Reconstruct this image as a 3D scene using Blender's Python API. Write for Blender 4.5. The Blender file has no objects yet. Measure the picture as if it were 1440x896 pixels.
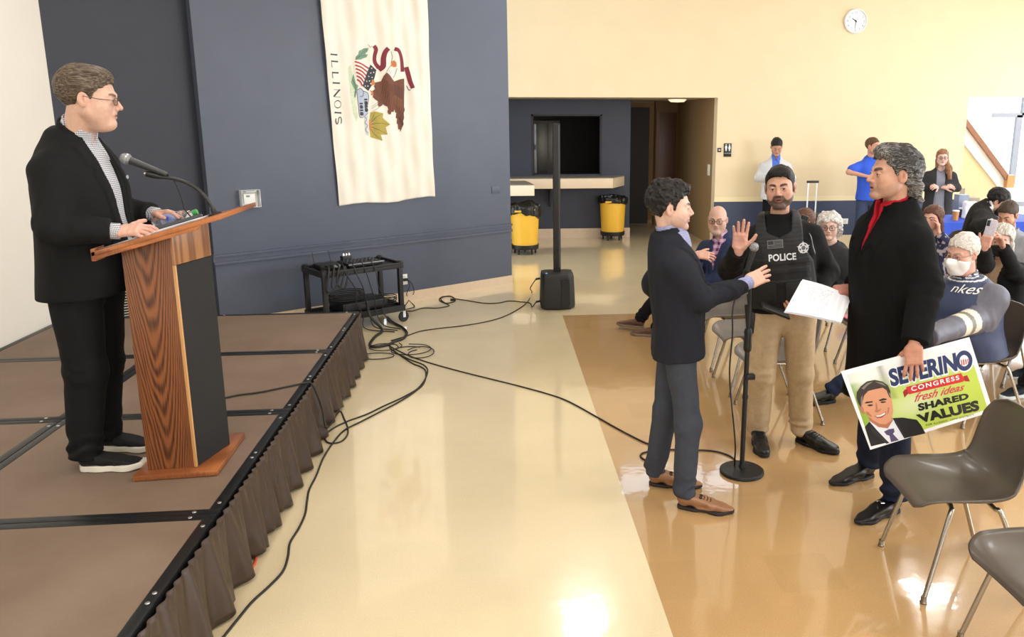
import bpy, bmesh, math, random
import numpy as np
from mathutils import Vector, Matrix

scene = bpy.context.scene
COL = scene.collection
# ------------------------------------------------------------------ camera
CAMH = 2.042; FPX = 1124.12; CX, CY = 814.6, 410.2; PITCH = .2135; YAW = -.10306
cam_d = bpy.data.cameras.new('camera'); cam = bpy.data.objects.new('camera', cam_d); COL.objects.link(cam)
cam.location = (0, 0, CAMH); cam.rotation_euler = (math.pi/2-PITCH, .0, YAW)
cam_d.sensor_fit = 'HORIZONTAL'; cam_d.sensor_width = 36; cam_d.lens = FPX/1440*36
cam_d.shift_x = -(CX-720)/1440; cam_d.shift_y = -(448-CY)/1440
cam_d.clip_start = .05; cam_d.clip_end = 200
scene.camera = cam
# ------------------------------------------------------------------ world, exposure
w = bpy.data.worlds.new('world'); scene.world = w; w.use_nodes = True
bg = w.node_tree.nodes['Background']; bg.inputs['Color'].default_value = (.86, .93, 1.0, 1); bg.inputs['Strength'].default_value = 3.6
scene.view_settings.view_transform = 'Standard'; scene.view_settings.look = 'None'
scene.view_settings.gamma = 1; scene.view_settings.exposure = 0.04; scene.view_settings.use_curve_mapping = False
CEIL = 4.6
# ceiling lamps of the hall (square troffers) ; builder below adds their housings
LAMPAT = {(-1.6, 2.2): 'the lectern side of the stage', (-1.6, 5.2): 'the far half of the stage', (1.6, 0.0): 'the camera end of the aisle', (1.6, 3.4): 'the floor microphone', (1.05, 9.5): 'the column loudspeaker', (4.4, 4.6): 'the seated rows', (4.8, 1.2): 'the near right rows', (6.0, 9.65): 'the blue table', (8.2, 6.8): 'the right hand windows', (-1.6, -1.2): 'the near end of the stage', (8.2, 3.0): 'the near right windows'}
LAMPS = list(LAMPAT)
LAMP_W = 34.0
for lx, ly in LAMPS:
    ld = bpy.data.lights.new('ceiling_lamp_light', 'AREA'); ld.shape = 'SQUARE'; ld.size = .58; ld.energy = LAMP_W; ld.color = (1.0, .985, .965)
    lo = bpy.data.objects.new('ceiling_lamp_light', ld); COL.objects.link(lo); lo.location = (lx, ly, CEIL-.075)
# daylight through the tall windows of the right hand wall and stairs; the light behind the camera has no window
def daylight(loc, rot, sx, sy, e, c=(.9, .95, 1.0)):
    ld = bpy.data.lights.new('daylight_area', 'AREA'); ld.shape = 'RECTANGLE'; ld.size = sx; ld.size_y = sy; ld.energy = e; ld.color = c
    lo = bpy.data.objects.new('daylight_area', ld); COL.objects.link(lo); lo.location = loc; lo.rotation_euler = rot
daylight((9.86, 3.0, 2.3), (0, math.pi/2, 0), 3.0, 7.0, 400)
daylight((3.0, -3.9, 2.4), (math.pi/2, 0, 0), 7.0, 2.6, 240)  # area light in front of the solid near wall, without a window
daylight((9.86, 10.1, 2.35), (0, math.pi/2, 0), 2.8, 3.6, 70)  # added window light, put in to brighten the right of the back wall
daylight((9.3, 15.3, 1.9), (-math.pi/2-.25, 0, 0), 3.4, 2.6, 360)

# ------------------------------------------------------------------ helpers
_R = np.array([math.cos(YAW), math.sin(YAW), 0.]); _F = np.array([-math.sin(YAW)*math.cos(PITCH), math.cos(YAW)*math.cos(PITCH), -math.sin(PITCH)])
_U = np.cross(_R, _F); _C = np.array([0, 0, CAMH])
def ray(px, py): return _F+_R*(px-CX)/FPX-_U*(py-CY)/FPX
def at(px, py, Y): d = ray(px, py); return _C+d*Y/d[1]            # measured position on the plane y=Y
def fl(px, py, z=0.): d = ray(px, py); return _C+d*(z-CAMH)/d[2]    # measured position on the plane z
def onpl(px, py, p0, n): d = ray(px, py); n = np.asarray(n, float); return _C+d*(((np.asarray(p0, float)-_C)@n)/(d@n))

def tag(o, label=None, cat=None, group=None, kind=None):
    if label: o['label'] = label
    if cat: o['category'] = cat
    if group: o['group'] = group
    if kind: o['kind'] = kind
    return o
def empty(name, loc=(0, 0, 0), rz=0, label=None, cat=None, group=None):
    o = bpy.data.objects.new(name, None); o.empty_display_size = .1; COL.objects.link(o); o.location = loc; o.rotation_euler = (0, 0, rz)
    return tag(o, label, cat, group)
def link(name, me, m, parent=None, loc=None, M=None):
    o = bpy.data.objects.new(name, me); COL.objects.link(o)
    if m is not None and len(me.materials) == 0: me.materials.append(m)
    if M is not None: o.matrix_world = M
    elif loc is not None: o.location = loc
    if parent is not None:
        o.parent = parent
        pm = WM(parent); o.matrix_parent_inverse = pm.inverted()
    return o
def WM(o):
    m = o.matrix_basis.copy()
    if o.parent is not None: m = WM(o.parent) @ o.matrix_parent_inverse @ m
    return m
class MB:
    """collects simple solids into one mesh"""
    def __init__(s): s.v = []; s.f = []
    def add(s, v, f):
        n = len(s.v); s.v += [tuple(map(float, p)) for p in v]; s.f += [tuple(i+n for i in q) for q in f]; return s
    def box(s, a, b, M=None):
        x0, y0, z0 = a; x1, y1, z1 = b
        v = [(x0, y0, z0), (x1, y0, z0), (x1, y1, z0), (x0, y1, z0), (x0, y0, z1), (x1, y0, z1), (x1, y1, z1), (x0, y1, z1)]
        if M is not None: v = [tuple(M @ Vector(p)) for p in v]
        return s.add(v, [(0, 3, 2, 1), (4, 5, 6, 7), (0, 1, 5, 4), (1, 2, 6, 5), (2, 3, 7, 6), (3, 0, 4, 7)])
    def tube(s, pts, r, n=10, closed=False, cap=True):
        pts = [np.asarray(p, float) for p in pts]; N = len(pts); rs = r if hasattr(r, '__len__') else [r]*N
        V = []; up = None
        for i, p in enumerate(pts):
            a = pts[(i-1) % N] if (i > 0 or closed) else pts[i]; b = pts[(i+1) % N] if (i < N-1 or closed) else pts[i]
            t = b-a; t /= (np.linalg.norm(t)+1e-12)
            if up is None: up = np.array([0, 0, 1.]) if abs(t[2]) < .9 else np.array([1., 0, 0])
            sd = np.cross(t, up); sd /= np.linalg.norm(sd)+1e-12; up = np.cross(sd, t)
            for k in range(n): an = 2*math.pi*k/n; V.append(p+rs[i]*(math.cos(an)*sd+math.sin(an)*up))
        Fc = []
        for i in range(N if closed else N-1):
            j = (i+1) % N
            for k in range(n): Fc.append((i*n+k, i*n+(k+1) % n, j*n+(k+1) % n, j*n+k))
        if cap and not closed: Fc.append(tuple(range(n))[::-1]); Fc.append(tuple((N-1)*n+k for k in range(n)))
        return s.add(V, Fc)
    def lathe(s, prof, c=(0, 0, 0), n=32, M=None):
        V = []
        for r, z in prof:
            for k in range(n): a = 2*math.pi*k/n; V.append((c[0]+r*math.cos(a), c[1]+r*math.sin(a), c[2]+z))
        if M is not None: V = [tuple(M @ Vector(p)) for p in V]
        Fc = [(i*n+k, i*n+(k+1) % n, (i+1)*n+(k+1) % n, (i+1)*n+k) for i in range(len(prof)-1) for k in range(n)]
        Fc.append(tuple(range(n))[::-1]); Fc.append(tuple((len(prof)-1)*n+k for k in range(n)))
        return s.add(V, Fc)
    def prism(s, poly, thick_vec):
        n = len(poly); t = np.asarray(thick_vec, float); a = [np.asarray(p, float) for p in poly]
        return s.add(a+[p+t for p in a], [tuple(range(n)), tuple(range(n, 2*n))[::-1]]+[(i, i+n, (i+1) % n+n, (i+1) % n) for i in range(n)])
    def mesh(s, name, smooth=False, bev=0, ang=.6):
        me = bpy.data.meshes.new(name); me.from_pydata(s.v, [], s.f)
        bm = bmesh.new(); bm.from_mesh(me); bmesh.ops.recalc_face_normals(bm, faces=bm.faces)
        if bev:
            es = [e for e in bm.edges if len(e.link_faces) == 2 and e.calc_face_angle(0) > .5]
            bmesh.ops.bevel(bm, geom=es, offset=bev, segments=2, affect='EDGES', profile=.6, clamp_overlap=True)
        bm.to_mesh(me); bm.free()
        if smooth or bev:
            me.polygons.foreach_set('use_smooth', [True]*len(me.polygons))
            me.set_sharp_from_angle(angle=ang)
        return me
    def build(s, name, m, parent=None, smooth=False, bev=0, M=None, loc=None, ang=.6):
        return link(name, s.mesh(name, smooth, bev, ang), m, parent, loc, M)
def box(name, a, b, m, parent=None, bev=0, **k): return MB().box(a, b).build(name, m, parent, bev=bev, **k)

def spline(pts, n=8):
    """Catmull-Rom through points"""
    P = [np.asarray(p, float) for p in pts]; P = [2*P[0]-P[1]]+P+[2*P[-1]-P[-2]]; out = []
    for i in range(1, len(P)-2):
        for k in range(n):
            t = k/n; a, b, c, d = P[i-1:i+3]
            out.append(.5*((2*b)+(-a+c)*t+(2*a-5*b+4*c-d)*t*t+(-a+3*b-3*c+d)*t**3))
    out.append(P[-2]); return out
# ------------------------------------------------------------------ materials
_M = {}
def S(c):   # sRGB hex or 0-255 tuple -> linear
    if isinstance(c, str): c = tuple(int(c[i:i+2], 16) for i in (0, 2, 4))
    return tuple((x/255/12.92 if x/255 <= .04045 else ((x/255+.055)/1.055)**2.4) for x in c)
def mat(name, col=None, rough=.6, metal=0., nscale=0, namt=.1, bump=0., bscale=None, coat=0., attr=False, spec=.5, emit=None, trans=0., sheen=0., col2=None, stretch=None, alpha=1., coatr=.05, ior=None):
    if name in _M: return _M[name]
    m = bpy.data.materials.new(name); m.use_nodes = True; nt = m.node_tree; b = nt.nodes['Principled BSDF']; _M[name] = m
    b.inputs['Roughness'].default_value = rough; b.inputs['Metallic'].default_value = metal; b.inputs['Specular IOR Level'].default_value = spec
    b.inputs['Coat Weight'].default_value = coat; b.inputs['Coat Roughness'].default_value = coatr
    b.inputs['Transmission Weight'].default_value = trans; b.inputs['Alpha'].default_value = alpha
    if ior: b.inputs['IOR'].default_value = ior
    if sheen: b.inputs['Sheen Weight'].default_value = sheen; b.inputs['Sheen Roughness'].default_value = .5
    N = nt.nodes.new; L = nt.links.new
    if col is None: col = (255, 255, 255)
    c = S(col)+(1,); b.inputs['Base Color'].default_value = c
    src = None
    if attr:
        a = N('ShaderNodeAttribute'); a.attribute_name = 'Col'; src = a.outputs['Color']
    tc = N('ShaderNodeTexCoord'); vec = tc.outputs['Object']
    if stretch:
        mp = N('ShaderNodeMapping'); mp.inputs['Scale'].default_value = stretch; L(vec, mp.inputs['Vector']); vec = mp.outputs['Vector']
    if nscale:
        n = N('ShaderNodeTexNoise'); n.inputs['Scale'].default_value = nscale; n.inputs['Detail'].default_value = 5; n.inputs['Roughness'].default_value = .6; L(vec, n.inputs['Vector'])
        mx = N('ShaderNodeMix'); mx.data_type = 'RGBA'
        rp = N('ShaderNodeMapRange'); rp.inputs[1].default_value = .3; rp.inputs[2].default_value = .7; L(n.outputs['Fac'], rp.inputs[0])
        if col2 is not None:
            L(rp.outputs[0], mx.inputs['Factor']); mx.inputs['A'].default_value = c; mx.inputs['B'].default_value = S(col2)+(1,)
            L(mx.outputs['Result'], b.inputs['Base Color'])
        else:
            mx.blend_type = 'MULTIPLY'; mx.inputs['Factor'].default_value = 1
            g = N('ShaderNodeMapRange'); g.inputs[3].default_value = 1-namt; g.inputs[4].default_value = 1+namt; L(rp.outputs[0], g.inputs[0])
            if src: L(src, mx.inputs['A'])
            else: mx.inputs['A'].default_value = c
            L(g.outputs[0], mx.inputs['B']); L(mx.outputs['Result'], b.inputs['Base Color'])
    elif src: L(src, b.inputs['Base Color'])
    if bump:
        n2 = N('ShaderNodeTexNoise'); n2.inputs['Scale'].default_value = bscale or (nscale or 200); n2.inputs['Detail'].default_value = 3; L(vec, n2.inputs['Vector'])
        bp = N('ShaderNodeBump'); bp.inputs['Strength'].default_value = bump; bp.inputs['Distance'].default_value = .002; L(n2.outputs['Fac'], bp.inputs['Height']); L(bp.outputs['Normal'], b.inputs['Normal'])
    if emit:
        b.inputs['Emission Color'].default_value = S(emit[0])+(1,); b.inputs['Emission Strength'].default_value = emit[1]
    return m
def nodes(m): return m.node_tree.nodes, m.node_tree.links, m.node_tree.nodes['Principled BSDF']
# ------------------------------------------------------------------ implicit surfaces (for people, cloth and bags)
def mesh_sdf(fn, lo, hi, r, name='body', colfn=None, M=None):
    lo = np.asarray(lo, float); hi = np.asarray(hi, float); nb = np.maximum(np.ceil((hi-lo)/(8*r)).astype(int)+1, 1); lo = lo-4*r
    gx, gy, gz = [lo[i]+(np.arange(nb[i])*8+3.5)*r for i in range(3)]
    Cn = np.stack(np.meshgrid(gx, gy, gz, indexing='ij'), -1).reshape(-1, 3).astype(np.float32)
    d = fn(Cn).astype(np.float32); keep = np.abs(d) < r*8*.87*1.25+.004
    Vv = np.repeat(np.repeat(np.repeat(d.reshape(nb), 8, 0), 8, 1), 8, 2)
    ids = np.nonzero(keep.reshape(nb)); off = (np.stack(np.meshgrid(*[np.arange(8)]*3, indexing='ij'), -1)-3.5)*r
    base = Cn[keep]; vals = np.empty((len(base), 8, 8, 8), np.float32); ch = 600
    for i in range(0, len(base), ch):
        pts = (base[i:i+ch, None, None, None, :]+off[None]).reshape(-1, 3).astype(np.float32); vals[i:i+ch] = fn(pts).reshape(-1, 8, 8, 8)
    V6 = Vv.reshape(nb[0], 8, nb[1], 8, nb[2], 8); V6[ids[0], :, ids[1], :, ids[2], :] = vals
    Vv[0], Vv[-1], Vv[:, 0], Vv[:, -1], Vv[:, :, 0], Vv[:, :, -1] = 1, 1, 1, 1, 1, 1
    s = Vv < 0; A = s[:-1, :-1, :-1]; anyv = A.copy(); allv = A.copy()
    for o in [(0, 0, 1), (0, 1, 0), (0, 1, 1), (1, 0, 0), (1, 0, 1), (1, 1, 0), (1, 1, 1)]:
        q = s[o[0]:s.shape[0]-1+o[0], o[1]:s.shape[1]-1+o[1], o[2]:s.shape[2]-1+o[2]]; anyv |= q; allv &= q
    act = anyv & ~allv; ci = np.argwhere(act); idx = np.full(act.shape, -1, np.int32); idx[act] = np.arange(len(ci))
    cr = [(0, 0, 0), (1, 0, 0), (0, 1, 0), (1, 1, 0), (0, 0, 1), (1, 0, 1), (0, 1, 1), (1, 1, 1)]
    cv = np.stack([Vv[ci[:, 0]+c[0], ci[:, 1]+c[1], ci[:, 2]+c[2]] for c in cr], 1); cr = np.array(cr, float)
    acc = np.zeros((len(ci), 3)); cnt = np.zeros(len(ci))
    for a, b in [(0, 1), (2, 3), (4, 5), (6, 7), (0, 2), (1, 3), (4, 6), (5, 7), (0, 4), (1, 5), (2, 6), (3, 7)]:
        m = (cv[:, a] < 0) != (cv[:, b] < 0); t = cv[m, a]/(cv[m, a]-cv[m, b]); acc[m] += cr[a]+(cr[b]-cr[a])*t[:, None]; cnt[m] += 1
    vt = lo+(ci+acc/cnt[:, None])*r
    faces = []
    for ax in range(3):
        o1, o2 = [(1, 2), (2, 0), (0, 1)][ax]
        sl = [slice(1, -1)]*3; sl[ax] = slice(0, -1); a = s[tuple(sl)]; sl2 = list(sl); sl2[ax] = slice(1, None); b = s[tuple(sl2)]
        e = np.argwhere(a != b); neg = a[a != b]; g = e+1; g[:, ax] -= 1
        def I(d1, d2):
            h = g.copy(); h[:, o1] -= d1; h[:, o2] -= d2; return idx[h[:, 0], h[:, 1], h[:, 2]]
        q = np.stack([I(1, 1), I(0, 1), I(0, 0), I(1, 0)], 1); q[~neg] = q[~neg][:, ::-1]; faces.append(q)
    fc = np.concatenate(faces); fc = fc[(fc >= 0).all(1)]
    col = colfn(vt.astype(np.float32)) if colfn else None
    if M is not None: vt = vt @ np.asarray(M, float)[:3, :3].T+np.asarray(M, float)[:3, 3]
    return vt, fc, col
def tomesh(name, parts):
    vs = []; fs = []; cs = []; n = 0
    for vt, fc, col in parts:
        vs.append(vt); fs.append(fc+n); n += len(vt); cs.append(col if col is not None else np.ones((len(vt), 3)))
    vt = np.concatenate(vs); fc = np.concatenate(fs); col = np.concatenate(cs)
    me = bpy.data.meshes.new(name); me.vertices.add(len(vt)); me.vertices.foreach_set('co', vt.astype(np.float32).ravel())
    me.loops.add(len(fc)*4); me.loops.foreach_set('vertex_index', fc.astype(np.int32).ravel())
    me.polygons.add(len(fc)); me.polygons.foreach_set('loop_start', (np.arange(len(fc))*4).astype(np.int32))
    me.polygons.foreach_set('use_smooth', np.ones(len(fc), bool)); me.update(calc_edges=True)
    ca = me.color_attributes.new('Col', 'FLOAT_COLOR', 'POINT'); ca.data.foreach_set('color', np.concatenate([col, np.ones((len(col), 1))], 1).astype(np.float32).ravel())
    return me
nrm = lambda q: np.sqrt(np.einsum('ij,ij->i', q, q))
def sph(P, c, r): return nrm(P-np.asarray(c, np.float32))-r
def cone(P, a, b, r1, r2, k=None):
    a = np.asarray(a, np.float32); b = np.asarray(b, np.float32); ba = b-a; pa = P-a; h = np.clip(pa@ba/(ba@ba+1e-12), 0, 1)
    return nrm(pa-h[:, None]*ba)-(r1+(r2-r1)*h)
def chain(P, pts, rs, k=.02):
    d = cone(P, pts[0], pts[1], rs[0], rs[1])
    for i in range(1, len(pts)-1): d = su(d, cone(P, pts[i], pts[i+1], rs[i], rs[i+1]), k)
    return d
def ell(P, c, r, R=None):
    q = P-np.asarray(c, np.float32)
    if R is not None: q = q@np.asarray(R, np.float32)
    r = np.asarray(r, np.float32); k0 = nrm(q/r); k1 = nrm(q/(r*r)); return k0*(k0-1)/(k1+1e-9)
def rbox(P, c, h, r, R=None):
    q = P-np.asarray(c, np.float32)
    if R is not None: q = q@np.asarray(R, np.float32)
    q = np.abs(q)-(np.asarray(h, np.float32)-r); return nrm(np.maximum(q, 0))+np.minimum(q.max(1), 0)-r
def su(a, b, k): h = np.maximum(k-np.abs(a-b), 0)/k; return np.minimum(a, b)-h*h*k*.25
def sx(a, b, k): return -su(-a, -b, k)          # smooth intersection
def ss(a, b, k): return sx(a, -b, k)            # a minus b
def sstep(x, a, b): t = np.clip((x-a)/(b-a), 0, 1); return t*t*(3-2*t)
def poly2(x, z, poly):
    pl = np.asarray(poly, float); d = np.full(x.shape, 1e9); sgn = np.ones(x.shape); n = len(pl)
    for i in range(n):
        a = pl[i]; b = pl[i-1]; ex, ez = b-a; wx = x-a[0]; wz = z-a[1]; t = np.clip((wx*ex+wz*ez)/(ex*ex+ez*ez+1e-12), 0, 1)
        d = np.minimum(d, (wx-ex*t)**2+(wz-ez*t)**2)
        c1 = z >= a[1]; c2 = z < b[1]; c3 = ex*wz > ez*wx; fl_ = (c1 & c2 & c3) | (~c1 & ~c2 & ~c3); sgn = np.where(fl_, -sgn, sgn)
    return sgn*np.sqrt(d)
def loft(q, tab, n=2.3):
    """tab rows: z, halfwidth, halfdepth, yoffset"""
    t = np.asarray(tab, float); zz = np.linspace(t[0, 0], t[-1, 0], 60)
    cr = []
    for k in (1, 2, 3):
        m = np.gradient(t[:, k], t[:, 0]); i = np.clip(np.searchsorted(t[:, 0], zz)-1, 0, len(t)-2); h = t[i+1, 0]-t[i, 0]; u = (zz-t[i, 0])/h
        cr.append((2*u**3-3*u**2+1)*t[i, k]+(u**3-2*u**2+u)*h*m[i]+(-2*u**3+3*u**2)*t[i+1, k]+(u**3-u**2)*h*m[i+1])
    z = np.clip(q[:, 2], zz[0], zz[-1]); hw = np.interp(z, zz, cr[0]); hd = np.interp(z, zz, cr[1]); oy = np.interp(z, zz, cr[2])
    g = (np.abs(q[:, 0]/hw)**n+np.abs((q[:, 1]-oy)/hd)**n)**(1/n)
    d = (g-1)*np.minimum(hw, hd); return sx(d, np.maximum(q[:, 2]-zz[-1], zz[0]-q[:, 2]), .03)
_rng = np.random.RandomState(7); _H = _rng.rand(64, 64, 64).astype(np.float32)
def vn(P, sc=(1, 1, 1), o=0):
    q = P*np.asarray(sc, np.float32)+o+100.; i = np.floor(q).astype(np.int32); f = q-i; f = f*f*(3-2*f); i &= 63; j = (i+1) & 63
    g = lambda a, b, c: _H[a, b, c]
    x0, y0, z0 = i.T; x1, y1, z1 = j.T; fx, fy, fz = f.T
    a = g(x0, y0, z0)*(1-fx)+g(x1, y0, z0)*fx; b = g(x0, y1, z0)*(1-fx)+g(x1, y1, z0)*fx
    c = g(x0, y0, z1)*(1-fx)+g(x1, y0, z1)*fx; d = g(x0, y1, z1)*(1-fx)+g(x1, y1, z1)*fx
    return ((a*(1-fy)+b*fy)*(1-fz)+(c*(1-fy)+d*fy)*fz)*2-1
def frm(a, pitch=0., roll=0.):
    """columns right, forward, up; a = heading in degrees (0 faces +x)"""
    a, p, r = map(math.radians, (a, pitch, roll)); f = np.array([math.cos(a), math.sin(a), 0]); rt = np.array([math.sin(a), -math.cos(a), 0]); u = np.array([0, 0, 1.])
    f, u = f*math.cos(p)+u*math.sin(p), u*math.cos(p)-f*math.sin(p)
    rt, u = rt*math.cos(r)-u*math.sin(r), u*math.cos(r)+rt*math.sin(r)
    return np.stack([rt, f, u], 1)
def M4(R, o, s=1.):
    m = np.eye(4); m[:3, :3] = R*s; m[:3, 3] = o; return m
# ------------------------------------------------------------------ head, hand, shoe
def head_sdf(P, k):
    q = P.copy(); q[:, 0] = np.abs(q[:, 0]); j = k.get('jaw', 1.); fat = k.get('fat', 0.)
    d = ell(q, (0, -.014, .034), (.077, .098, .086)); d = su(d, ell(q, (0, .027, -.028), (.060+fat, .065, .082)), .035)
    d = su(d, cone(q, (.050*j+fat, .0, -.052), (.018, .066, -.098), .019, .016), .024); d = su(d, ell(q, (0, .076, -.099), (.021, .017, .017)), .022)
    d = su(d, ell(q, (.043+fat*.5, .052, -.026), (.021, .021, .018)), .03)
    nb_ = k.get('nb', (0, -.055, -.19)); d = su(d, cone(P if False else P, (0, -.032, -.045), nb_, .050+fat, .056+fat), .022)
    if fat: d = su(d, ell(q, (0, .035, -.105), (.045, .04, .03)), .04)
    d = su(d, ell(q, (.040+fat*.8, .028, -.052), (.026, .045, .040)), .025)
    d = su(d, cone(q, (.013, .087, .021), (.043, .070, .021), .009, .008), .014)
    d = ss(d, sph(q, (.031, .100, .001), .0165), .014)
    ns = k.get('nose', 1.)
    d = su(d, cone(q, (0, .086, .014), (0, .093+.016*ns, -.029), .0065, .0105), .012); d = su(d, sph(q, (.0115, .098, -.035), .0085), .007)
    d = ss(d, sph(q, (.007, .108, -.043), .0035), .004)
    d = su(d, ell(q, (0, .083, -.056), (.025, .013, .016)), .014)
    mo = k.get('mouth', .0)
    d = su(d, cone(q, (0, .0940, -.0562+mo*.3), (.020, .0855, -.0600), .0045, .002), .005); d = su(d, cone(q, (0, .0930, -.0685-mo), (.017, .0845, -.0655), .0055, .003), .006)
    d = ss(d, ell(q, (0, .100, -.0622-mo*.4), (.019, .011, .0013+mo*.6)), .002)
    lid = sph(q, (.031, .0775, .0), .0146); op = k.get('eye', 1.)
    d = su(d, lid, .004); d = ss(d, ell(q, (.031, .0935, -.0012), (.0120, .012, .0048*op)), .0012)
    Re = np.array([[.93, .36, 0], [-.36, .93, 0], [0, 0, 1]]).T
    e = ell(q, (.0815, -.012, -.004), (.0075, .0195, .031), Re); e = ss(e, ell(q, (.0895, -.005, -.001), (.0085, .0105, .020)), .003); e = su(e, ell(q, (.083, -.003, -.006), (.004, .004, .012)), .003)
    e = ss(e, sph(q, (.082, -.012, -.004), .001), .004); d = su(d, e, .009)
    return d
def face_paint(P, k):
    x = np.abs(P[:, 0]); y = P[:, 1]; z = P[:, 2]; sk = np.array(S(k['skin'])); n = len(P); c = np.tile(sk, (n, 1))
    def mix(m, col, a=1.): m = (np.clip(m, 0, 1)*a)[:, None]; c[:] = c*(1-m)+np.array(S(col) if not isinstance(col, np.ndarray) else col)*m
    blush = np.array([sk[0]*.96, sk[1]*.74, sk[2]*.70])
    g = lambda cx, cy, cz, r: np.exp(-((x-cx)**2+(y-cy)**2+(z-cz)**2)/(r*r))
    mix(g(.042, .07, -.03, .024), blush, .35); mix(g(0, .112, -.032, .016), blush, .5); mix(g(.083, -.01, 0, .03), blush, .45)
    mix(g(.031, .088, -.012, .011), blush*.82, .35)
    hc = k.get('browc', k.get('hairc', (60, 45, 35))); tf = vn(P, (300, 120, 300))
    zb = .0178+.010*np.sin(np.clip((x-.012)/.038, 0, 1)*2.4)*k.get('arch', .6)
    bw = .0042*k.get('brow', 1.)*(1-.45*sstep(x, .03, .052)); bm_ = sstep(-np.abs(z-zb-.001), -bw-.0022, -bw+.0002)*sstep(x, .0095, .014)*sstep(-x, -.053, -.047)*(y > .05)
    mix(bm_*(.95+.1*tf), hc, .92)
    bd = k.get('beard', 0.)
    if bd or k.get('stubble', 0):
        lowf = sstep(-z, .028, .042); edge = sstep(-(z+.028+.75*np.maximum(y-.03, 0)*sstep(x, .02, .05)), -.002, .010)
        jawr = sstep(y, -.012, .0)*edge*lowf*sstep(z, -.135, -.118); must = sstep(-np.abs(z+.0485), -.009, -.0065)*sstep(-x, -.032, -.026)*(y > .07)
        chin = sstep(-z, .072, .078)*sstep(-x, -.03, -.022)*(y > .05)
        side = sstep(-np.abs(y-.012), -.014, -.006)*sstep(-np.abs(z+.02), -.04, -.03)*(x > .06)
        m = np.maximum(np.maximum(jawr, must), chin)
        if bd: m = np.maximum(m, side)
        if k.get('goatee'): m = np.maximum(must, chin*1.0)*sstep(z, -.128, -.11)
        mix(m*(.92+.14*tf), k.get('beardc', hc), bd or k.get('stubble'))
    zl = -.0622-k.get('mouth', 0)*.4
    lm = sstep(-((x/.022)**2+((z-zl)/(.0098+k.get('mouth', 0)))**2), -1.15, -.75)*(y > .082)
    lip = np.array([sk[0]*.82, sk[1]*.48, sk[2]*.45]) if 'lip' not in k else np.array(S(k['lip'])); mix(lm, lip, .62)
    mix(sstep(-((x/.018)**2+((z-zl)/(.0016+k.get('mouth', 0)*.7))**2), -1.1, -.5)*(y > .075), np.array([.06, .02, .02]), .9)
    e = ((x-.031)/.0135)**2+((z+.0010)/.0052)**2; mix(sstep(-np.abs(e-1.1), -.35, -.1)*(y > .07)*(z > -.001), (45, 30, 25), .75)
    if k.get('lines', 0):
        mix(sstep(-np.abs(x-.030-.25*(-.035-z)), -.0028, -.001)*sstep(-z, .034, .04)*sstep(z, -.066, -.058)*(y > .05), sk*.55, .55*k['lines'])
        mix(sstep(np.sin(z*520), .75, .98)*sstep(z, .04, .046)*sstep(-z, -.075, -.068)*(y > .05), sk*.62, .4*k['lines'])
    sm = k.get('scalp')
    if sm is not None: mix(sstep(z+.35*y, .02, .05)*0, sk)
    return c*(1+.06*vn(P, (90, 90, 90)))[:, None]
def hair_sdf(P, k):
    x = np.abs(P[:, 0]); y = P[:, 1]; z = P[:, 2]; R = k.get('r', (.083, .108, .094)); c = k.get('c', (0, -.020, .036))
    d = ell(P, c, R)
    for b in k.get('blobs', []): d = su(d, ell(P, b[0], b[1]), b[2] if len(b) > 2 else .02)
    yy, zz = zip(*k['line']); zl = np.interp(y, yy, zz)+k.get('fr', 0)*np.clip(1-(x/.045)**2, 0, 1)*(y > .03)
    d = sx(d, zl-z+k.get('jag', .006)*vn(P, (120, 120, 40)), .006)
    for b in k.get('locks', []): d = su(d, cone(P, b[0], b[1], b[2], b[3]), .02)
    if not k.get('cover'): d = ss(d, ell(np.stack([x, y, z], 1), (.085, -.010, -.006), (.02, .023, .034)), .006)
    st = k.get('strand', (170, 30, 70)); a = k.get('amp', .005)
    q = P.copy(); q[:, 0] += .006*np.sin(y*60); d = d-a*vn(q, tuple(.5*s for s in st))-a*.5*vn(q, st, 9.)
    return d*.75
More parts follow.
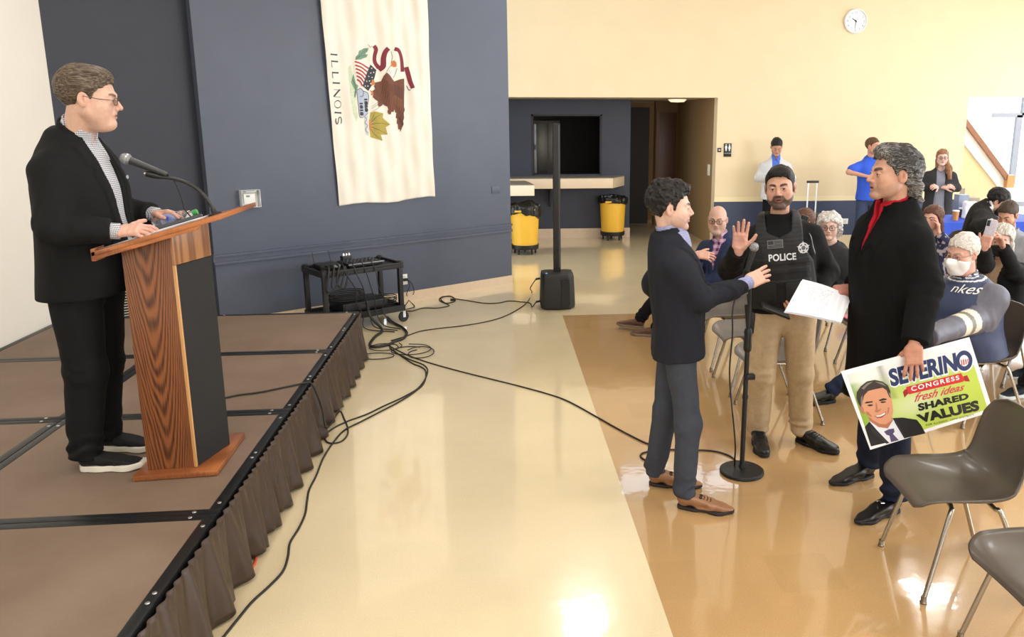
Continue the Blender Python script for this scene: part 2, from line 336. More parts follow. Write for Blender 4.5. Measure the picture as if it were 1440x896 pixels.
def hand_sdf(P, s, curl, spread=1., thumb=(.6, .25), sz=1.):
    """origin wrist, +y fingers, +z back of the hand, thumb on side s of x"""
    P = P/sz
    d = rbox(P, (0, .048, 0), (.040, .046, .0135), .0125); d = su(d, ell(P, (.021*s, .035, -.008), (.022, .034, .014)), .015)
    d = su(d, ell(P*np.array([1, 1, 1.25], np.float32), (0, -.006, 0), (.026, .042, .025)), .02)
    bx = [.031, .0105, -.0105, -.030]; by = [.086, .091, .087, .078]; ln = [.070, .078, .072, .057]; rr = [.0088, .0090, .0086, .0076]; an = [.10, .02, -.06, -.15]
    for i in range(4):
        a = an[i]*spread*s; cu = curl[i]; p = np.array([bx[i]*s, by[i]-.012, -.001]); cum = 0; pts = [p]; fr = [.47, .30, .23]; rs = [rr[i]*1.08]
        for jn in range(3):
            cum += cu*[.9, 1.1, .7][jn]; dr = np.array([math.sin(a)*math.cos(cum), math.cos(a)*math.cos(cum), -math.sin(cum)]); L_ = ln[i]*fr[jn]+(.012 if jn == 0 else 0); p = p+dr*L_; pts.append(p); rs.append(rr[i]*[1., .93, .80][jn])
        d = su(d, chain(P, pts, rs, .004), .007)
    t0 = np.array([.024*s, .018, -.008]); a, b = thumb; d1 = np.array([math.sin(a+.25)*s*math.cos(b), math.cos(a+.25), -math.sin(b)]); d1 /= np.linalg.norm(d1); d2 = np.array([math.sin(a)*s, math.cos(a), -math.sin(b)*1.2]); d2 /= np.linalg.norm(d2)
    t1 = t0+d1*.045; t2 = t1+d2*.032; d3 = d2*.9+np.array([-.12*s, .2, -.05]); d3 /= np.linalg.norm(d3); t3 = t2+d3*.024
    d = su(d, chain(P, [t0, t1, t2, t3], [.015, .0118, .0102, .0085], .004), .009)
    d = ss(d, ell(P, (0, .045, -.024), (.026, .032, .012)), .01)
    return d*sz
def hand_paint(skin):
    sk = np.array(S(skin)); bl = np.array([sk[0]*.95, sk[1]*.66, sk[2]*.60])
    def f(P):
        m = (sstep(np.sin(P[:, 1]*260+1.), .3, .9)*.25+.25*sstep(P[:, 1], .12, .16)+.15*(P[:, 2] < -.004))[:, None]
        return (sk*(1-m)+bl*m)*(1+.05*vn(P, (80, 80, 80)))[:, None]
    return f
def shoe_parts(k):
    L = k.get('len', .29); pt = k.get('point', 1.); so = k.get('sole', .028)
    def outline(P):
        q = P.copy(); q[:, 2] = 0; d = cone(q, (0, .0, 0), (0, .06, 0), .034, .034); d = su(d, cone(q, (0, .06, 0), (.004, L-.115, 0), .034, .047), .04)
        return su(d, cone(q, (.004, L-.115, 0), (0, L-.055, 0), .046, .042-.016*pt), .03)
    def sole(P):
        lift = .006*sstep(P[:, 1], L-.11, L-.04); d = outline(P)+.001; z = P[:, 2]-lift
        d = sx(d, np.abs(z-so/2)-so/2, .004)
        if k.get('heel'): d = ss(d, rbox(P, (0, L*.36, -.006), (.08, .028, .012), .004), .003)
        return d
    def upper(P):
        d = cone(P, (0, .0, .05), (0, .03, .075), .037, .04); d = su(d, cone(P, (0, .03, .068), (0, .125, .045), .040, .040), .03)
        d = su(d, cone(P, (0, .11, .035), (0, L-.075, .032), .047, .041-.010*pt), .03); d = su(d, cone(P, (0, L-.09, .028), (0, L-.055, .031), .040-.006*pt, .034-.006*pt), .02)
        d = sx(d, outline(P)+.004-.012*sstep(P[:, 2], .03, .06), .008); d = sx(d, so*.8-P[:, 2], .004)
        d = d-.0012*sstep(np.sin(P[:, 1]*140+P[:, 0]*30), .6, 1.)*sstep(P[:, 1], .10, .13)*(P[:, 1] < .19)
        top = P[:, 2]-(.088+k.get('high', 0)-.25*np.maximum(P[:, 1]-.03, 0)); return sx(d, top, .008)
    return sole, upper
# ------------------------------------------------------------------ people
A3_ = lambda *a: np.array(a, float)
def unit(v): v = np.asarray(v, float); return v/(np.linalg.norm(v)+1e-12)
SKIN = lambda: mat('skin', attr=True, rough=.5, nscale=120, namt=.05, bump=.12, bscale=420, spec=.4)
def eye_mesh():
    b = MB(); b.lathe([(.012*math.sin(a), .012*math.cos(a)) for a in np.linspace(.02, math.pi-.02, 14)], n=20, M=Matrix.Rotation(-math.pi/2, 4, 'X'))
    return b
def make_eyes(hM, k, root, iris=(60, 40, 25)):
    for s in (1, -1):
        v = MB(); v.lathe([(.0122*math.sin(a), .0122*math.cos(a)) for a in np.linspace(.03, math.pi-.03, 22)], n=22, M=Matrix.Rotation(-math.pi/2, 4, 'X'))
        me = v.mesh('eye', smooth=True, ang=3); co = np.array([p.co for p in me.vertices]); look = unit(k.get('look', (0, 1, 0))); dd = (co/.0122)@look
        c = np.where((dd > .965)[:, None], np.array([.01, .01, .01]), np.where((dd > .85)[:, None], np.array(S(iris)), np.array([.50, .46, .43])))
        ca = me.color_attributes.new('Col', 'FLOAT_COLOR', 'POINT'); ca.data.foreach_set('color', np.concatenate([c, np.ones((len(c), 1))], 1).astype(np.float32).ravel())
        link('eye', me, mat('eye', attr=True, rough=.12), root, M=Matrix(hM @ M4(np.eye(3), (.031*s, .0775, 0))))
class Torso:
    def __init__(s, pel, neck, yaw):
        s.pel = np.asarray(pel, float); s.nb = np.asarray(neck, float); s.u = unit(s.nb-s.pel); a = math.radians(yaw)
        f = np.array([math.cos(a), math.sin(a), 0]); s.f = unit(f-(f@s.u)*s.u); s.r = np.cross(s.f, s.u); s.M = np.stack([s.r, s.f, s.u], 1)
        s.T = np.linalg.norm(s.nb-s.pel); s.k = s.T/.56
    def q(s, P):
        q = (P-s.pel.astype(np.float32))@s.M.astype(np.float32); q[:, 2] /= s.k; return q
    def W(s, x, y, z): return s.pel+s.M@np.array([x, y, z*s.k])
TOPS = dict(
    blazer=[(-.24, .205, .155, 0), (-.05, .195, .145, .005), (.10, .182, .135, .012), (.25, .188, .138, .015), (.38, .200, .135, .008), (.47, .182, .112, -.008), (.545, .10, .085, -.02), (.60, .066, .066, -.02)],
    slim=[(-.22, .180, .135, 0), (-.05, .168, .122, .0), (.10, .155, .112, .008), (.25, .165, .118, .012), (.38, .180, .118, .006), (.47, .165, .100, -.008), (.545, .09, .078, -.02), (.60, .062, .062, -.02)],
    coat=[(-.62, .265, .215, .01), (-.40, .245, .195, .01), (-.15, .222, .170, .01), (.10, .205, .155, .012), (.28, .212, .155, .012), (.40, .215, .148, .005), (.48, .192, .120, -.008), (.55, .11, .09, -.02), (.61, .072, .072, -.02)],
)
def person(label, sp, group=None, cat='person', detail=1):
    """sp: measured joints and looks; returns the empty at the person's feet"""
    T = Torso(sp['pel'], sp['neck'], sp['tyaw']); k = sp.get('bw', 1.)
    feet = [sp['legs'][s][1] for s in 'RL']; base = np.mean(feet, 0).copy(); base[2] = sp.get('ground', 0)
    root = empty('person', tuple(base), 0, label, cat, group)
    R_h = frm(*sp['hrot']); hs = sp.get('hs', 1.)*1.0; hM = M4(R_h, sp['head'], hs); fk = sp['face']
    rh, rj, rc_, rbod = [(.0028, .0026, .0078, .014), (.0034, .003, .009, .016), (.0052, .0045, .013, .02), (.007, .006, .017, .024)][detail-1] if detail >= 1 else (.0023, .002, .0062, .014)
    shw = (sp.get('shw', .175)-.012)*k
    sh = sp.get('sh') or {'R': T.W(shw, -.005, .430), 'L': T.W(-shw, -.005, .430)}
    hipR = {s: T.pel+T.r*(.088 if s == 'R' else -.088)*k-T.u*.02 for s in 'RL'}
    # --- continuous body: head and neck, torso, limbs, hands
    nk = sp['head']+R_h@np.array([0, -.034, -.05])*hs; na = unit(unit(nk-T.nb)+.25*T.u); fk['nb'] = tuple(R_h.T@(T.nb-T.u*.05-sp['head'])/hs)
    pcs = [mesh_sdf(lambda P: head_sdf(P, fk), (-.125, -.17, -.23), (.125, .15, .145), rh, colfn=lambda P: face_paint(P, fk), M=hM)]
    handfr = {}
    for s in 'RL':
        h = sp.get('hands', {}).get(s)
        if h is None: continue
        y = unit(h['dir']); z = np.asarray(h['back'], float); z = unit(z-(z@y)*y); x = np.cross(y, z); sd = (-1 if s == 'R' else 1)*h.get('flip', 1)
        Mh = M4(np.stack([x, y, z], 1), sp['arms'][s][1], 1.); handfr[s] = Mh
        pcs.append(mesh_sdf(lambda P: hand_sdf(P, sd, h.get('curl', (.3, .3, .35, .4)), h.get('spread', 1.), h.get('thumb', (.6, .25)), h.get('sz', 1.)), (-.10, -.09, -.13), (.10, .20, .06), rj, colfn=hand_paint(h.get('skin', fk.get('handskin', fk['skin']))), M=Mh))
    bare = sp.get('bare', False); fem = .82 if bare else .72
    def bodyfn(P):
        q = T.q(P); d = sx(loft(q*np.float32(1.18), [(a, b*k, c*k, o) for a, b, c, o in TOPS['slim']]), -.03-q[:, 2], .02)
        d = su(d, cone(P, T.nb-T.u*.06, T.nb+na*.05, .06, .05), .02)
        for s in 'RL':
            el, wr = sp['arms'][s]; d = su(d, chain(P, [sh[s], el, wr], (.050*fem/.72*.9, .036*fem/.72*.95, .020*fem/.72)), .02)
            kn, an, _ = sp['legs'][s]; d = su(d, chain(P, [hipR[s], kn, an], (.070, .048, .036)), .03)
        return d
    J = [T.pel, T.nb, sp['head']]+[p for s in 'RL' for p in (sh[s], *sp['arms'][s], *sp['legs'][s][:2])]
    lo = np.min(J, 0)-.12; hi = np.max(J, 0)+.08; skc = np.array(S(fk.get('handskin', fk['skin'])))
    pcs.append(mesh_sdf(bodyfn, lo, hi, rbod if not bare else .008, colfn=lambda P: np.tile(skc, (len(P), 1))))
    link('body', tomesh('body', pcs), SKIN(), root)
    if detail <= 2 and fk.get('eyes', 1): make_eyes(hM, fk, root, fk.get('iris', (60, 40, 25)))
    # --- hair
    hk = sp.get('hair')
    if hk:
        hcol = lambda P: np.clip(np.stack([hk.get('bias', 0)+hk.get('greyf', lambda P: 0*P[:, 0])(P)+.5]*3, 1), 0, 1)
        ext = hk.get('ext', .0)
        vt = mesh_sdf(lambda P: hair_sdf(P, hk), (-.13-ext, -.17-ext, -.16-ext*2.2), (.13+ext, .13, .18), rh*1.05, colfn=hcol, M=None)
        link('hair', tomesh('hair', [vt]), hair_mat(hk), root, M=Matrix(hM))
    # --- upper clothing
    tp = sp['top']; prof = [(a, (b+tp.get('th', 0))*k, (c+tp.get('th', 0)+(tp.get('belly', 0)*math.exp(-((a-.08)/.14)**2)))*k, o+tp.get('belly', 0)*.6*math.exp(-((a-.08)/.14)**2)) for a, b, c, o in TOPS[tp.get('prof', 'blazer')]]
    ar = tp.get('ar', (.074, .058, .046)); hem = tp.get('hem', -.18); slv = tp.get('sleeve', 1.)
    wr_ = {s: sp['arms'][s][1]-unit(sp['arms'][s][1]-sp['arms'][s][0])*tp.get('cuff', .015) for s in 'RL'}
    def sleeves(P, grow=0., only=None):
        d = None
        for s in 'RL':
            el, wr = sp['arms'][s]; w2 = wr_[s]
            if slv < 1: a = cone(P, sh[s], sh[s]+(el-sh[s])*slv, ar[0]+grow, ar[1]+.012+grow)
            else:
                a = chain(P, [sh[s], el, w2], (ar[0]+grow, ar[1]+grow, ar[2]+grow), .03); fd = unit(w2-el); fu = unit(el-sh[s])
                de = nrm(P-el.astype(np.float32)); wv = np.sin((P@(fd+fu*.3).astype(np.float32))*95+2.*vn(P, (9, 9, 9)))
                a = a-.0055*np.exp(-(de/.10)**2)*wv*(.6+.6*vn(P, (8, 8, 8), 5.))-.004*vn(P, (13, 13, 13))-.0025*vn(P, (30, 30, 30), 3.)
                a = sx(a, (P-w2.astype(np.float32))@fd.astype(np.float32)-.004, .006)
            d = a if d is None else su(d, a, .03)
        return d
    def torso_d(P, q, inset=0.):
        d = loft(q, prof)+inset
        for s in 'RL': d = su(d, cone(P, T.nb-T.u*.045, sh[s], .056*k-inset, .060*k-inset), .04)
        return d
    fa = tp.get('fold', 1.)
    def topfn(P, raw=False):
        q = T.q(P); d = torso_d(P, q); d = d-fa*(.006*vn(q, (9, 9, 4.5))+.0035*vn(q, (22, 22, 8), 4.))
        if hem < -.1: d = d-.012*fa*np.sin(q[:, 0]*38+q[:, 2]*6+2*q[:, 1])*sstep(-q[:, 2], -.0, .3)
        if tp.get('seat'): d = sx(d, hem-q[:, 2], .02)
        d = sx(d, hem+tp.get('hemslope', 0)*q[:, 1]-q[:, 2], .008); d = su(d, sleeves(P), .032)
        if tp.get('lapel'):
            for s in (1, -1): d = np.minimum(d, sx(sx(d-.008, poly2(q[:, 0]*s, q[:, 2], tp['lapel']), .003), .01-q[:, 1], .003))
        if tp.get('collar'):
            a = P-T.nb.astype(np.float32); t = a@na.astype(np.float32); rad = nrm(a-t[:, None]*na.astype(np.float32)); cr, chh = tp['collar'][0], tp['collar'][1]+tp.get('craise', .024)
            fr_ = (a@T.f.astype(np.float32)); sl = np.abs(rad-(cr-.06*t))-.006
            cc = sx(sl, np.maximum(t-(chh-.35*np.maximum(fr_, 0)), -.05-t), .006); d = su(d, cc, .008)
        if tp.get('vopen'):
            pv = poly2(q[:, 0], q[:, 2], tp['vopen']); pv = np.maximum(pv, -(q[:, 1]-.0)); d = ss(d, pv, .006)
        if tp.get('neckr', .066): d = ss(d, cone(P, T.nb-na*.005, T.nb+na*.25, tp.get('neckr', .066), tp.get('neckr', .066)-.004), .006)
        if raw: return d
        for fx in tp.get('mods', []): d = fx(d, P, q)
        return d
    JT = [T.pel+T.u*hem*T.k, T.nb+na*.06]+[p for s in 'RL' for p in (sh[s], *sp['arms'][s])]
    ex = np.array([.26, .26, .12])*max(1, k); lo = np.min(JT, 0); hi = np.max(JT, 0); ctr = [T.pel, T.nb]; lo2 = np.minimum(np.min(ctr, 0)-ex, lo-.11); hi2 = np.maximum(np.max(ctr, 0)+ex, hi+.11); lo2[2] = min(lo[2]-.12, lo2[2])
    cf = tp.get('colfn'); tcol = np.array(S(tp['col']))
    part = mesh_sdf(topfn, lo2, hi2, rc_, colfn=(lambda P: cf(P, T.q(P))) if cf else (lambda P: np.tile(tcol, (len(P), 1))))
    tm = tp.get('mat') or mat('woven_cloth', attr=True, rough=.85, nscale=45, namt=.10, bump=.35, bscale=900, spec=.2)
    ob = link(tp.get('name', 'jacket'), tomesh(tp.get('name', 'jacket'), [part]), tm, root)
    # --- shirt under an open collar, with its own collar and cuffs
    st = sp.get('shirt')
    if st:
        scol = np.array(S(st['col'])); sm = st.get('mat') or mat('shirt_cloth', attr=True, rough=.8, nscale=60, namt=.06, bump=.2, bscale=900, spec=.25)
        def shirtfn(P):
            q = T.q(P); d = torso_d(P, q, .013)-.002*vn(q, (20, 20, 10)); d = sx(d, st.get('bot', -.05)-q[:, 2], .01)
            d = sx(d, np.abs(q[:, 0])-st.get('w', .13), .01)
            if st.get('collar', 1):
                a = P-T.nb.astype(np.float32); t = a@na.astype(np.float32); rad = nrm(a-t[:, None]*na.astype(np.float32)); fr_ = a@T.f.astype(np.float32)
                chh = st.get('ch', .088); sl = np.abs(rad-(.0665-.10*t)-.010*sstep(fr_, .02, .06))-.0035; cc = sx(sl, np.maximum(t-(chh-.3*np.maximum(fr_, 0)), -.06-t), .005)
                xx = a@T.r.astype(np.float32); cc = ss(cc, np.maximum(np.abs(xx)-.012-.25*np.maximum(t+.02, 0), -fr_), .004); d = su(d, cc, .005)
                for s in (1, -1): d = np.minimum(d, sx(sx(d-.007, poly2(q[:, 0]*s, q[:, 2], st.get('tips', [(.004, .585), (.075, .60), (.085, .55), (.052, .47)])), .002), .01-q[:, 1], .003))
            d = ss(d, cone(P, T.nb-na*.03+T.f*.008, T.nb+na*.25, .055, .050), .004)
            if st.get('v'): d = ss(d, np.maximum(poly2(q[:, 0], q[:, 2], st['v']), -q[:, 1]), .004)
            return d
        b0 = T.W(0, 0, .3); cfs = st.get('colfn')
        part = mesh_sdf(shirtfn, b0-np.array([.3, .3, .42]), b0+np.array([.3, .3, .42]), rc_*.62, colfn=(lambda P: cfs(P, T.q(P))) if cfs else (lambda P: np.tile(scol, (len(P), 1))))
        sho = link('shirt', tomesh('shirt', [part]), sm, root); tag(sho, st.get('label'))
        if st.get('cuffs', 1):
            for s in 'RL':
                if s not in handfr: continue
                wr = sp['arms'][s][1]; fd = unit(wr-sp['arms'][s][0]); c0 = wr-fd*.05; c1 = wr+fd*.006
                cp = mesh_sdf(lambda P: sx(cone(P, c0, c1+fd*.03, .036, .035), (P-c1.astype(np.float32))@fd.astype(np.float32), .004), c1-.1, c1+.1, .004 if detail < 3 else .006, colfn=(lambda P: cfs(P, T.q(P))) if cfs else (lambda P: np.tile(scol, (len(P), 1))))
                link('cuff', tomesh('cuff', [cp]), sm, root)
    # --- trousers
    bt = sp['bottom']; br = bt.get('r', (.094, .068, .060)); bcol = np.array(S(bt['col']))
    def bfn(P):
        q = T.q(P); d = ell(q, (0, .0, -.02), (.155*k, .106*k, .14))
        if sp.get('seated'): d = ell(q, (0, -.01, .02), (.172*k, .135*k, .15))
        for s in 'RL':
            kn, an, _ = sp['legs'][s]; a = chain(P, [hipR[s], kn, an], (br[0]*k, br[1]*k, br[2]), .03); fd = unit(an-kn).astype(np.float32); tu = unit(kn-hipR[s]).astype(np.float32)
            sa = P@fd-an@fd; dk = nrm(P-kn.astype(np.float32))
            a = a-bt.get('stack', .008)*sstep(sa, -.15, -.02)*np.sin(sa*75+(P@T.f.astype(np.float32))*28+5*vn(P, (9, 9, 9)))*(.55+.5*vn(P, (7, 7, 7), 8.))-.004*np.exp(-(dk/.11)**2)*np.sin((P@(fd+tu*.4).astype(np.float32))*62+5*vn(P, (9, 9, 9)))*(.5+.6*vn(P, (6, 6, 6), 3.))
            a = a-.0035*vn(P, (20, 20, 6))-.004*vn(P, (8, 8, 14), 2.)
            a = sx(a, sa-bt.get('hem', .035), .006); d = su(d, a, .03)
        if not sp.get('seated'): d = sx(d, q[:, 2]-.13, .01)
        for fx in bt.get('mods', []): d = fx(d, P, q)
        return d
    JB = [T.pel]+[p for s in 'RL' for p in sp['legs'][s][:2]]; lo = np.min(JB, 0)-.20; hi = np.max(JB, 0)+.20; lo[2] = np.min(JB, 0)[2]-.09
    bcf = bt.get('colfn')
    part = mesh_sdf(bfn, lo, hi, rc_, colfn=(lambda P: bcf(P, T.q(P))) if bcf else (lambda P: np.tile(bcol, (len(P), 1))))
    link(bt.get('name', 'trousers'), tomesh('trousers', [part]), mat('trouser_cloth', attr=True, rough=.85, nscale=30, namt=.10, bump=.3, bscale=700, spec=.2), root)
    # --- shoes
    so = sp['shoes']; sole_f, up_f = shoe_parts(so)
    for s in 'RL':
        an, fy = sp['legs'][s][1], sp['legs'][s][2]; g = sp.get('ground', 0.); gz = so.get('lift', {}).get(s, 0.)
        Mf = M4(frm(fy, so.get('pitch', {}).get(s, 0)), (an[0], an[1], g+gz)); uc = np.array(S(so['col'])); sc = np.array(S(so.get('solecol', (20, 20, 20)))); L = so.get('len', .29)
        rr = .0032 if detail <= 1 else .006 if detail == 2 else .009
        pu = mesh_sdf(up_f, (-.07, -.06, -.02), (.07, L, .16), rr, colfn=lambda P: np.tile(uc, (len(P), 1))*(1+.1*vn(P, (30, 30, 30)))[:, None])
        ps = mesh_sdf(sole_f, (-.07, -.06, -.02), (.07, L, .06), rr, colfn=lambda P: np.tile(sc, (len(P), 1)))
        shm = mat('shoe_leather_'+('matte' if so.get('matte') else 'gloss'), attr=True, rough=.85 if so.get('matte') else .32, nscale=60, namt=.08, bump=.1, bscale=300)
        up = link('shoe', tomesh('shoe', [pu]), shm, root, M=Matrix(Mf)); link('sole', tomesh('sole', [ps]), mat('shoe_sole', attr=True, rough=.7), up, M=Matrix(Mf))
        if so.get('laces'):
            b = MB(); dz = lambda pts, u=.0012: drape([A3_(*p, .0) for p in pts], up_f, 0, (0, 0, 1), u, .2)
            for i in range(4): y = .092+.017*i; b.tube(list(dz([(x, y+.003*math.cos(x*90)) for x in (-.019, -.01, 0, .01, .019)])), .0021, 6)
            for s_ in (1, -1): b.tube(list(dz([(0, .090), (.014*s_, .084), (.026*s_, .092), (.017*s_, .101), (.002*s_, .094)], .002)), .0018, 6)
            b.build('lace', mat('lace', so.get('lacecol', (18, 18, 20)), rough=.8), up, smooth=True, M=Matrix(Mf))
    return root, T, dict(topfn=topfn, bottomfn=bfn, shirt=shirtfn if st else None, head=hM, hands=handfr, sh=sh)
def gingham(name, c1, c2, f):
    m = mat(name, c1, rough=.8, spec=.2); N_, L, b = nodes(m); N = N_.new; tc = N('ShaderNodeTexCoord'); sp_ = N('ShaderNodeSeparateXYZ'); L.new(tc.outputs['Object'], sp_.inputs[0]); o = []
    ad = N('ShaderNodeMath'); ad.operation = 'ADD'; L.new(sp_.outputs[0], ad.inputs[0]); L.new(sp_.outputs[1], ad.inputs[1])
    for src in (ad.outputs[0], sp_.outputs[2]):
        a = N('ShaderNodeMath'); a.operation = 'MULTIPLY'; a.inputs[1].default_value = f; L.new(src, a.inputs[0]); c = N('ShaderNodeMath'); c.operation = 'SINE'; L.new(a.outputs[0], c.inputs[0]); g = N('ShaderNodeMath'); g.operation = 'GREATER_THAN'; g.inputs[1].default_value = 0; L.new(c.outputs[0], g.inputs[0]); o.append(g.outputs[0])
    s2 = N('ShaderNodeMath'); s2.operation = 'MULTIPLY_ADD'; s2.inputs[1].default_value = .5; L.new(o[0], s2.inputs[0]); h = N('ShaderNodeMath'); h.operation = 'MULTIPLY'; h.inputs[1].default_value = .5; L.new(o[1], h.inputs[0]); L.new(h.outputs[0], s2.inputs[2])
    mx = N('ShaderNodeMix'); mx.data_type = 'RGBA'; mx.inputs['A'].default_value = S(c1)+(1,); mx.inputs['B'].default_value = S(c2)+(1,); L.new(s2.outputs[0], mx.inputs['Factor']); L.new(mx.outputs['Result'], b.inputs['Base Color']); return m
def hair_mat(hk):
    nm = 'hair_%02x%02x%02x_%02x%02x%02x' % (*hk['col'], *hk.get('col2', hk['col']))
    if nm in _M: return _M[nm]
    m = mat(nm, hk['col'], rough=hk.get('rough', .5), spec=.3); N_, L, b = nodes(m); N = N_.new; tc = N('ShaderNodeTexCoord')
    n0 = N('ShaderNodeTexNoise'); n0.inputs['Scale'].default_value = 14; L.new(tc.outputs['Object'], n0.inputs['Vector'])
    mx = N('ShaderNodeMix'); mx.data_type = 'RGBA'; mx.inputs['Factor'].default_value = hk.get('warp', .022); L.new(tc.outputs['Object'], mx.inputs['A']); L.new(n0.outputs['Color'], mx.inputs['B'])
    mp = N('ShaderNodeMapping'); mp.inputs['Scale'].default_value = hk.get('st', (230, 16, 230)); L.new(mx.outputs['Result'], mp.inputs[0])
    n = N('ShaderNodeTexNoise'); n.inputs['Scale'].default_value = 1; n.inputs['Detail'].default_value = 3; L.new(mp.outputs[0], n.inputs['Vector'])
    at_ = N('ShaderNodeAttribute'); at_.attribute_name = 'Col'; ad = N('ShaderNodeMath'); ad.operation = 'ADD'; L.new(n.outputs['Fac'], ad.inputs[0]); L.new(at_.outputs['Fac'], ad.inputs[1])
    rp = N('ShaderNodeMapRange'); rp.inputs[1].default_value = .92; rp.inputs[2].default_value = 1.18; L.new(ad.outputs[0], rp.inputs[0])
    c = N('ShaderNodeMix'); c.data_type = 'RGBA'; c.inputs['A'].default_value = S(hk['col'])+(1,); c.inputs['B'].default_value = S(hk.get('col2', hk['col']))+(1,); L.new(rp.outputs[0], c.inputs['Factor']); L.new(c.outputs['Result'], b.inputs['Base Color'])
    bp = N('ShaderNodeBump'); bp.inputs['Strength'].default_value = .7; bp.inputs['Distance'].default_value = .003; L.new(n.outputs['Fac'], bp.inputs['Height']); L.new(bp.outputs['Normal'], b.inputs['Normal'])
    return m
def glasses(hM, root, col=(25, 22, 22), w=.0235, h=.017, rim=.0012, rect=False, name='glasses', tint=None, z0=-.003):
    b = MB()
    yb = .1035
    def lens(s):
        P = []
        for i in range(24):
            a = 2*math.pi*i/24; e = 2/4. if rect else 2/2.6
            cx = math.copysign(abs(math.cos(a))**e, math.cos(a))*w; cz = math.copysign(abs(math.sin(a))**e, math.sin(a))*h; P.append((s*.033+cx, yb-.18*abs(s*.033+cx)**1.5*3, z0+cz))
        return P
    for s in (1, -1):
        b.tube(lens(s), rim, 6, closed=True); b.tube([(s*(.033+w), yb-.02, z0+.006), (s*.078, .05, z0+.006), (s*.082, -.008, z0+.012), (s*.082, -.03, z0-.01)], rim, 6)
    b.tube([(-.0105, yb-.002, z0+.003), (0, yb+.002, z0+.006), (.0105, yb-.002, z0+.003)], rim, 6)
    g = b.build(name, mat('frame_%02x%02x%02x' % tuple(col), col, rough=.3, metal=.3), root, smooth=True, M=Matrix(hM))
    l = MB()
    for s in (1, -1): l.add(lens(s), [tuple(range(24))])
    l.build('lens', glassy('lens_glass', (.97, .97, .97), .06), g, M=Matrix(hM))
def glassy(name, tint, refl=.05):
    if name in _M: return _M[name]
    m = bpy.data.materials.new(name); m.use_nodes = True; nt = m.node_tree; nt.nodes.clear(); N = nt.nodes.new; L = nt.links.new; _M[name] = m
    o = N('ShaderNodeOutputMaterial'); mx = N('ShaderNodeMixShader'); t = N('ShaderNodeBsdfTransparent'); g = N('ShaderNodeBsdfGlossy'); fr = N('ShaderNodeFresnel'); fr.inputs[0].default_value = 1.45
    t.inputs[0].default_value = tuple(tint)+(1,); g.inputs['Roughness'].default_value = .02; L(fr.outputs[0], mx.inputs[0]); L(t.outputs[0], mx.inputs[1]); L(g.outputs[0], mx.inputs[2]); L(mx.outputs[0], o.inputs[0])
    return m
def drape(pts, fn, o, fwd, up=.0012, reach=.25):
    """push flat points (world) along fwd onto the surface fn=0, coming from outside"""
    P = np.asarray(pts, float)+np.asarray(fwd)*reach; t = np.zeros(len(P)); f = np.asarray(fwd, float)
    for _ in range(40): d = fn((P-f*t[:, None]).astype(np.float32)); t += np.clip(d*.8, -.01, .03); t = np.clip(t, 0, reach*2)
    return P-f*(t-up)[:, None]
def text_mesh(txt, size, bold=0., shear=0., space=1., align='CENTER', extrude=0.):
    c = bpy.data.curves.new('lettering', 'FONT'); c.body = txt; c.size = size; c.offset = bold; c.shear = shear; c.space_character = space; c.align_x = align; c.extrude = extrude; c.resolution_u = 4
    o = bpy.data.objects.new('lettering', c); COL.objects.link(o); dg = bpy.context.evaluated_depsgraph_get(); me = bpy.data.meshes.new_from_object(o.evaluated_get(dg)); COL.objects.unlink(o); bpy.data.objects.remove(o)
    v = np.array([p.co[:] for p in me.vertices]); f = [tuple(p.vertices) for p in me.polygons]; bpy.data.meshes.remove(me); return v, f
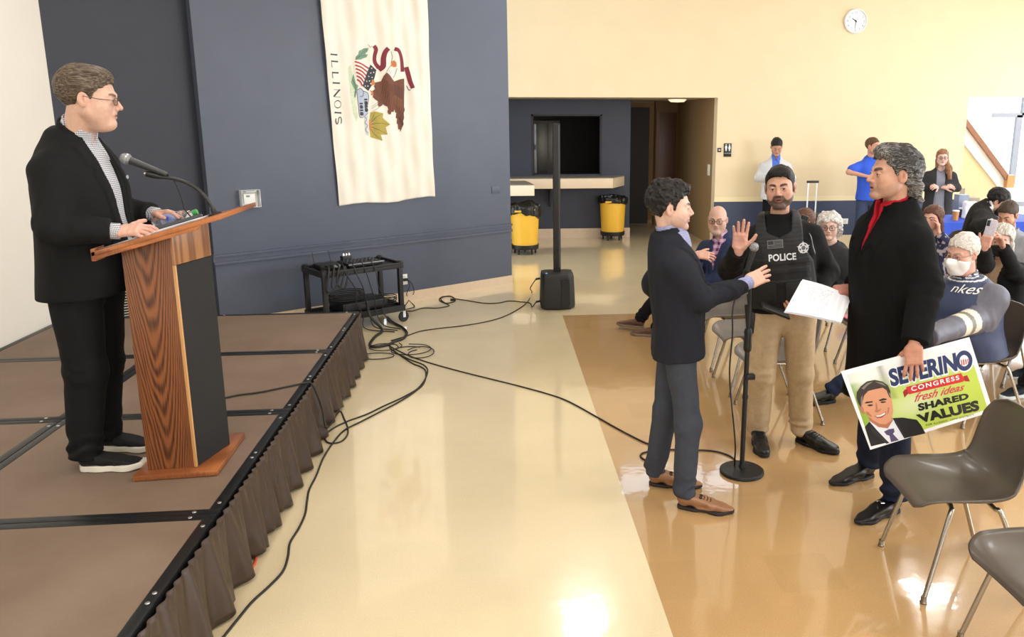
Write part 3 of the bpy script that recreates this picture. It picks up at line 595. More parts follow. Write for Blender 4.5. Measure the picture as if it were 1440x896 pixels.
# ------------------------------------------------------------------ setting
def floor_mat(name, base, specks, tilevar, rough):
    m = mat(name, base, rough=rough, spec=.5); N_, L, b = nodes(m); N = N_.new
    tc = N('ShaderNodeTexCoord'); o = tc.outputs['Object']
    n1 = N('ShaderNodeTexNoise'); n1.inputs['Scale'].default_value = 210; n1.inputs['Detail'].default_value = 3; L.new(o, n1.inputs['Vector'])
    n2 = N('ShaderNodeTexNoise'); n2.inputs['Scale'].default_value = 1.3; n2.inputs['Detail'].default_value = 4; L.new(o, n2.inputs['Vector'])
    vo = N('ShaderNodeTexVoronoi'); vo.inputs['Scale'].default_value = 130; L.new(o, vo.inputs['Vector'])
    sn = N('ShaderNodeVectorMath'); sn.operation = 'SNAP'; sn.inputs[1].default_value = (.3048, .3048, 1); L.new(o, sn.inputs[0]); wn = N('ShaderNodeTexWhiteNoise'); L.new(sn.outputs[0], wn.inputs['Vector'])
    def ramp(src, a, b_, c, d):
        r = N('ShaderNodeMapRange'); r.inputs[1].default_value = a; r.inputs[2].default_value = b_; r.inputs[3].default_value = c; r.inputs[4].default_value = d; L.new(src, r.inputs[0]); return r.outputs[0]
    f1 = ramp(n1.outputs['Fac'], .35, .65, 1-specks, 1+specks); f2 = ramp(n2.outputs['Fac'], .3, .7, .95, 1.05); f3 = ramp(wn.outputs['Value'], 0, 1, 1-tilevar, 1+tilevar); f4 = ramp(vo.outputs['Distance'], .05, .22, 1-specks*1.6, 1)
    def mul(a, c):
        q = N('ShaderNodeMath'); q.operation = 'MULTIPLY'; L.new(a, q.inputs[0]); L.new(c, q.inputs[1]); return q.outputs[0]
    f = mul(mul(f1, f2), mul(f3, f4)); mx = N('ShaderNodeMix'); mx.data_type = 'RGBA'; mx.blend_type = 'MULTIPLY'; mx.inputs['Factor'].default_value = 1; mx.inputs['A'].default_value = S(base)+(1,); L.new(f, mx.inputs['B']); L.new(mx.outputs['Result'], b.inputs['Base Color'])
    n3 = N('ShaderNodeTexNoise'); n3.inputs['Scale'].default_value = 7; n3.inputs['Detail'].default_value = 2; L.new(o, n3.inputs['Vector']); n4 = N('ShaderNodeTexNoise'); n4.inputs['Scale'].default_value = 45; L.new(o, n4.inputs['Vector'])
    ad = N('ShaderNodeMath'); ad.operation = 'MULTIPLY_ADD'; L.new(n4.outputs['Fac'], ad.inputs[0]); ad.inputs[1].default_value = .12; L.new(n3.outputs['Fac'], ad.inputs[2])
    bp = N('ShaderNodeBump'); bp.inputs['Strength'].default_value = .14; bp.inputs['Distance'].default_value = .006; L.new(ad.outputs[0], bp.inputs['Height']); L.new(bp.outputs['Normal'], b.inputs['Normal'])
    b.inputs['Coat Weight'].default_value = .7; b.inputs['Coat Roughness'].default_value = .035; L.new(bp.outputs['Normal'], b.inputs['Coat Normal'])
    return m
TX, TY = .67, 8.2     # edge and far end of the tan field
cream = floor_mat('cream_terrazzo_tile', (222, 205, 168), .07, .012, .17); tan = floor_mat('tan_terrazzo_tile', (184, 148, 101), .10, .04, .14)
def slab(name, x0, y0, x1, y1, z0, z1, m): return tag(MB().box((x0, y0, z0), (x1, y1, z1)).build(name, m), kind='structure')
fl_m = MB().box((-3.9, -4, -.1), (TX, 17, 0)).box((TX, TY, -.1), (12, 17, 0))
tag(fl_m.build('floor', cream), 'polished cream speckled floor around the tan field', kind='structure')
tag(MB().box((TX, -4, -.1), (12, TY, 0)).build('floor', tan), 'polished tan speckled floor under the chairs', kind='structure')
wall_cream = mat('cream_wall_paint', (226, 208, 172), rough=.6, nscale=2.2, namt=.025, bump=.12, bscale=240)
wall_white = mat('white_wall_paint', (236, 230, 218), rough=.6, nscale=2, namt=.015, bump=.1, bscale=240)
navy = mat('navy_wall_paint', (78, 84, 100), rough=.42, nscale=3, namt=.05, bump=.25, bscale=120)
navy_dk = mat('navy_wall_shaded', (36, 39, 51), rough=.55, nscale=3, namt=.05, bump=.2, bscale=120)  # shade on the side section put into a darker navy
navy_al = mat('alcove_navy_paint', (50, 55, 70), rough=.5, nscale=3, namt=.04, bump=.2, bscale=120)
shadedwall = mat('corridor_cream_shaded', (150, 122, 84), rough=.6, nscale=2, namt=.03)  # cream wall in a dark corridor, the shade mixed into its colour
pink = mat('pale_cove_base', (216, 194, 168), rough=.35, nscale=20, namt=.04)
slab('ceiling', -3.9, -4.1, 10.1, 12.7, CEIL, CEIL+.1, mat('ceiling_tile_white', (232, 228, 220), rough=.9, nscale=40, namt=.03))
slab('wall_left', -3.75, -4.1, -3.63, 7.25, 0, CEIL, wall_white)
slab('wall_near', -3.75, -4.2, 10.1, -4.1, 0, CEIL, wall_white)
# right hand wall with tall window openings, the far one added to light the back wall
rw = MB().box((9.95, -4.1, 0), (10.1, 12.7, .9)).box((9.95, -4.1, 3.8), (10.1, 12.7, CEIL))
for y0, y1 in [(-4.1, -.6), (6.6, 8.2), (12.0, 12.7)]: rw.box((9.95, y0, .9), (10.1, y1, 3.8))
tag(rw.build('wall_right', wall_cream), kind='structure')
wf = MB()
for y in (-.6, 1.2, 3.0, 4.8, 6.54): wf.box((9.97, y, .9), (10.04, y+.06, 3.8))
[wf.box((9.97, y_, .9), (10.04, y_+.06, 3.8)) for y_ in (8.2, 10.1, 11.94)]; wf.box((9.97, 8.2, .9), (10.04, 12, .96)).box((9.97, 8.2, 3.74), (10.04, 12, 3.8))  # frame of the far window that was added for its light
wf.box((9.97, -.6, .9), (10.04, 6.6, .96)).box((9.97, -.6, 3.74), (10.04, 6.6, 3.8)); tag(wf.build('window_1', mat('grey_aluminium', (120, 122, 128), rough=.4, metal=.6)), kind='structure')
# oblique navy walls (measured plan)
A_, B_, C_ = np.array([-3.63, 7.176]), np.array([-2.707, 7.892]), np.array([.172, 9.968])
d1 = unit(C_-B_); n1 = np.array([-d1[1], d1[0]])      # n1 points away from the camera
def wprism(name, a, b, t, z0, z1, m, kind='structure', parent=None, n=None):
    n = n1 if n is None else n
    o = MB().prism([(a[0], a[1], z0), (b[0], b[1], z0), (b[0]+n[0]*t, b[1]+n[1]*t, z0), (a[0]+n[0]*t, a[1]+n[1]*t, z0)], (0, 0, z1-z0)).build(name, m, parent)
    if kind: tag(o, kind=kind)
    return o
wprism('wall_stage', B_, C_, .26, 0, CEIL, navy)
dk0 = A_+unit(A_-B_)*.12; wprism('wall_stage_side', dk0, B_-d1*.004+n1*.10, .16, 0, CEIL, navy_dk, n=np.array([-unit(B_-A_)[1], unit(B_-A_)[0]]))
# moulding rail and cove base on the oblique wall
rl = MB()
def along(s, h, out=0.): p = B_+d1*s-n1*out; return np.array([p[0], p[1], h])
LW = np.linalg.norm(C_-B_)
for h0, h1, o in [(.664, .690, .036), (.690, .738, .012), (.738, .760, .032)]:
    rl.prism([along(-.015, h0, o), along(LW+.002, h0, o), along(LW+.002, h0, -.01), along(-.015, h0, -.01)], (0, 0, h1-h0))
tag(rl.build('trim_1', navy), 'navy moulded chair rail on the oblique wall', kind='structure')
bb = MB().prism([along(-.01, 0, .012), along(LW+.004, 0, .012), along(LW+.004, 0, -.005), along(-.01, 0, -.005)], (0, 0, .102)); tag(bb.build('baseboard_stage', pink), kind='structure')
# back wall Y=12.6 with the two openings
YB = 12.6
bw = MB().box((3.49, YB, 0), (7.65, YB+.2, 3.85)).box((-3.9, YB, 2.36), (3.49, YB+.2, 3.85)).box((-3.9, YB, 3.85), (2.0, YB+.2, CEIL)).box((4.3, YB, 3.85), (7.65, YB+.2, CEIL)).box((2.0, YB, 4.38), (4.3, YB+.2, CEIL)).box((7.65, YB, 2.38), (10.1, YB+.2, CEIL)).box((-3.9, YB, 0), (-1.2, YB+.2, 2.36))
tag(bw.build('wall_back', wall_cream), kind='structure')
tag(MB().box((3.485, YB-.012, .16), (7.655, YB, .728)).build('trim_2', mat('navy_dado_paint', (56, 66, 92), rough=.5, nscale=3, namt=.05)), 'navy dado panel of the back wall', kind='structure')
tag(MB().box((3.485, YB-.018, .728), (7.655, YB, .80)).build('trim_3', mat('cream_dado_rail', (236, 220, 178), rough=.5)), kind='structure')
tag(MB().box((3.485, YB-.016, 0), (7.655, YB, .16)).build('baseboard_back', mat('cream_cove_base', (226, 208, 172), rough=.4)), kind='structure')
# alcove with serving window
YA = 13.8
al = MB().box((-2.2, YA, 0), (.635, YA+.2, 2.36)).box((.635, YA, 0), (1.80, YA+.2, 1.10)).box((.635, YA, 2.09), (1.80, YA+.2, 2.36)).box((1.80, YA, 0), (2.31, YA+.2, 2.36)).box((2.11, YA+.2, 0), (2.31, 17, 2.36))
tag(al.build('wall_alcove', navy_al), kind='structure')
tag(MB().box((-2.2, YA-.012, 0), (2.32, YA, .165)).build('baseboard_alcove', pink), kind='structure')
tag(MB().box((-1.3, YB+.2, 0), (-1.2, YA, 2.36)).build('wall_alcove_left', navy_al), kind='structure')
tag(MB().box((-3.9, YB+.2, 2.36), (6.2, 17.1, 2.44)).build('ceiling_alcove', mat('alcove_ceiling', (190, 176, 150), rough=.8)), kind='structure')
# dark kitchen behind the serving window
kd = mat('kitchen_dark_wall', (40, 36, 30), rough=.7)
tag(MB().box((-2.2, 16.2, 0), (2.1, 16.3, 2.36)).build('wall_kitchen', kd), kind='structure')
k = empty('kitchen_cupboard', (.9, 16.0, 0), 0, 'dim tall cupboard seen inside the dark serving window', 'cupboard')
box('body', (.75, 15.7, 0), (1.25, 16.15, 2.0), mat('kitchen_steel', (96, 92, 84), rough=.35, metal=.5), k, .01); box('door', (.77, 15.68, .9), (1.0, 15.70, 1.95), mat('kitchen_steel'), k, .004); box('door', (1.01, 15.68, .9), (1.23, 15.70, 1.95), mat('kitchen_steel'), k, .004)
sr = empty('sliding_shutter_rail', (.68, 13.98, 1.1), 0, 'grey upright rail at the left side of the serving window', 'rail')
box('rail', (.655, 13.9, 1.12), (.70, 13.98, 1.95), mat('grey_aluminium'), sr, .004); box('latch', (.665, 13.88, 1.52), (.69, 13.9, 1.60), mat('black_plastic', (18, 18, 19), rough=.45), sr)
wt = MB()
for a, b in [((.615, YA-.01, 1.08), (.645, YA+.02, 2.11)), ((1.79, YA-.01, 1.08), (1.82, YA+.02, 2.11)), ((.615, YA-.01, 2.08), (1.82, YA+.02, 2.11))]: wt.box(a, b)
tag(wt.build('window_2', mat('dark_frame', (30, 30, 34), rough=.5)), 'dark frame of the serving window', kind='structure')
# corridor
tag(MB().box((3.49, YB+.2, 0), (3.62, 15.4, 2.36)).build('wall_corridor', shadedwall), kind='structure')
tag(MB().box((2.3, 16.4, 0), (6, 16.5, 2.36)).box((3.05, 15.4, 0), (3.62, 15.5, 2.36)).build('wall_corridor_end', mat('corridor_end_shaded', (120, 92, 60), rough=.6)), kind='structure')  # end wall coloured darker for the dimness of the corridor
dr = empty('door_1', (3.2, 15.35, 0)); dr['kind'] = 'structure'
box('door_leaf', (3.12, 15.34, 0), (3.46, 15.39, 2.15), mat('dark_cherry_door', (84, 46, 26), rough=.4, nscale=12, namt=.2, stretch=(6, 6, .5)), dr, .004)
box('door_frame', (3.06, 15.33, 0), (3.12, 15.41, 2.22), mat('corridor_door_frame', (120, 90, 58), rough=.5), dr); 
dn = mat('passage_shade', (34, 30, 28), rough=.6)
tag(MB().box((2.33, 15.6, 0), (2.98, 15.66, 2.25)).build('passage_dark_sheet', dn), kind='structure')  # dark sheet standing in for the unlit passage
cl = empty('flush_ceiling_light', (3.0, 13.3, 2.36), 0, 'round white flush light on the corridor ceiling', 'ceiling light')
MB().lathe([(.02, -.06), (.11, -.055), (.15, -.02), (.155, 0)], (3.0, 13.3, 2.36)).build('diffuser', mat('frosted_lamp', (250, 240, 220), rough=.4, emit=((255, 225, 180), .9)), cl, smooth=True); MB().lathe([(.165, -.012), (.17, 0)], (3.0, 13.3, 2.36)).build('trim_ring', mat('grey_aluminium'), cl)
# stair opening: window wall, stairs, sloping guard
ws = MB()
YW = 15.6
m_al = mat('grey_mullion', (128, 130, 140), rough=.45, metal=.2)
p = lambda px, py, Y=YW: at(px, py, Y)
def bar(b, x0, z0, x1, z1, w, Y=YW, t=.07):
    a = np.array([x0, Y, z0]); c = np.array([x1, Y, z1]); d = unit(c-a); s = np.cross(d, [0, 1, 0])*w/2; b.prism([a+s, c+s, c-s, a-s], (0, t, 0))
xm1 = p(1389, 170)[0]; xm2 = p(1436, 150)[0]; xm3 = p(1428, 220)[0]; zt = p(1400, 162)[2]
bar(ws, xm1, 0, xm1, 3.0, .10); bar(ws, xm2+.08, zt, xm2+.08, 3.0, .08); bar(ws, xm3, 0, xm3, zt, .12); bar(ws, xm1, zt, 12, zt, .09); bar(ws, xm1, .3, 12, .3, .1); bar(ws, 12, 0, 12, 3., .1)
tag(ws.build('window_3', m_al), 'grey framed window wall behind the stairs', kind='structure')
tag(MB().box((xm1, YW+.03, .3), (12, YW+.036, 3.0)).build('window_3_glass', glassy('window_glass', (.96, .97, .98))), kind='structure')
tag(MB().box((6.2, YW-.1, 0), (xm1, YW+.1, 3.2)).build('wall_stairwell', mat('stairwell_white', (240, 236, 226), rough=.6)), kind='structure')
tag(MB().box((3.9, 16.9, -.02), (12.2, 17, 3.2)).build('wall_outside', mat('bright_render', (235, 238, 245), rough=.8)), kind='structure') if False else None
tag(MB().box((6.2, 12.8, 3.1), (12.2, YW+.1, 3.2)).build('ceiling_stairwell', mat('stairwell_white')), kind='structure')
stn = mat('grey_stair_stone', (150, 142, 130), rough=.7, nscale=30, namt=.06)
stc = empty('staircase', (8.2, 13.4, 0), 0, 'grey stairs climbing to the left behind the opening at the right', 'stairs')
ppx = [(1396, 291), (1385, 262), (1371, 240), (1360, 215), (1350, 190), (1340, 170)]
X0 = at(1398, 290, 13.3)[0]; zz = 0; n = 0
x = X0+.56; 
for i in range(9):
    z1 = .17*(i+1); xr = x-.29*i
    box('step', (xr-.29-.02, 13.25, 0 if i < 1 else z1-.19), (xr, 14.2, z1), stn, stc, .008)
tri = MB(); q0, q1, q2, q3 = at(1362, 190, 14.3), at(1362, 300, 14.3), at(1424, 300, 14.3), at(1424, 268, 14.3)
tri.prism([(q0[0]-.6, 14.25, q0[2]+.75), (q0[0]-.6, 14.25, 0), (q3[0], 14.25, 0), (q3[0], 14.25, q3[2])], (0, .12, 0)); tri.build('stringer_wall', mat('stair_beige', (222, 202, 160), rough=.6), stc)
cp = MB(); a = at(1358, 188, 14.2); b = at(1426, 275, 14.2); a = a+(a-b)*.4; s = np.array([0, 0, .19]); cp.prism([a-s, b-s, b+s, a+s], (0, .2, 0)); cp.build('guard_cap', mat('white_guard', (246, 246, 248), rough=.4), stc)
hr = MB(); a = at(1358, 170, 14.1); b = at(1419, 252, 14.1); a = a+(a-b)*.4; s = np.array([0, 0, .065]); hr.prism([a-s, b-s, b+s, a+s], (0, .06, 0)); hr.build('handrail', mat('brown_handrail', (140, 92, 62), rough=.4, nscale=20, namt=.1), stc)
en = at(1421, 254, 14.1); MB().box(en-np.array([.07, .02, .13]), en+np.array([.07, .08, .10])).build('handrail_end', mat('orange_wood', (196, 140, 84), rough=.4), stc)
for i_ in range(3): pass
cw = MB()
for x in (2.0, 2.75, 3.5, 4.26): cw.box((x, YB+.05, 3.85), (x+.04, YB+.1, 4.38))
cw.box((2.0, YB+.05, 3.85), (4.3, YB+.1, 3.88)).box((2.0, YB+.05, 4.35), (4.3, YB+.1, 4.38)); tag(cw.build('window_4', mat('grey_mullion')), 'high strip window in the back wall', kind='structure')
# ------------------------------------------------------------------ ceiling lamp housings
for lx, ly in LAMPS:
    t = empty('ceiling_lamp', (lx, ly, CEIL), 0, 'square recessed ceiling light above %s' % LAMPAT[(lx, ly)], 'ceiling light', 'recessed ceiling lights')
    fr_ = MB()
    for a, b in [((-.34, -.34), (.34, -.30)), ((-.34, .30), (.34, .34)), ((-.34, -.30), (-.30, .30)), ((.30, -.30), (.34, .30))]: fr_.box((lx+a[0], ly+a[1], CEIL-.06), (lx+b[0], ly+b[1], CEIL))
    fr_.build('frame', mat('lamp_frame_white', (235, 235, 235), rough=.5), t)
# ------------------------------------------------------------------ stage of 4 ft decks
SZ = .406; SX = -1.205; PY = [-.41, .81, 2.03, 3.25, 4.47, 5.69, 6.90]; PXs = [-3.62, -2.425, SX]
stg = empty('stage_platform', (-2.4, 3.2, 0), 0, 'low portable stage of brown decks with black metal edging', 'stage')
dm = mat('brown_deck_ply', (130, 112, 96), rough=.6, nscale=1.6, col2=(114, 94, 79), bump=.15, bscale=160, spec=.25)
alm = mat('black_edge_metal', (34, 36, 38), rough=.4, metal=.5, nscale=30, namt=.15); riv = mat('steel_rivet', (190, 190, 188), rough=.3, metal=.9)
EW = .045
for j in range(len(PY)-1):
    for i in range(2):
        x0, x1, y0, y1 = PXs[i]+.002, PXs[i+1]-.002, PY[j]+.002, PY[j+1]-.002
        dk = MB().box((x0+EW, y0+EW, SZ-.03), (x1-EW, y1-EW, SZ-.002)).build('deck_panel', dm, stg)
        e = MB()
        for a, b in [((x0, y0), (x1, y0+EW)), ((x0, y1-EW), (x1, y1)), ((x0, y0+EW), (x0+EW, y1-EW)), ((x1-EW, y0+EW), (x1, y1-EW))]: e.box((a[0], a[1], SZ-.09), (b[0], b[1], SZ))
        eo = e.build('edge_frame', alm, stg, bev=.002)
        r = MB()
        for (rx, ry) in [(x0+.022, y0+.10), (x0+.10, y0+.022), (x1-.10, y0+.022), (x1-.022, y0+.10), (x0+.022, y1-.10), (x0+.10, y1-.022), (x1-.10, y1-.022), (x1-.022, y1-.10), (x1-.022, (y0+y1)/2-.03), (x1-.022, (y0+y1)/2+.03)]: r.lathe([(.009, 0), (.008, .0022), (.004, .003)], (rx, ry, SZ), 10)
        r.build('rivets', riv, dk, smooth=True)['kind'] = 'stuff'
lg = mat('stage_leg_metal', (60, 60, 62), rough=.4, metal=.7)
for y in PY[1:]:
    for x in PXs[1:]: MB().tube([(x-.07, y-.07, 0), (x-.07, y-.07, SZ-.05)], .019, 10).build('leg', lg, stg, smooth=True)
# pleated brown skirt along the front edge: one hanging length of cloth
def skirt_mesh(y0, y1, amp=.034, top=SZ-.012):
    ny = int((y1-y0)/.006); nz = 14; V = []; Fc = []; rs = np.random.RandomState(3)
    yy = np.linspace(y0, y1, ny+1); ph = np.cumsum(1+.5*np.interp(yy, np.linspace(y0, y1, 160), rs.rand(160)-.5)); am = np.interp(yy, np.linspace(y0, y1, 90), .55+.8*rs.rand(90))
    for i in range(ny+1):
        for j in range(nz+1):
            t = j/nz; fine = math.sin(ph[i]*.52)*.006*(1-t)**.6; big = math.sin(ph[i]*.155)*amp*t**.8*am[i]+math.sin(ph[i]*.33+1)*.012*t**.7
            V.append((SX+.014+fine+big+.036*t, yy[i]+.012*t*math.cos(ph[i]*.175), top-(top-.018-.006*math.sin(ph[i]*.175))*t))
    for i in range(ny):
        for j in range(nz): a = i*(nz+1)+j; Fc.append((a, a+nz+1, a+nz+2, a+1))
    return MB().add(V, Fc)
sk_m = mat('brown_skirt_satin', (58, 42, 31), rough=.42, nscale=20, namt=.08, sheen=.0, bump=.1, bscale=400)
o = skirt_mesh(-.4, 6.90).build('stage_skirt', sk_m, smooth=True, ang=3); o.modifiers.new('thick', 'SOLIDIFY').thickness = .0015
tag(o, 'gathered dark brown skirt hanging along the front edge of the stage', 'stage skirt'); 
# ------------------------------------------------------------------ fittings on the walls
blk = mat('black_plastic', (18, 18, 19), rough=.45); whp = mat('white_plastic', (232, 232, 226), rough=.4); stl = mat('chrome', (205, 205, 208), rough=.12, metal=1.); gry = mat('grey_plastic', (120, 120, 122), rough=.5)
def wallpt(px, py, off=0.): P = onpl(px, py, (B_[0], B_[1], 0), (n1[0], n1[1], 0)); return P-np.array([n1[0], n1[1], 0])*off
DW = np.array([d1[0], d1[1], 0]); NW = -np.array([n1[0], n1[1], 0]); ZU = np.array([0, 0, 1.])
def wbox(b, c, w, h, o0, o1):   # box on the oblique wall, centre c, offsets out of the wall
    a = [c+DW*sx_*w/2+ZU*sz*h/2+NW*o0 for sx_, sz in ((-1, -1), (1, -1), (1, 1), (-1, 1))]; return b.prism(a, NW*(o1-o0))
def wallthing(name, label, cat, c): return empty(name, tuple(c), 0, label, cat)
c = wallpt(350, 279); t = wallthing('thermostat_cover', 'white thermostat box in a clear cover on the dark blue wall', 'thermostat', c)
wbox(MB(), c, .165, .155, .0, .012).build('back_plate', whp, t, bev=.003); wbox(MB(), c-DW*.01, .11, .10, .012, .05).build('thermostat_body', whp, t, bev=.006)
wbox(MB(), c-DW*.025+ZU*.025, .035, .016, .05, .0515).build('display', mat('lcd_grey', (120, 130, 124), rough=.3), t)
cv = MB()
for s in (-1, 1): wbox(cv, c+DW*s*.088, .004, .168, 0, .07); wbox(cv, c+ZU*s*.082, .172, .004, 0, .07)
cv.build('clear_cover', mat('milky_acrylic', (215, 218, 220), rough=.3), t)
for dz in (-.075, .07): wbox(MB(), c+ZU*dz, .10, .008, .0, .074).build('cover_rim', mat('milky_acrylic', (215, 218, 220), rough=.3), t, bev=.002)
c = wallpt(697, 267); t = wallthing('access_plate', 'small navy painted cover plate near the right end of the blue wall', 'cover plate', c); wbox(MB(), c, .12, .085, 0, .006).build('plate', navy, t, bev=.002)
for s in (-1, 1): wbox(MB(), c+DW*s*.045, .007, .007, .006, .008).build('screw', gry, t)
c = wallpt(568, 393); t = wallthing('wall_outlet', 'white wall outlet with black plugs in it beside the cart', 'outlet', c)
wbox(MB(), c, .085, .12, 0, .006).build('face_plate', whp, t, bev=.002)
wbox(MB(), c+ZU*.0+DW*.005, .05, .03, .006, .04).build('plug', blk, t, bev=.004); wbox(MB(), c+ZU*.035, .03, .025, .006, .01).build('socket', mat('ivory_plastic', (214, 212, 200), rough=.4), t, bev=.002)
# vent grille on the dark side wall
gv = at(177, 426, 7.55); t = empty('vent_grille', (-3.05, 7.6, .55), 0, 'cream louvred grille low on the dark wall behind the lectern', 'grille')
dd = np.append(unit(B_-A_), 0); nn = np.array([dd[1], -dd[0], 0]); pc = onpl(177, 426, (A_[0], A_[1], 0)+nn*.04, nn); ivp = mat('ivory_grille', (214, 206, 178), rough=.5)
fr_ = MB()
for a0, b0, a1, b1 in [(-.14, -.16, .14, -.13), (-.14, .13, .14, .16), (-.14, -.13, -.12, .13), (.12, -.13, .14, .13)]: fr_.prism([pc+dd*a0+ZU*b0, pc+dd*a1+ZU*b0, pc+dd*a1+ZU*b1, pc+dd*a0+ZU*b1], nn*.03)
fr_.build('frame', ivp, t)
for i in range(11): z = -.12+.024*i; MB().prism([pc-dd*.12+ZU*z, pc+dd*.12+ZU*z, pc+dd*.12+ZU*(z+.006)+nn*.02, pc-dd*.12+ZU*(z+.006)+nn*.02], ZU*.006).build('slat', ivp, t)
t.location = tuple(pc)
for o_ in list(t.children): o_.matrix_parent_inverse = Matrix.Translation(-Vector(pc))
# clock
c = at(1202.5, 30, YB); t = empty('wall_clock', tuple(c), 0, 'round white wall clock high on the cream wall', 'clock')
RX = Matrix.Translation(Vector(c)) @ Matrix.Rotation(math.pi/2, 4, 'X'); cr = .185
MB().lathe([(cr*.93, .0), (cr, .01), (cr, .035), (cr*.93, .05), (cr*.90, .044), (cr*.90, .02)], n=48, M=RX).build('rim', mat('clock_rim_white', (236, 236, 238), rough=.35), t, smooth=True)
MB().lathe([(cr*.9, .02), (cr*.9, .024)], n=48, M=RX).build('dial', mat('clock_dial', (240, 242, 246), rough=.5), t)
nm = MB()
for h in range(1, 13):
    a = math.radians(90-30*h); v, f = text_mesh(str(h), .045); v = v-[0, .016, 0]; v = [(p[0]+math.cos(a)*cr*.72, p[1]+math.sin(a)*cr*.72, .0246) for p in v]; nm.add([tuple(RX @ Vector(p)) for p in v], f)
nm.build('numerals', blk, t)
for an, L_, w_ in ((100+30+15, .075, .010), (-90, .11, .007)):
    a = math.radians(an if an > 0 else an-2); dv = np.array([math.cos(a), math.sin(a)]); pv = np.array([-dv[1], dv[0]])*w_; b = MB().prism([tuple(RX @ Vector((*(-dv*.02+pv), .026))), tuple(RX @ Vector((*(dv*L_+pv*.4), .026))), tuple(RX @ Vector((*(dv*L_-pv*.4), .026))), tuple(RX @ Vector((*(-dv*.02-pv), .026)))], (0, -.002, 0)); b.build('hand', blk, t)
# restroom sign, small sign, switch, outlet on back wall
yb = YB-.001
c = at(1023, 211, YB); t = empty('restroom_sign', tuple(c), 0, 'black restroom sign with two white figures on the cream wall', 'sign')
MB().box((c[0]-.062, yb-.012, c[2]-.105), (c[0]+.062, yb, c[2]+.105)).build('plate', mat('sign_black', (24, 24, 26), rough=.35), t, bev=.003)
wh = mat('sign_white', (235, 235, 235), rough=.5)
for s in (-1, 1):
    g = MB(); x0 = c[0]+s*.027; z0 = c[2]+.03; g.lathe([(.009, 0), (.009, .002)], n=16, M=Matrix.Translation(Vector((x0, yb-.012, z0+.052))) @ Matrix.Rotation(math.pi/2, 4, 'X'))
    pl = [(-.013, .038), (.013, .038), (.019, .0), (.012, .0), (.009, -.045), (-.009, -.045), (-.012, 0), (-.019, 0)] if s < 0 else [(-.010, .038), (.010, .038), (.02, -.012), (.008, -.012), (.007, -.045), (-.007, -.045), (-.008, -.012), (-.02, -.012)]
    g.prism([(x0+a, yb-.012, z0+b) for a, b in pl], (0, -.002, 0)); g.build('figure', wh, t)
g = MB()
v, f = text_mesh('RESTROOMS', .019); g.add([(c[0]+p[0], yb-.0132, c[2]-.058+p[1]) for p in v], f)
g.build('lettering', wh, t)
g = MB().lathe([(.002, 0), (.002, .002)], (c[0], yb-.014, c[2]-.08), 6)
for i in range(16): g.box((c[0]-.04+.005*i, yb-.014, c[2]-.086), (c[0]-.038+.005*i, yb-.012, c[2]-.084))
c = at(1011.5, 211, YB); t = empty('small_arrow_sign', tuple(c), 0, 'tiny dark square sign left of the restroom sign', 'sign')
MB().box((c[0]-.03, yb-.010, c[2]-.033), (c[0]+.03, yb, c[2]+.033)).build('plate', mat('sign_dark_olive', (48, 44, 34), rough=.4), t, bev=.002)
MB().prism([(c[0]-.018, yb-.010, c[2]), (c[0], yb-.010, c[2]+.014), (c[0], yb-.010, c[2]+.005), (c[0]+.018, yb-.010, c[2]+.005), (c[0]+.018, yb-.010, c[2]-.005), (c[0], yb-.010, c[2]-.005), (c[0], yb-.010, c[2]-.014)], (0, -.002, 0)).build('arrow', wh, t)
sw = onpl(997, 239, (3.49, 0, 0), (1, 0, 0)); t = empty('light_switch', (3.485, sw[1], sw[2]), 0, 'white light switch on the shaded corridor wall', 'switch')
MB().box((3.478, sw[1]-.06, sw[2]-.09), (3.49, sw[1]+.06, sw[2]+.09)).build('face_plate', whp, t, bev=.002); 
for s in (-1, 1): MB().box((3.47, sw[1]+s*.025-.012, sw[2]-.03), (3.48, sw[1]+s*.025+.012, sw[2]+.03)).build('rocker', mat('ivory_plastic'), t, bev=.002)
c = at(1186, 311, YB); t = empty('wall_outlet', tuple(c), 0, 'white outlet plate on the navy dado behind the grey haired woman', 'outlet')
MB().box((c[0]-.10, yb-.024, c[2]-.045), (c[0]+.07, yb-.011, c[2]+.045)).build('face_plate', whp, t, bev=.002)
for s in (-.045, .02): MB().box((c[0]+s-.014, yb-.027, c[2]-.02), (c[0]+s+.014, yb-.023, c[2]+.02)).build('socket', mat('ivory_plastic'), t)
# ------------------------------------------------------------------ counters and bins
lam = mat('beige_laminate', (226, 206, 176), rough=.35, nscale=30, namt=.03); lamt = mat('grey_counter_top', (150, 140, 124), rough=.3, nscale=40, namt=.05)
t = empty('serving_counter', (.9, 13.5, 0), 0, 'long beige shelf counter under the dark serving window', 'counter')
xr = at(862, 255, 13.25)[0]; xe = at(878, 247, 13.78)[0]
MB().prism([(-1.18, 13.78, .905), (xe, 13.78, .905), (xr, 13.25, .905), (-1.18, 13.25, .905)], (0, 0, .16)).build('edge_band', lam, t, bev=.004)
MB().prism([(-1.18, 13.785, 1.066), (xe, 13.785, 1.066), (xr, 13.255, 1.066), (-1.18, 13.255, 1.066)], (0, 0, .012)).build('top', lamt, t)
for x in (-.6, .9): MB().prism([(x, 13.78, .905), (x, 13.4, .905), (x, 13.78, .55)], (.03, 0, 0)).build('bracket', navy_al, t)
xl = at(751, 262, 12.15)[0]; t = empty('side_counter', (.1, 12.6, 0), 0, 'near beige counter end showing past the blue wall', 'counter')
MB().prism([(-1.1, 12.85, .905), (xl-.10, 12.85, .905), (xl, 12.05, .905), (-1.1, 12.05, .905)], (0, 0, .155)).build('edge_band', mat('pale_laminate', (236, 226, 204), rough=.35), t, bev=.004)
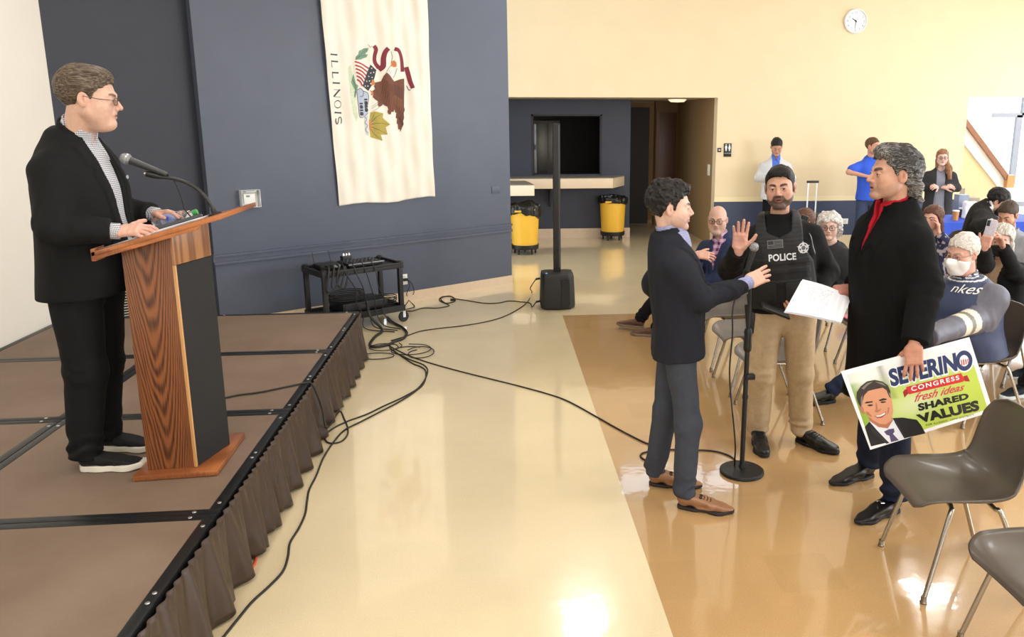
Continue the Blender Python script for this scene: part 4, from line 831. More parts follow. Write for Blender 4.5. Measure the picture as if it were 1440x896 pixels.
MB().prism([(-1.1, 12.85, 1.061), (xl-.10, 12.85, 1.061), (xl, 12.05, 1.061), (-1.1, 12.05, 1.061)], (0, 0, .010)).build('top', lamt, t)
MB().box((-1.0, 12.15, 0), (-.3, 12.75, .905)).build('cupboard_base', navy_al, t)
yel = mat('yellow_bin_plastic', (240, 188, 62), rough=.38, nscale=8, namt=.03); bag = mat('black_bin_liner', (20, 20, 22), rough=.28, bump=.4, bscale=40)
def bin_(x, y, r, h, label, seed, tilt):
    t = empty('rubbish_bin', (x, y, 0), 0, label, 'bin', None); z0 = .13
    MB().lathe([(r*.86, z0), (r*.87, z0+.02), (r*.98, z0+h-.02), (r*1.03, z0+h-.015), (r*1.03, z0+h), (r*.97, z0+h), (r*.84, z0+.03)], (x, y, 0), 40).build('barrel', yel, t, smooth=True)
    for s in (-1, 1): MB().box((x+s*r*.35-.08, y-r-.03, z0+h-.035), (x+s*r*.35+.02, y-r+.03, z0+h-.01)).build('handle', yel, t, bev=.006) if s < 0 else None
    d = MB().lathe([(r*.62, .075), (r*.90, .08), (r*.93, .095), (r*.93, .15), (r*.89, .15)], (x, y, 0), 36).build('dolly', blk, t, smooth=True)
    for k_ in range(5):
        a = 2*math.pi*k_/5+.3; cx_, cy_ = x+r*.74*math.cos(a), y+r*.74*math.sin(a)
        cs = MB().box((cx_-.014, cy_-.012, .04), (cx_+.014, cy_+.012, .085)); cs.lathe([(.034, -.012), (.036, -.006), (.036, .006), (.034, .012)], n=18, M=Matrix.Translation((cx_, cy_, .036)) @ Matrix.Rotation(math.pi/2, 4, 'Y') ); cs.build('caster', blk, t, smooth=True)
    R2 = r*1.05+.012
    def lf(P):
        q = P-np.float32([x, y, z0+h]); ang = np.arctan2(q[:, 1], q[:, 0]); rr = np.hypot(q[:, 0], q[:, 1])
        rim = R2+.006*np.sin(ang*17+seed)+.012*vn(np.stack([np.cos(ang), np.sin(ang), q[:, 2]*6], 1), (4, 4, 2), seed)
        low = -.06-.035*np.sin(ang*2+seed)-.03*vn(np.stack([np.cos(ang), np.sin(ang), ang*0], 1), (3, 3, 1), seed+5)-tilt*np.clip(np.cos(ang-tilt*0+.4), 0, 1)*.09
        top = .05+.03*vn(q, (9, 9, 2), seed)+tilt*.09*np.exp(-((q[:, 0]-.04)**2+(q[:, 1]+.02)**2)/.02)
        d = sx(rr-rim, np.maximum(q[:, 2]-top, low-q[:, 2]), .03); d = ss(d, np.maximum(rr-(rim-.035), -(q[:, 2]+.02)), .02) if tilt == 0 else d
        return (d-.007*vn(q, (22, 22, 12), seed)-.003*vn(q, (50, 50, 30), seed))*.6
    link('liner', tomesh('liner', [mesh_sdf(lf, (x-.32, y-.32, z0+h-.24), (x+.32, y+.32, z0+h+.22), .009)]), bag, t)
b2 = fl(862, 330); bin_(2.06, 13.05+.0, .232, .60, 'yellow rubbish bin on a dolly below the far counter end', 2., 0.) if False else None
p2 = fl(862, 332.5); bin_(p2[0]-.06, p2[1]-.35, .225, .56, 'yellow rubbish bin on a dolly below the right end of the counter', 2., 0.)
p1 = fl(739, 358); bin_(p1[0], p1[1]+.1, .225, .57, 'yellow rubbish bin with crumpled liner beside the end of the blue wall', 7., 1.)
# ------------------------------------------------------------------ column loudspeaker
spx, spy = .645, 8.60
t = empty('column_loudspeaker', (spx, spy, 0), 0, 'tall black column loudspeaker on a heavy base on the cream floor', 'loudspeaker')
sb = mat('speaker_black', (22, 22, 23), rough=.55, nscale=200, namt=.1, bump=.3, bscale=300)
fp = [(-.19, -.10), (-.16, -.16), (0, -.185), (.12, -.16), (.19, -.09), (.19, .13), (.15, .17), (-.15, .17), (-.19, .13)]
b = MB(); n = len(fp); V_ = [(spx+a*.97, spy+c*.97, .012) for a, c in fp]+[(spx+a, spy+c, .05) for a, c in fp]+[(spx+a*.93, spy+c*.95, .36) for a, c in fp]+[(spx+a*.88, spy+c*.9, .395) for a, c in fp]+[(spx+a*.6, spy+c*.6, .405) for a, c in fp]
b.add(V_, [tuple(range(n))[::-1]]+[(r*n+i, r*n+(i+1) % n, (r+1)*n+(i+1) % n, (r+1)*n+i) for r in range(4) for i in range(n)]+[tuple(4*n+i for i in range(n))]); b.build('bass_cabinet', sb, t, bev=.006)
MB().prism([(spx+.03, spy-.182, .06), (spx+.125, spy-.158, .06), (spx+.118, spy-.150, .34), (spx+.03, spy-.172, .34)], (.002, -.006, 0)).build('grille_panel', mat('speaker_grille', (14, 14, 15), rough=.7, bump=.8, bscale=600), t)
MB().box((spx-.038, spy-.04, .40), (spx+.038, spy+.06, 1.99)).build('column', sb, t, bev=.008); MB().box((spx+.018, spy-.044, .45), (spx+.030, spy-.040, 1.97)).build('column_grille', gry if False else mat('speaker_edge', (60, 60, 62), rough=.35), t)
MB().lathe([(.014, 0), (.014, .004)], (spx-.12, spy-.10, .398), 16).build('level_knob', mat('blue_led', (90, 150, 255), rough=.3, emit=((90, 150, 255), 1.5)), t)
for z, dx in ((.33, 0), (.075, 0)): MB().tube([(spx-.19, spy-.02, z), (spx-.235, spy-.03, z-.005)], .012, 10).build('plug', blk, t, smooth=True)
for a, c in ((-.13, -.1), (.13, -.1), (.13, .12), (-.13, .12)): MB().lathe([(.02, 0), (.02, .014)], (spx+a, spy+c, 0), 12).build('rubber_foot', blk, t)
# ------------------------------------------------------------------ cart with audio gear
cb = mat('cart_black_plastic', (19, 19, 20), rough=.5, nscale=20, namt=.08, bump=.2, bscale=200)
CO = np.array([-.99, 8.10, 0]); CMx = np.stack([-DW, -NW, ZU], 1)   # local x runs left along the wall, y to the wall
CL, CW, CT = .80, .42, .61
cM = M4(CMx, CO); t = empty('utility_cart', tuple(CO+CMx@np.array([CL/2, CW/2, 0])), 0, 'black utility cart loaded with audio gear and cables beside the stage', 'cart')
MBL = lambda b, *a, **k: b.build(*a, M=Matrix(cM), **k)
for z0, z1, nm_ in ((CT-.045, CT, 'top_shelf'), (.12, .17, 'bottom_shelf')):
    b = MB().box((-.03, -.03, z0), (CL+.03, CW+.03, z1-.012)); 
    for a, c in (((-.03, -.03), (CL+.03, -.01)), ((-.03, CW+.01), (CL+.03, CW+.03)), ((-.03, -.01), (-.01, CW+.01)), ((CL+.01, -.01), (CL+.03, CW+.01))): b.box((*a, z1-.012), (*c, z1+.012))
    MBL(b, nm_, cb, t, bev=.003)
for x in (0, CL):
    for y in (0, CW):
        MBL(MB().box((x-.022, y-.022, .14), (x+.022, y+.022, CT-.02)), 'leg', cb, t, bev=.004)
        MBL(MB().lathe([(.02, -.03), (.034, -.02), (.034, .02), (.02, .03)], (x, y, CT+.0), 14), 'corner_cap', cb, t, smooth=True)
        w_ = MBL(MB().lathe([(.05, -.013), (.056, -.008), (.056, .008), (.05, .013)], n=24, M=Matrix.Translation((x-.02, y, .056)) @ Matrix.Rotation(math.pi/2, 4, 'X')), 'caster_wheel', blk, t, smooth=True)
        MBL(MB().box((x-.035, y-.020, .05), (x-.005, y-.015, .13)).box((x-.035, y+.015, .05), (x-.005, y+.020, .13)).box((x-.035, y-.02, .115), (x+.01, y+.02, .13)), 'caster_fork', stl, w_)
def rel(*a): return CO+CMx@np.array(a)
t2 = empty('mixer', tuple(rel(.33, .2, CT)), 0, 'flat black mixer with a silver edge on top of the cart', 'mixer')
MBL(MB().prism([(.14, .08, CT+.002), (.50, .08, CT+.002), (.50, .36, CT+.002), (.14, .36, CT+.002)], (0, 0, .035)), 'case', blk, t2, bev=.004); MBL(MB().box((.13, .07, CT+.028), (.51, .08, CT+.038)), 'front_edge', mat('silver_edge', (170, 172, 170), rough=.3, metal=.6), t2)
for i in range(8):
    for j in range(3): MBL(MB().lathe([(.009, 0), (.007, .014)], (.18+.04*i, .14+.07*j, CT+.037), 10), 'knob', mat('knob_dark', (60, 60, 62), rough=.4), t2, smooth=True)
t2 = empty('wireless_receiver', tuple(rel(.62, .25, CT)), 0, 'black wireless receiver with a silver corner at the left of the mixer', 'receiver')
MBL(MB().box((.55, .16, CT), (.76, .34, CT+.045)), 'case', blk, t2, bev=.004); MBL(MB().box((.56, .152, CT+.01), (.63, .16, CT+.035)), 'display', mat('silver_edge'), t2)
for x in (.57, .74): MBL(MB().tube([(x, .34, CT+.03), (x+.01, .36, CT+.15)], .004, 8), 'antenna', blk, t2, smooth=True)
t2 = empty('power_supply', tuple(rel(.38, .3, CT)), 0, 'small metal topped box with plugs at the back of the cart', 'adapter')
MBL(MB().box((.33, .365, CT), (.43, .43, CT+.07)), 'case', blk, t2, bev=.004)
for i in range(3): MBL(MB().lathe([(.012, 0), (.012, .02), (.006, .03)], (.35+.03*i, .39, CT+.07), 12), 'plug', stl, t2, smooth=True)
t2 = empty('amplifier', tuple(rel(.3, .2, .17)), 0, 'black amplifier case on the bottom shelf of the cart', 'amplifier')
MBL(MB().box((.12, .06, .172), (.60, .38, .26)), 'case', blk, t2, bev=.005); MBL(MB().box((.14, .052, .19), (.58, .06, .245)), 'front_panel', mat('dark_panel', (40, 40, 42), rough=.35, metal=.3), t2)
rs = np.random.RandomState(5)
rub = mat('black_cable_rubber', (22, 21, 20), rough=.5)
def cord(name, pts, r, label, group=None, m=None, n=7, cat='cable'):
    o = MB().tube(spline(pts, n), r, 8).build(name, m or rub, smooth=True, ang=3); o_loc = None; return tag(o, label, cat, group)
cl_ = []
for i in range(4):
    x = .28+.10*i; P = [rel(x, .12, CT+.05), rel(x+.02, .02, CT+.06), rel(x+.01, -.055, CT-.05), rel(x-.02*i, -.07, .42), rel(x-.06, -.06, .28), rel(x-.04-.03*i, -.05, .16), rel(x-.12, -.10, .03), rel(x-.16-.05*i, -.24-.03*i, .008)]
    cord('cable', P, .0055, 'black cable looping down the front of the cart, %s' % ['rightmost of four', 'second from the right', 'third from the right', 'leftmost of four'][i], 'cables hanging off the cart')
for i in range(3):
    P = [rel(.62+.06*i, .1, CT+.05), rel(.66+.05*i, -.03, CT+.04), rel(.70+.05*i, -.05, CT-.1-.03*i), rel(.63+.05*i, -.055, CT-.16), rel(.58+.04*i, -.04, CT-.04), rel(.56, .05, CT+.03)]
    cord('cable', P, .009, 'thick black cord bunch drooping over the left end of the cart, %s' % ['right loop', 'middle loop', 'left loop'][i], 'cord loops at the cart end')
P = []
for i in range(34): a = i*.9; P.append(rel(.5+.17*math.cos(a)*(1+.1*rs.rand()), .2+.13*math.sin(a), .275+.0026*i))
cord('coiled_cable', P, .006, 'coil of black cable heaped on the bottom shelf of the cart', n=5)
P = []
for i in range(26): a = i*.95+1; P.append(rel(.08+.10*math.cos(a)*(1+.25*rs.rand()), .2+.14*math.sin(a), .185+.0028*i))
cord('coiled_cable', P, .005, 'loose cable coil at the right end of the bottom shelf', n=5)
# ------------------------------------------------------------------ cables over the floor (measured runs)
def floorcord(name, pp, r, label, m=None, z=None, extra0=(), extra1=()):
    pts = list(extra0)+[np.append(fl(a, b)[:2], (z or r)+.0005) for a, b in pp]+list(extra1); return cord(name, pts, r, label, None, m, 8)
floorcord('cable', [(748, 412), (742, 425), (728, 436), (706, 447), (680, 454), (650, 459), (615, 463), (590, 467), (570, 474), (550, 480)], .0055, 'black cable running from the upper plug of the column loudspeaker', extra0=[(spx-.235, spy-.03, .325), (spx-.30, spy-.10, .24)])
floorcord('cable', [(745, 427), (730, 425), (715, 424), (700, 427), (680, 427), (655, 423), (641, 421), (632, 417), (620, 420), (627, 427), (640, 424), (636, 418), (622, 418), (618, 423), (628, 428), (631, 431), (615, 434), (595, 434), (580, 438), (568, 438)], .0055, 'black cable with a small knot from the lower plug of the loudspeaker', extra0=[(spx-.235, spy-.03, .07), (spx-.28, spy-.05, .02)])
tag(MB().box((-.03, -.016, 0), (.03, .016, .024)).build('cable_adapter', blk, bev=.006, loc=tuple(np.append(fl(637, 423)[:2], .0))), 'small black adapter lying in the knotted cable', 'adapter')
floorcord('microphone_cable', [(545, 486), (560, 494), (580, 503), (610, 513), (650, 524), (690, 534), (730, 544), (770, 555), (800, 566), (840, 588), (870, 605), (903, 622), (925, 632), (918, 650), (902, 645), (905, 638), (935, 634), (975, 634), (1005, 636), (1025, 642), (1037, 651)], .0055, 'long black microphone cable crossing from the cart to the microphone stand', extra1=[(1.42, 4.33, .03), (1.40, 4.235, .10)][:1])
floorcord('cable', [(548, 490), (562, 500), (580, 512), (592, 517), (599, 524), (596, 540), (582, 553), (560, 567), (535, 580), (508, 594), (485, 606), (470, 622), (455, 645), (445, 670), (435, 690), (432, 706), (429, 725), (420, 745), (408, 765), (405, 785), (398, 805), (380, 825), (355, 848), (335, 872), (315, 897), (300, 915)], .0058, 'black cable curling along the floor towards the bottom edge beside the stage skirt')
floorcord('cable', [(555, 496), (575, 506), (597, 515), (601, 526), (590, 545), (570, 558), (540, 572), (515, 584), (488, 594), (468, 604), (457, 615), (462, 624), (478, 623), (488, 614), (489, 603), (484, 590), (477, 580)], .0055, 'black cable looping back up under the stage skirt', extra1=[np.array([-1.125, 5.02, .08]), np.array([-1.14, 4.99, .22]), np.array([-1.165, 4.97, .34]), np.array([-1.188, 4.96, .405]), np.array([-1.215, 4.95, .414]), np.append(fl(400, 546, SZ)[:2], SZ+.006), np.append(fl(365, 553, SZ)[:2], SZ+.006), np.append(fl(335, 557, SZ)[:2], SZ+.006), np.append(fl(316, 561, SZ)[:2], SZ+.006), np.append(fl(285, 566, SZ)[:2], SZ+.006)])
for i, (cx_, cy_, a_, b_) in enumerate([(-1.04, 7.15, .12, .10), (-.80, 7.02, .15, .12), (-.70, 6.92, .10, .13), (-1.06, 6.85, .12, .07)]):
    P = [np.array([cx_+a_*math.cos(k_*.7+i)*(1+.03*k_), cy_+b_*math.sin(k_*.7+i)*(1+.05*k_), .006+.001*k_]) for k_ in range(11)]
    cord('cable', P, .0045, 'black cable lying in loops on the cream floor by the stage corner, %s' % ['nearest the skirt', 'widest coil', 'right hand coil', 'flattest coil'][i], 'cable loops by the stage corner')
P = [rel(.42, -.08, .3), rel(.40, -.10, .14), rel(.36, -.25, .03)]+[np.append(fl(a, b)[:2], .014) for a, b in ((527, 476), (520, 487), (528, 490), (545, 487), (556, 482), (567, 478), (572, 470), (565, 462), (552, 455), (545, 448))]
cord('cable', P, .013, 'thick black power cord coiled on the floor in front of the cart')
P = [wallpt(571, 393, .04), wallpt(576, 399, .06), wallpt(580, 412, .03)]+[np.append(fl(a, b)[:2], .006) for a, b in ((574, 421), (583, 431), (578, 434), (566, 437))]
cord('cable', P, .0045, 'thin black power cord dropping from the wall outlet')
P = [wallpt(569, 392, .04), wallpt(573, 400, .05), wallpt(570, 413, .03)]+[np.append(fl(a, b)[:2], .006) for a, b in ((575, 422), (570, 430), (565, 438))]
cord('cable', P, .0045, 'second thin power cord from the wall outlet, nearer the cart')
floorcord('extension_cord', [(350, 776), (357, 780), (360, 787), (357, 797), (345, 809), (325, 822), (300, 835)], .0065, 'short run of orange red extension cord poking out under the skirt', mat('orange_red_cord', (206, 82, 52), rough=.45))
# ------------------------------------------------------------------ lectern on the stage
wood = mat('oak_lectern_veneer', (132, 74, 38), rough=.38, nscale=5, col2=(96, 50, 24), bump=.05, bscale=60, stretch=(9, 9, .45), coat=.15)
def wood_grain(m, c1, c2, sc=(5, 5, 1.), wsc=7.):
    N_, L, b = nodes(m); N = N_.new; tc = N('ShaderNodeTexCoord'); mp = N('ShaderNodeMapping'); mp.inputs['Scale'].default_value = sc; L.new(tc.outputs['Object'], mp.inputs[0])
    n0 = N('ShaderNodeTexNoise'); n0.inputs['Scale'].default_value = 1.1; n0.inputs['Detail'].default_value = 1.5; L.new(mp.outputs[0], n0.inputs['Vector'])
    m1 = N('ShaderNodeMath'); m1.operation = 'MULTIPLY'; m1.inputs[1].default_value = wsc*6.28; L.new(n0.outputs['Fac'], m1.inputs[0]); s = N('ShaderNodeMath'); s.operation = 'SINE'; L.new(m1.outputs[0], s.inputs[0])
    n1_ = N('ShaderNodeTexNoise'); n1_.inputs['Scale'].default_value = 60; n1_.inputs['Detail'].default_value = 4
    mp2 = N('ShaderNodeMapping'); mp2.inputs['Scale'].default_value = (3, 3, .12); L.new(tc.outputs['Object'], mp2.inputs[0]); L.new(mp2.outputs[0], n1_.inputs['Vector'])
    ad = N('ShaderNodeMath'); ad.operation = 'MULTIPLY_ADD'; ad.inputs[1].default_value = .32; L.new(s.outputs[0], ad.inputs[0]); L.new(n1_.outputs['Fac'], ad.inputs[2])
    cr_ = N('ShaderNodeValToRGB'); cr_.color_ramp.elements[0].position = .2; cr_.color_ramp.elements[0].color = S(c2)+(1,); cr_.color_ramp.elements[1].position = .75; cr_.color_ramp.elements[1].color = S(c1)+(1,); L.new(ad.outputs[0], cr_.inputs[0]); L.new(cr_.outputs[0], b.inputs['Base Color'])
    return m
wood = wood_grain(mat('oak_side_veneer', rough=.36, coat=.2), (128, 76, 42), (70, 36, 18), (4.2, 4.2, .75), 5.)
def cathedral(m, c1, c2, xc, zc, k, f):
    """nested arch grain of plain sawn veneer"""
    N_, L, b = nodes(m); N = N_.new; b.inputs['Base Color'].links and L.remove(b.inputs['Base Color'].links[0]); tc = N('ShaderNodeTexCoord'); sx_ = N('ShaderNodeSeparateXYZ'); L.new(tc.outputs['Object'], sx_.inputs[0])
    def mth(op, a, b_=None, c_=None):
        q = N('ShaderNodeMath'); q.operation = op
        for i, v in enumerate((a, b_, c_)):
            if v is None: continue
            if isinstance(v, (int, float)): q.inputs[i].default_value = v
            else: L.new(v, q.inputs[i])
        return q.outputs[0]
    ns = N('ShaderNodeTexNoise'); mp = N('ShaderNodeMapping'); mp.inputs['Scale'].default_value = (9, 9, 1.6); L.new(tc.outputs['Object'], mp.inputs[0]); L.new(mp.outputs[0], ns.inputs['Vector']); ns.inputs['Scale'].default_value = 1; ns.inputs['Detail'].default_value = 2
    u = mth('SUBTRACT', sx_.outputs[0], xc); u = mth('MULTIPLY_ADD', ns.outputs['Fac'], .05, mth('SUBTRACT', u, .025)); u2 = mth('MULTIPLY', u, u); par = mth('MULTIPLY_ADD', u2, -k, sx_.outputs[2]); par = mth('MULTIPLY_ADD', ns.outputs['Fac'], .34, par)
    s = mth('SINE', mth('MULTIPLY', par, f)); n2 = N('ShaderNodeTexNoise'); mp2 = N('ShaderNodeMapping'); mp2.inputs['Scale'].default_value = (260, 260, 6); L.new(tc.outputs['Object'], mp2.inputs[0]); L.new(mp2.outputs[0], n2.inputs['Vector']); n2.inputs['Scale'].default_value = 1; n2.inputs['Detail'].default_value = 3
    v = mth('MULTIPLY_ADD', s, .27, n2.outputs['Fac']); cr_ = N('ShaderNodeValToRGB'); cr_.color_ramp.elements[0].position = .15; cr_.color_ramp.elements[0].color = S(c2)+(1,); cr_.color_ramp.elements[1].position = .72; cr_.color_ramp.elements[1].color = S(c1)+(1,); L.new(v, cr_.inputs[0]); L.new(cr_.outputs[0], b.inputs['Base Color']); return m
wood = cathedral(wood, (134, 80, 44), (66, 34, 17), -1.555, 0, 70., 62.)
woodl = wood_grain(mat('oak_light_veneer', rough=.4, coat=.1), (166, 118, 78), (122, 80, 48), (8, 8, .3), 6.)
woodt = wood_grain(mat('oak_edge_strip', rough=.35, coat=.2), (176, 108, 60), (128, 72, 38), (1.2, 1.2, 8), 4.)
zb = SZ+.003
t = empty('lectern', (-1.53, 3.87, SZ), 0, 'tall oak veneered lectern with a black front panel and slanted top', 'lectern')
bp_ = [fl(187, 677, zb)[:2], fl(306, 668.5, zb)[:2], fl(345, 614, zb)[:2]]; bp_.append(bp_[0]+bp_[2]-bp_[1])
MB().prism([(p[0], p[1], zb-.002) for p in bp_], (0, 0, .026)).build('base_board', woodt, t, bev=.003)
NLf, NRt, AP = fl(208, 661, zb+.025)[:2], fl(273, 657, zb+.025)[:2], fl(320, 625, zb+.025)[:2]
cy_m = (bp_[1][1]+bp_[2][1])/2; FRt = np.array([NRt[0]-.01, 2*cy_m-NRt[1]]); FLf = np.array([NLf[0]-.02, 2*cy_m-NLf[1]]); 
def ztop(x): return 1.470+(x+1.74)*math.tan(math.radians(15.8))
def lec_prism(poly, z0, name, m, inset=0., z1=None, par=None, bev=.002):
    c_ = np.mean(poly, 0); P = [p+(c_-p)*inset for p in poly]; b = MB(); n = len(P)
    V_ = [(p[0], p[1], z0) for p in P]+[(p[0], p[1], (z1 if z1 is not None else ztop(p[0])-.012)) for p in P]; b.add(V_, [tuple(range(n))[::-1], tuple(range(n, 2*n))]+[(i, (i+1) % n, (i+1) % n+n, i+n) for i in range(n)]); return b.build(name, m, t, bev=bev)
core = [NLf, NRt, AP, FRt, FLf]
side = lec_prism([NLf, NRt, NRt+(FRt-NRt)*.06, NLf+(FLf-NLf)*.06], zb+.024, 'side_panel', wood)
lec_prism([FLf+(NLf-FLf)*.06, FRt+(NRt-FRt)*.06, FRt, FLf], zb+.024, 'side_panel', wood)
lec_prism([NLf+(NRt-NLf)*.08, NRt, AP, FRt, FLf+(FRt-FLf)*.08], zb+.024, 'inner_body', woodl, .02)
def face(a, b, z0, z1f, name, m, th, e0=0., e1=0.):
    a3 = np.append(a, 0); b3 = np.append(b, 0); d = b3-a3; nn_ = unit(np.array([d[1], -d[0], 0])); a3 = a3+d*e0; b3 = b3-d*e1
    P = [a3+ZU*z0, b3+ZU*z0, b3+ZU*z1f(b3[0]), a3+ZU*z1f(a3[0])]; return MB().prism(P, nn_*th).build(name, m, t, bev=.002)
blkf = mat('black_front_cloth', (26, 27, 29), rough=.8, bump=.4, bscale=500)
zs = lambda x: 1.398
face(NRt, AP, zb+.026, zs, 'front_panel', blkf, .012, .03, .0); face(AP, FRt, zb+.026, zs, 'front_panel', blkf, .012, .0, .03)
face(NRt, AP, 1.40, lambda x: ztop(x)-.012, 'upper_panel', woodl, .012, .0, .0); face(AP, FRt, 1.40, lambda x: ztop(x)-.012, 'upper_panel', woodl, .012)
face(NRt, AP, zb+.026, lambda x: 1.40, 'corner_strip', mat('light_oak_edge', (196, 148, 96), rough=.4), .014, 0., .96)
Y0_, Y1_ = 3.60, 4.14
x0_, x1_ = -1.745, -1.195
tb = MB().prism([(x0_, Y0_, ztop(x0_)-.012), (x1_, Y0_, ztop(x1_)-.012), (x1_, Y0_, ztop(x1_)+.010), (x0_, Y0_, ztop(x0_)+.010)], (0, Y1_-Y0_, 0)); tb.build('top_board', woodt, t, bev=.003)
MB().prism([(x0_, Y0_, ztop(x0_)-.03), (x0_+.018, Y0_, ztop(x0_)-.03), (x0_+.018, Y0_, ztop(x0_)+.028), (x0_, Y0_, ztop(x0_)+.022)], (0, Y1_-Y0_, 0)).build('ledge', woodt, t, bev=.002)
MB().prism([(x0_+.018, Y0_+.0, ztop(x0_+.018)-.028), (-1.30, Y0_+.0, ztop(-1.30)-.028), (-1.28, Y0_, ztop(-1.28)-.012), (x0_+.018, Y0_, ztop(x0_+.018)-.012)], (0, .02, 0)).build('edge_moulding', woodt, t)
# things on the lectern
tilt = math.atan(math.tan(math.radians(15.8)))
def onboard(x, y, h=0.): return np.array([x-math.sin(tilt)*h, y, ztop(x)+.010+math.cos(tilt)*h])
BX = unit(np.array([math.cos(tilt), 0, math.sin(tilt)])); BZ = unit(np.array([-math.sin(tilt), 0, math.cos(tilt)])); BY = np.array([0, 1., 0])
def boardM(x, y, rz=0., h=.001): 
    c_, s_ = math.cos(rz), math.sin(rz); return Matrix(M4(np.stack([BX*c_+BY*s_, -BX*s_+BY*c_, BZ], 1), onboard(x, y, h)))
paper = mat('white_paper', (240, 240, 242), rough=.8)
def papers(x, y, rz, n, label, sz=(.279, .216)):
    t_ = empty('papers', tuple(onboard(x, y)), 0, label, 'papers'); 
    for i in range(n): MB().box((-sz[0]/2, -sz[1]/2, i*.0012), (sz[0]/2, sz[1]/2, i*.0012+.0008)).build('sheet', paper, t_, M=boardM(x, y, rz+.05*math.sin(i*2.3), .001))
    return t_
papers(-1.46, 3.76, .06, 6, 'loose stack of white papers lying along the slanted lectern top'); papers(-1.62, 3.74, -.10, 2, 'single white sheets under the speaker\'s hand on the lectern')
t_ = empty('notebook', tuple(onboard(-1.46, 3.86)), 0, 'dark grey folded notebook lying beside the papers on the lectern', 'notebook')
MB().box((-.10, -.06, 0), (.10, .06, .014)).build('cover', mat('slate_cover', (62, 64, 70), rough=.6), t_, bev=.003, M=boardM(-1.47, 3.87, .5, .009)); MB().box((-.097, -.057, .003), (.101, .057, .011)).build('pages', paper, t_, M=boardM(-1.47, 3.87, .5, .009))
t_ = empty('water_bottle', tuple(onboard(-1.56, 3.98)), 0, 'clear water bottle with blue label and green cap lying on the lectern', 'bottle')
bM_ = boardM(-1.515, 3.97, .12, .034) @ Matrix.Rotation(math.pi/2, 4, 'Y')
MB().lathe([(.005, -.10), (.027, -.098), (.031, -.09), (.030, -.07), (.031, -.05), (.031, .02), (.029, .04), (.018, .072), (.012, .082), (.012, .092)], n=28, M=bM_).build('bottle_body', mat('clear_pet', (235, 240, 245), rough=.06, trans=.92, ior=1.33), t_, smooth=True)
lb = MB().lathe([(.0316, -.055), (.0318, -.05), (.0318, .012), (.0316, .018)], n=28, M=bM_).build('bottle_label', mat('blue_bottle_label', (196, 206, 224), rough=.35, nscale=26, col2=(42, 70, 160)), t_, smooth=True)
MB().lathe([(.0135, .084), (.0145, .086), (.0145, .104), (.012, .107)], n=20, M=bM_).build('cap', mat('green_cap', (72, 172, 92), rough=.4), t_, smooth=True)
t_ = empty('gooseneck_stand', tuple(onboard(-1.30, 3.87)), 0, 'black gooseneck arm rising from the lectern top', 'microphone arm')
gp = [at(*q, 3.87) for q in ((301.5, 301), (297, 289), (287, 275), (275, 264), (260, 256), (243, 251), (226, 249))]
MB().tube(spline(gp, 8), .0085, 12).build('gooseneck', mat('gooseneck_black', (30, 30, 31), rough=.35, bump=.6, bscale=300), t_, smooth=True)
MB().lathe([(.03, 0), (.03, .006), (.014, .012), (.012, .03)], n=24, M=boardM(-1.305, 3.87, 0, 0)).build('flange', blk, t_, smooth=True)
ga, gb = at(226, 249, 3.87), at(206, 244.5, 3.87); MB().tube([ga, ga+(gb-ga)*.5, gb], [.010, .014, .013], 14).build('clip_joint', blk, t_, smooth=True); MB().tube([gb, gb+(gb-ga)*.12], .011, 14).build('clip_end', stl, t_, smooth=True)
t_ = empty('microphone', tuple(at(205, 234, 3.87)), 0, 'handheld microphone with silver mesh head clipped at the lectern', 'microphone')
def mic(t_, h, tail, L_=.16):
    d = unit(tail-h); ctr = h+d*.0; MB().tube([h-d*.024, h-d*.021, h-d*.012, h, h+d*.012, h+d*.022], [.006, .014, .0225, .0255, .0245, .019], 24).build('mesh_head', mat('silver_mesh', (150, 150, 154), rough=.32, metal=.8, bump=1., bscale=900), t_, smooth=True)
    MB().tube([h+d*.004, h+d*.010], [.0262, .0262], 24).build('head_ring', mat('silver_edge'), t_, smooth=True)
    MB().tube([h+d*.020, h+d*.03, h+d*.09, h+d*L_], [.0185, .0175, .0155, .0115], 20).build('handle', mat('mic_handle_grey', (44, 45, 47), rough=.4), t_, smooth=True)
mic(t_, at(176.5, 223, 3.87), at(243, 249, 3.87), .19)
cord('microphone_cable', [at(236, 246, 3.87), at(243, 252, 3.875), at(249, 262, 3.88), at(255, 278, 3.89), at(261, 296, 3.90), onboard(-1.41, 3.91, .01), onboard(-1.36, 3.94, .005), onboard(-1.31, 3.92, .012)], .0032, 'thin black cable hanging from the lectern microphone')
# ------------------------------------------------------------------ state flag hung sideways on the oblique wall
FW = mat('flag_white_satin', (236, 230, 216), rough=.55, nscale=6, namt=.02, sheen=.3, bump=.1, bscale=500)
def fcloth(s, h):      # displacement out of the wall
    return .035+.011*np.sin(s*17+1.2*np.sin(h*1.3))+.006*np.sin(s*41+h*2)+.010*np.sin(s*9-h*3.2+1)*sstep(-h, -2.2, -1.0)+.004*np.sin(s*23+h*11)
f0 = np.array([B_[0], B_[1], 0])
def fl2(px, py): P = onpl(px, py, f0+NW*.035, NW); r = P-f0; return r@DW, P[2]
sL0, hB0 = fl2(478, 290); sR0, hB1 = fl2(612, 277); sLt = fl2(450, 0)[0]; sRt = fl2(601, 0)[0]
HT = 3.55; hTt = fl2(450, 0)[1]
def fpos(s, h, up=0.): return f0+DW*s+ZU*h+NW*(float(fcloth(s, h))+up)
NS, NH = 150, 150; V_ = []; Fc = []
for j in range(NH+1):
    for i in range(NS+1):
        u = i/NS; v = j/NH; hb = hB0+(hB1-hB0)*u+.012*math.sin(u*9); h = hb+(HT-hb)*v; kh = (h-hB0)/(hTt-hB0); s = (sL0+(sLt-sL0)*kh)*(1-u)+(sR0+(sRt-sR0)*kh)*u; V_.append(fpos(s, h))
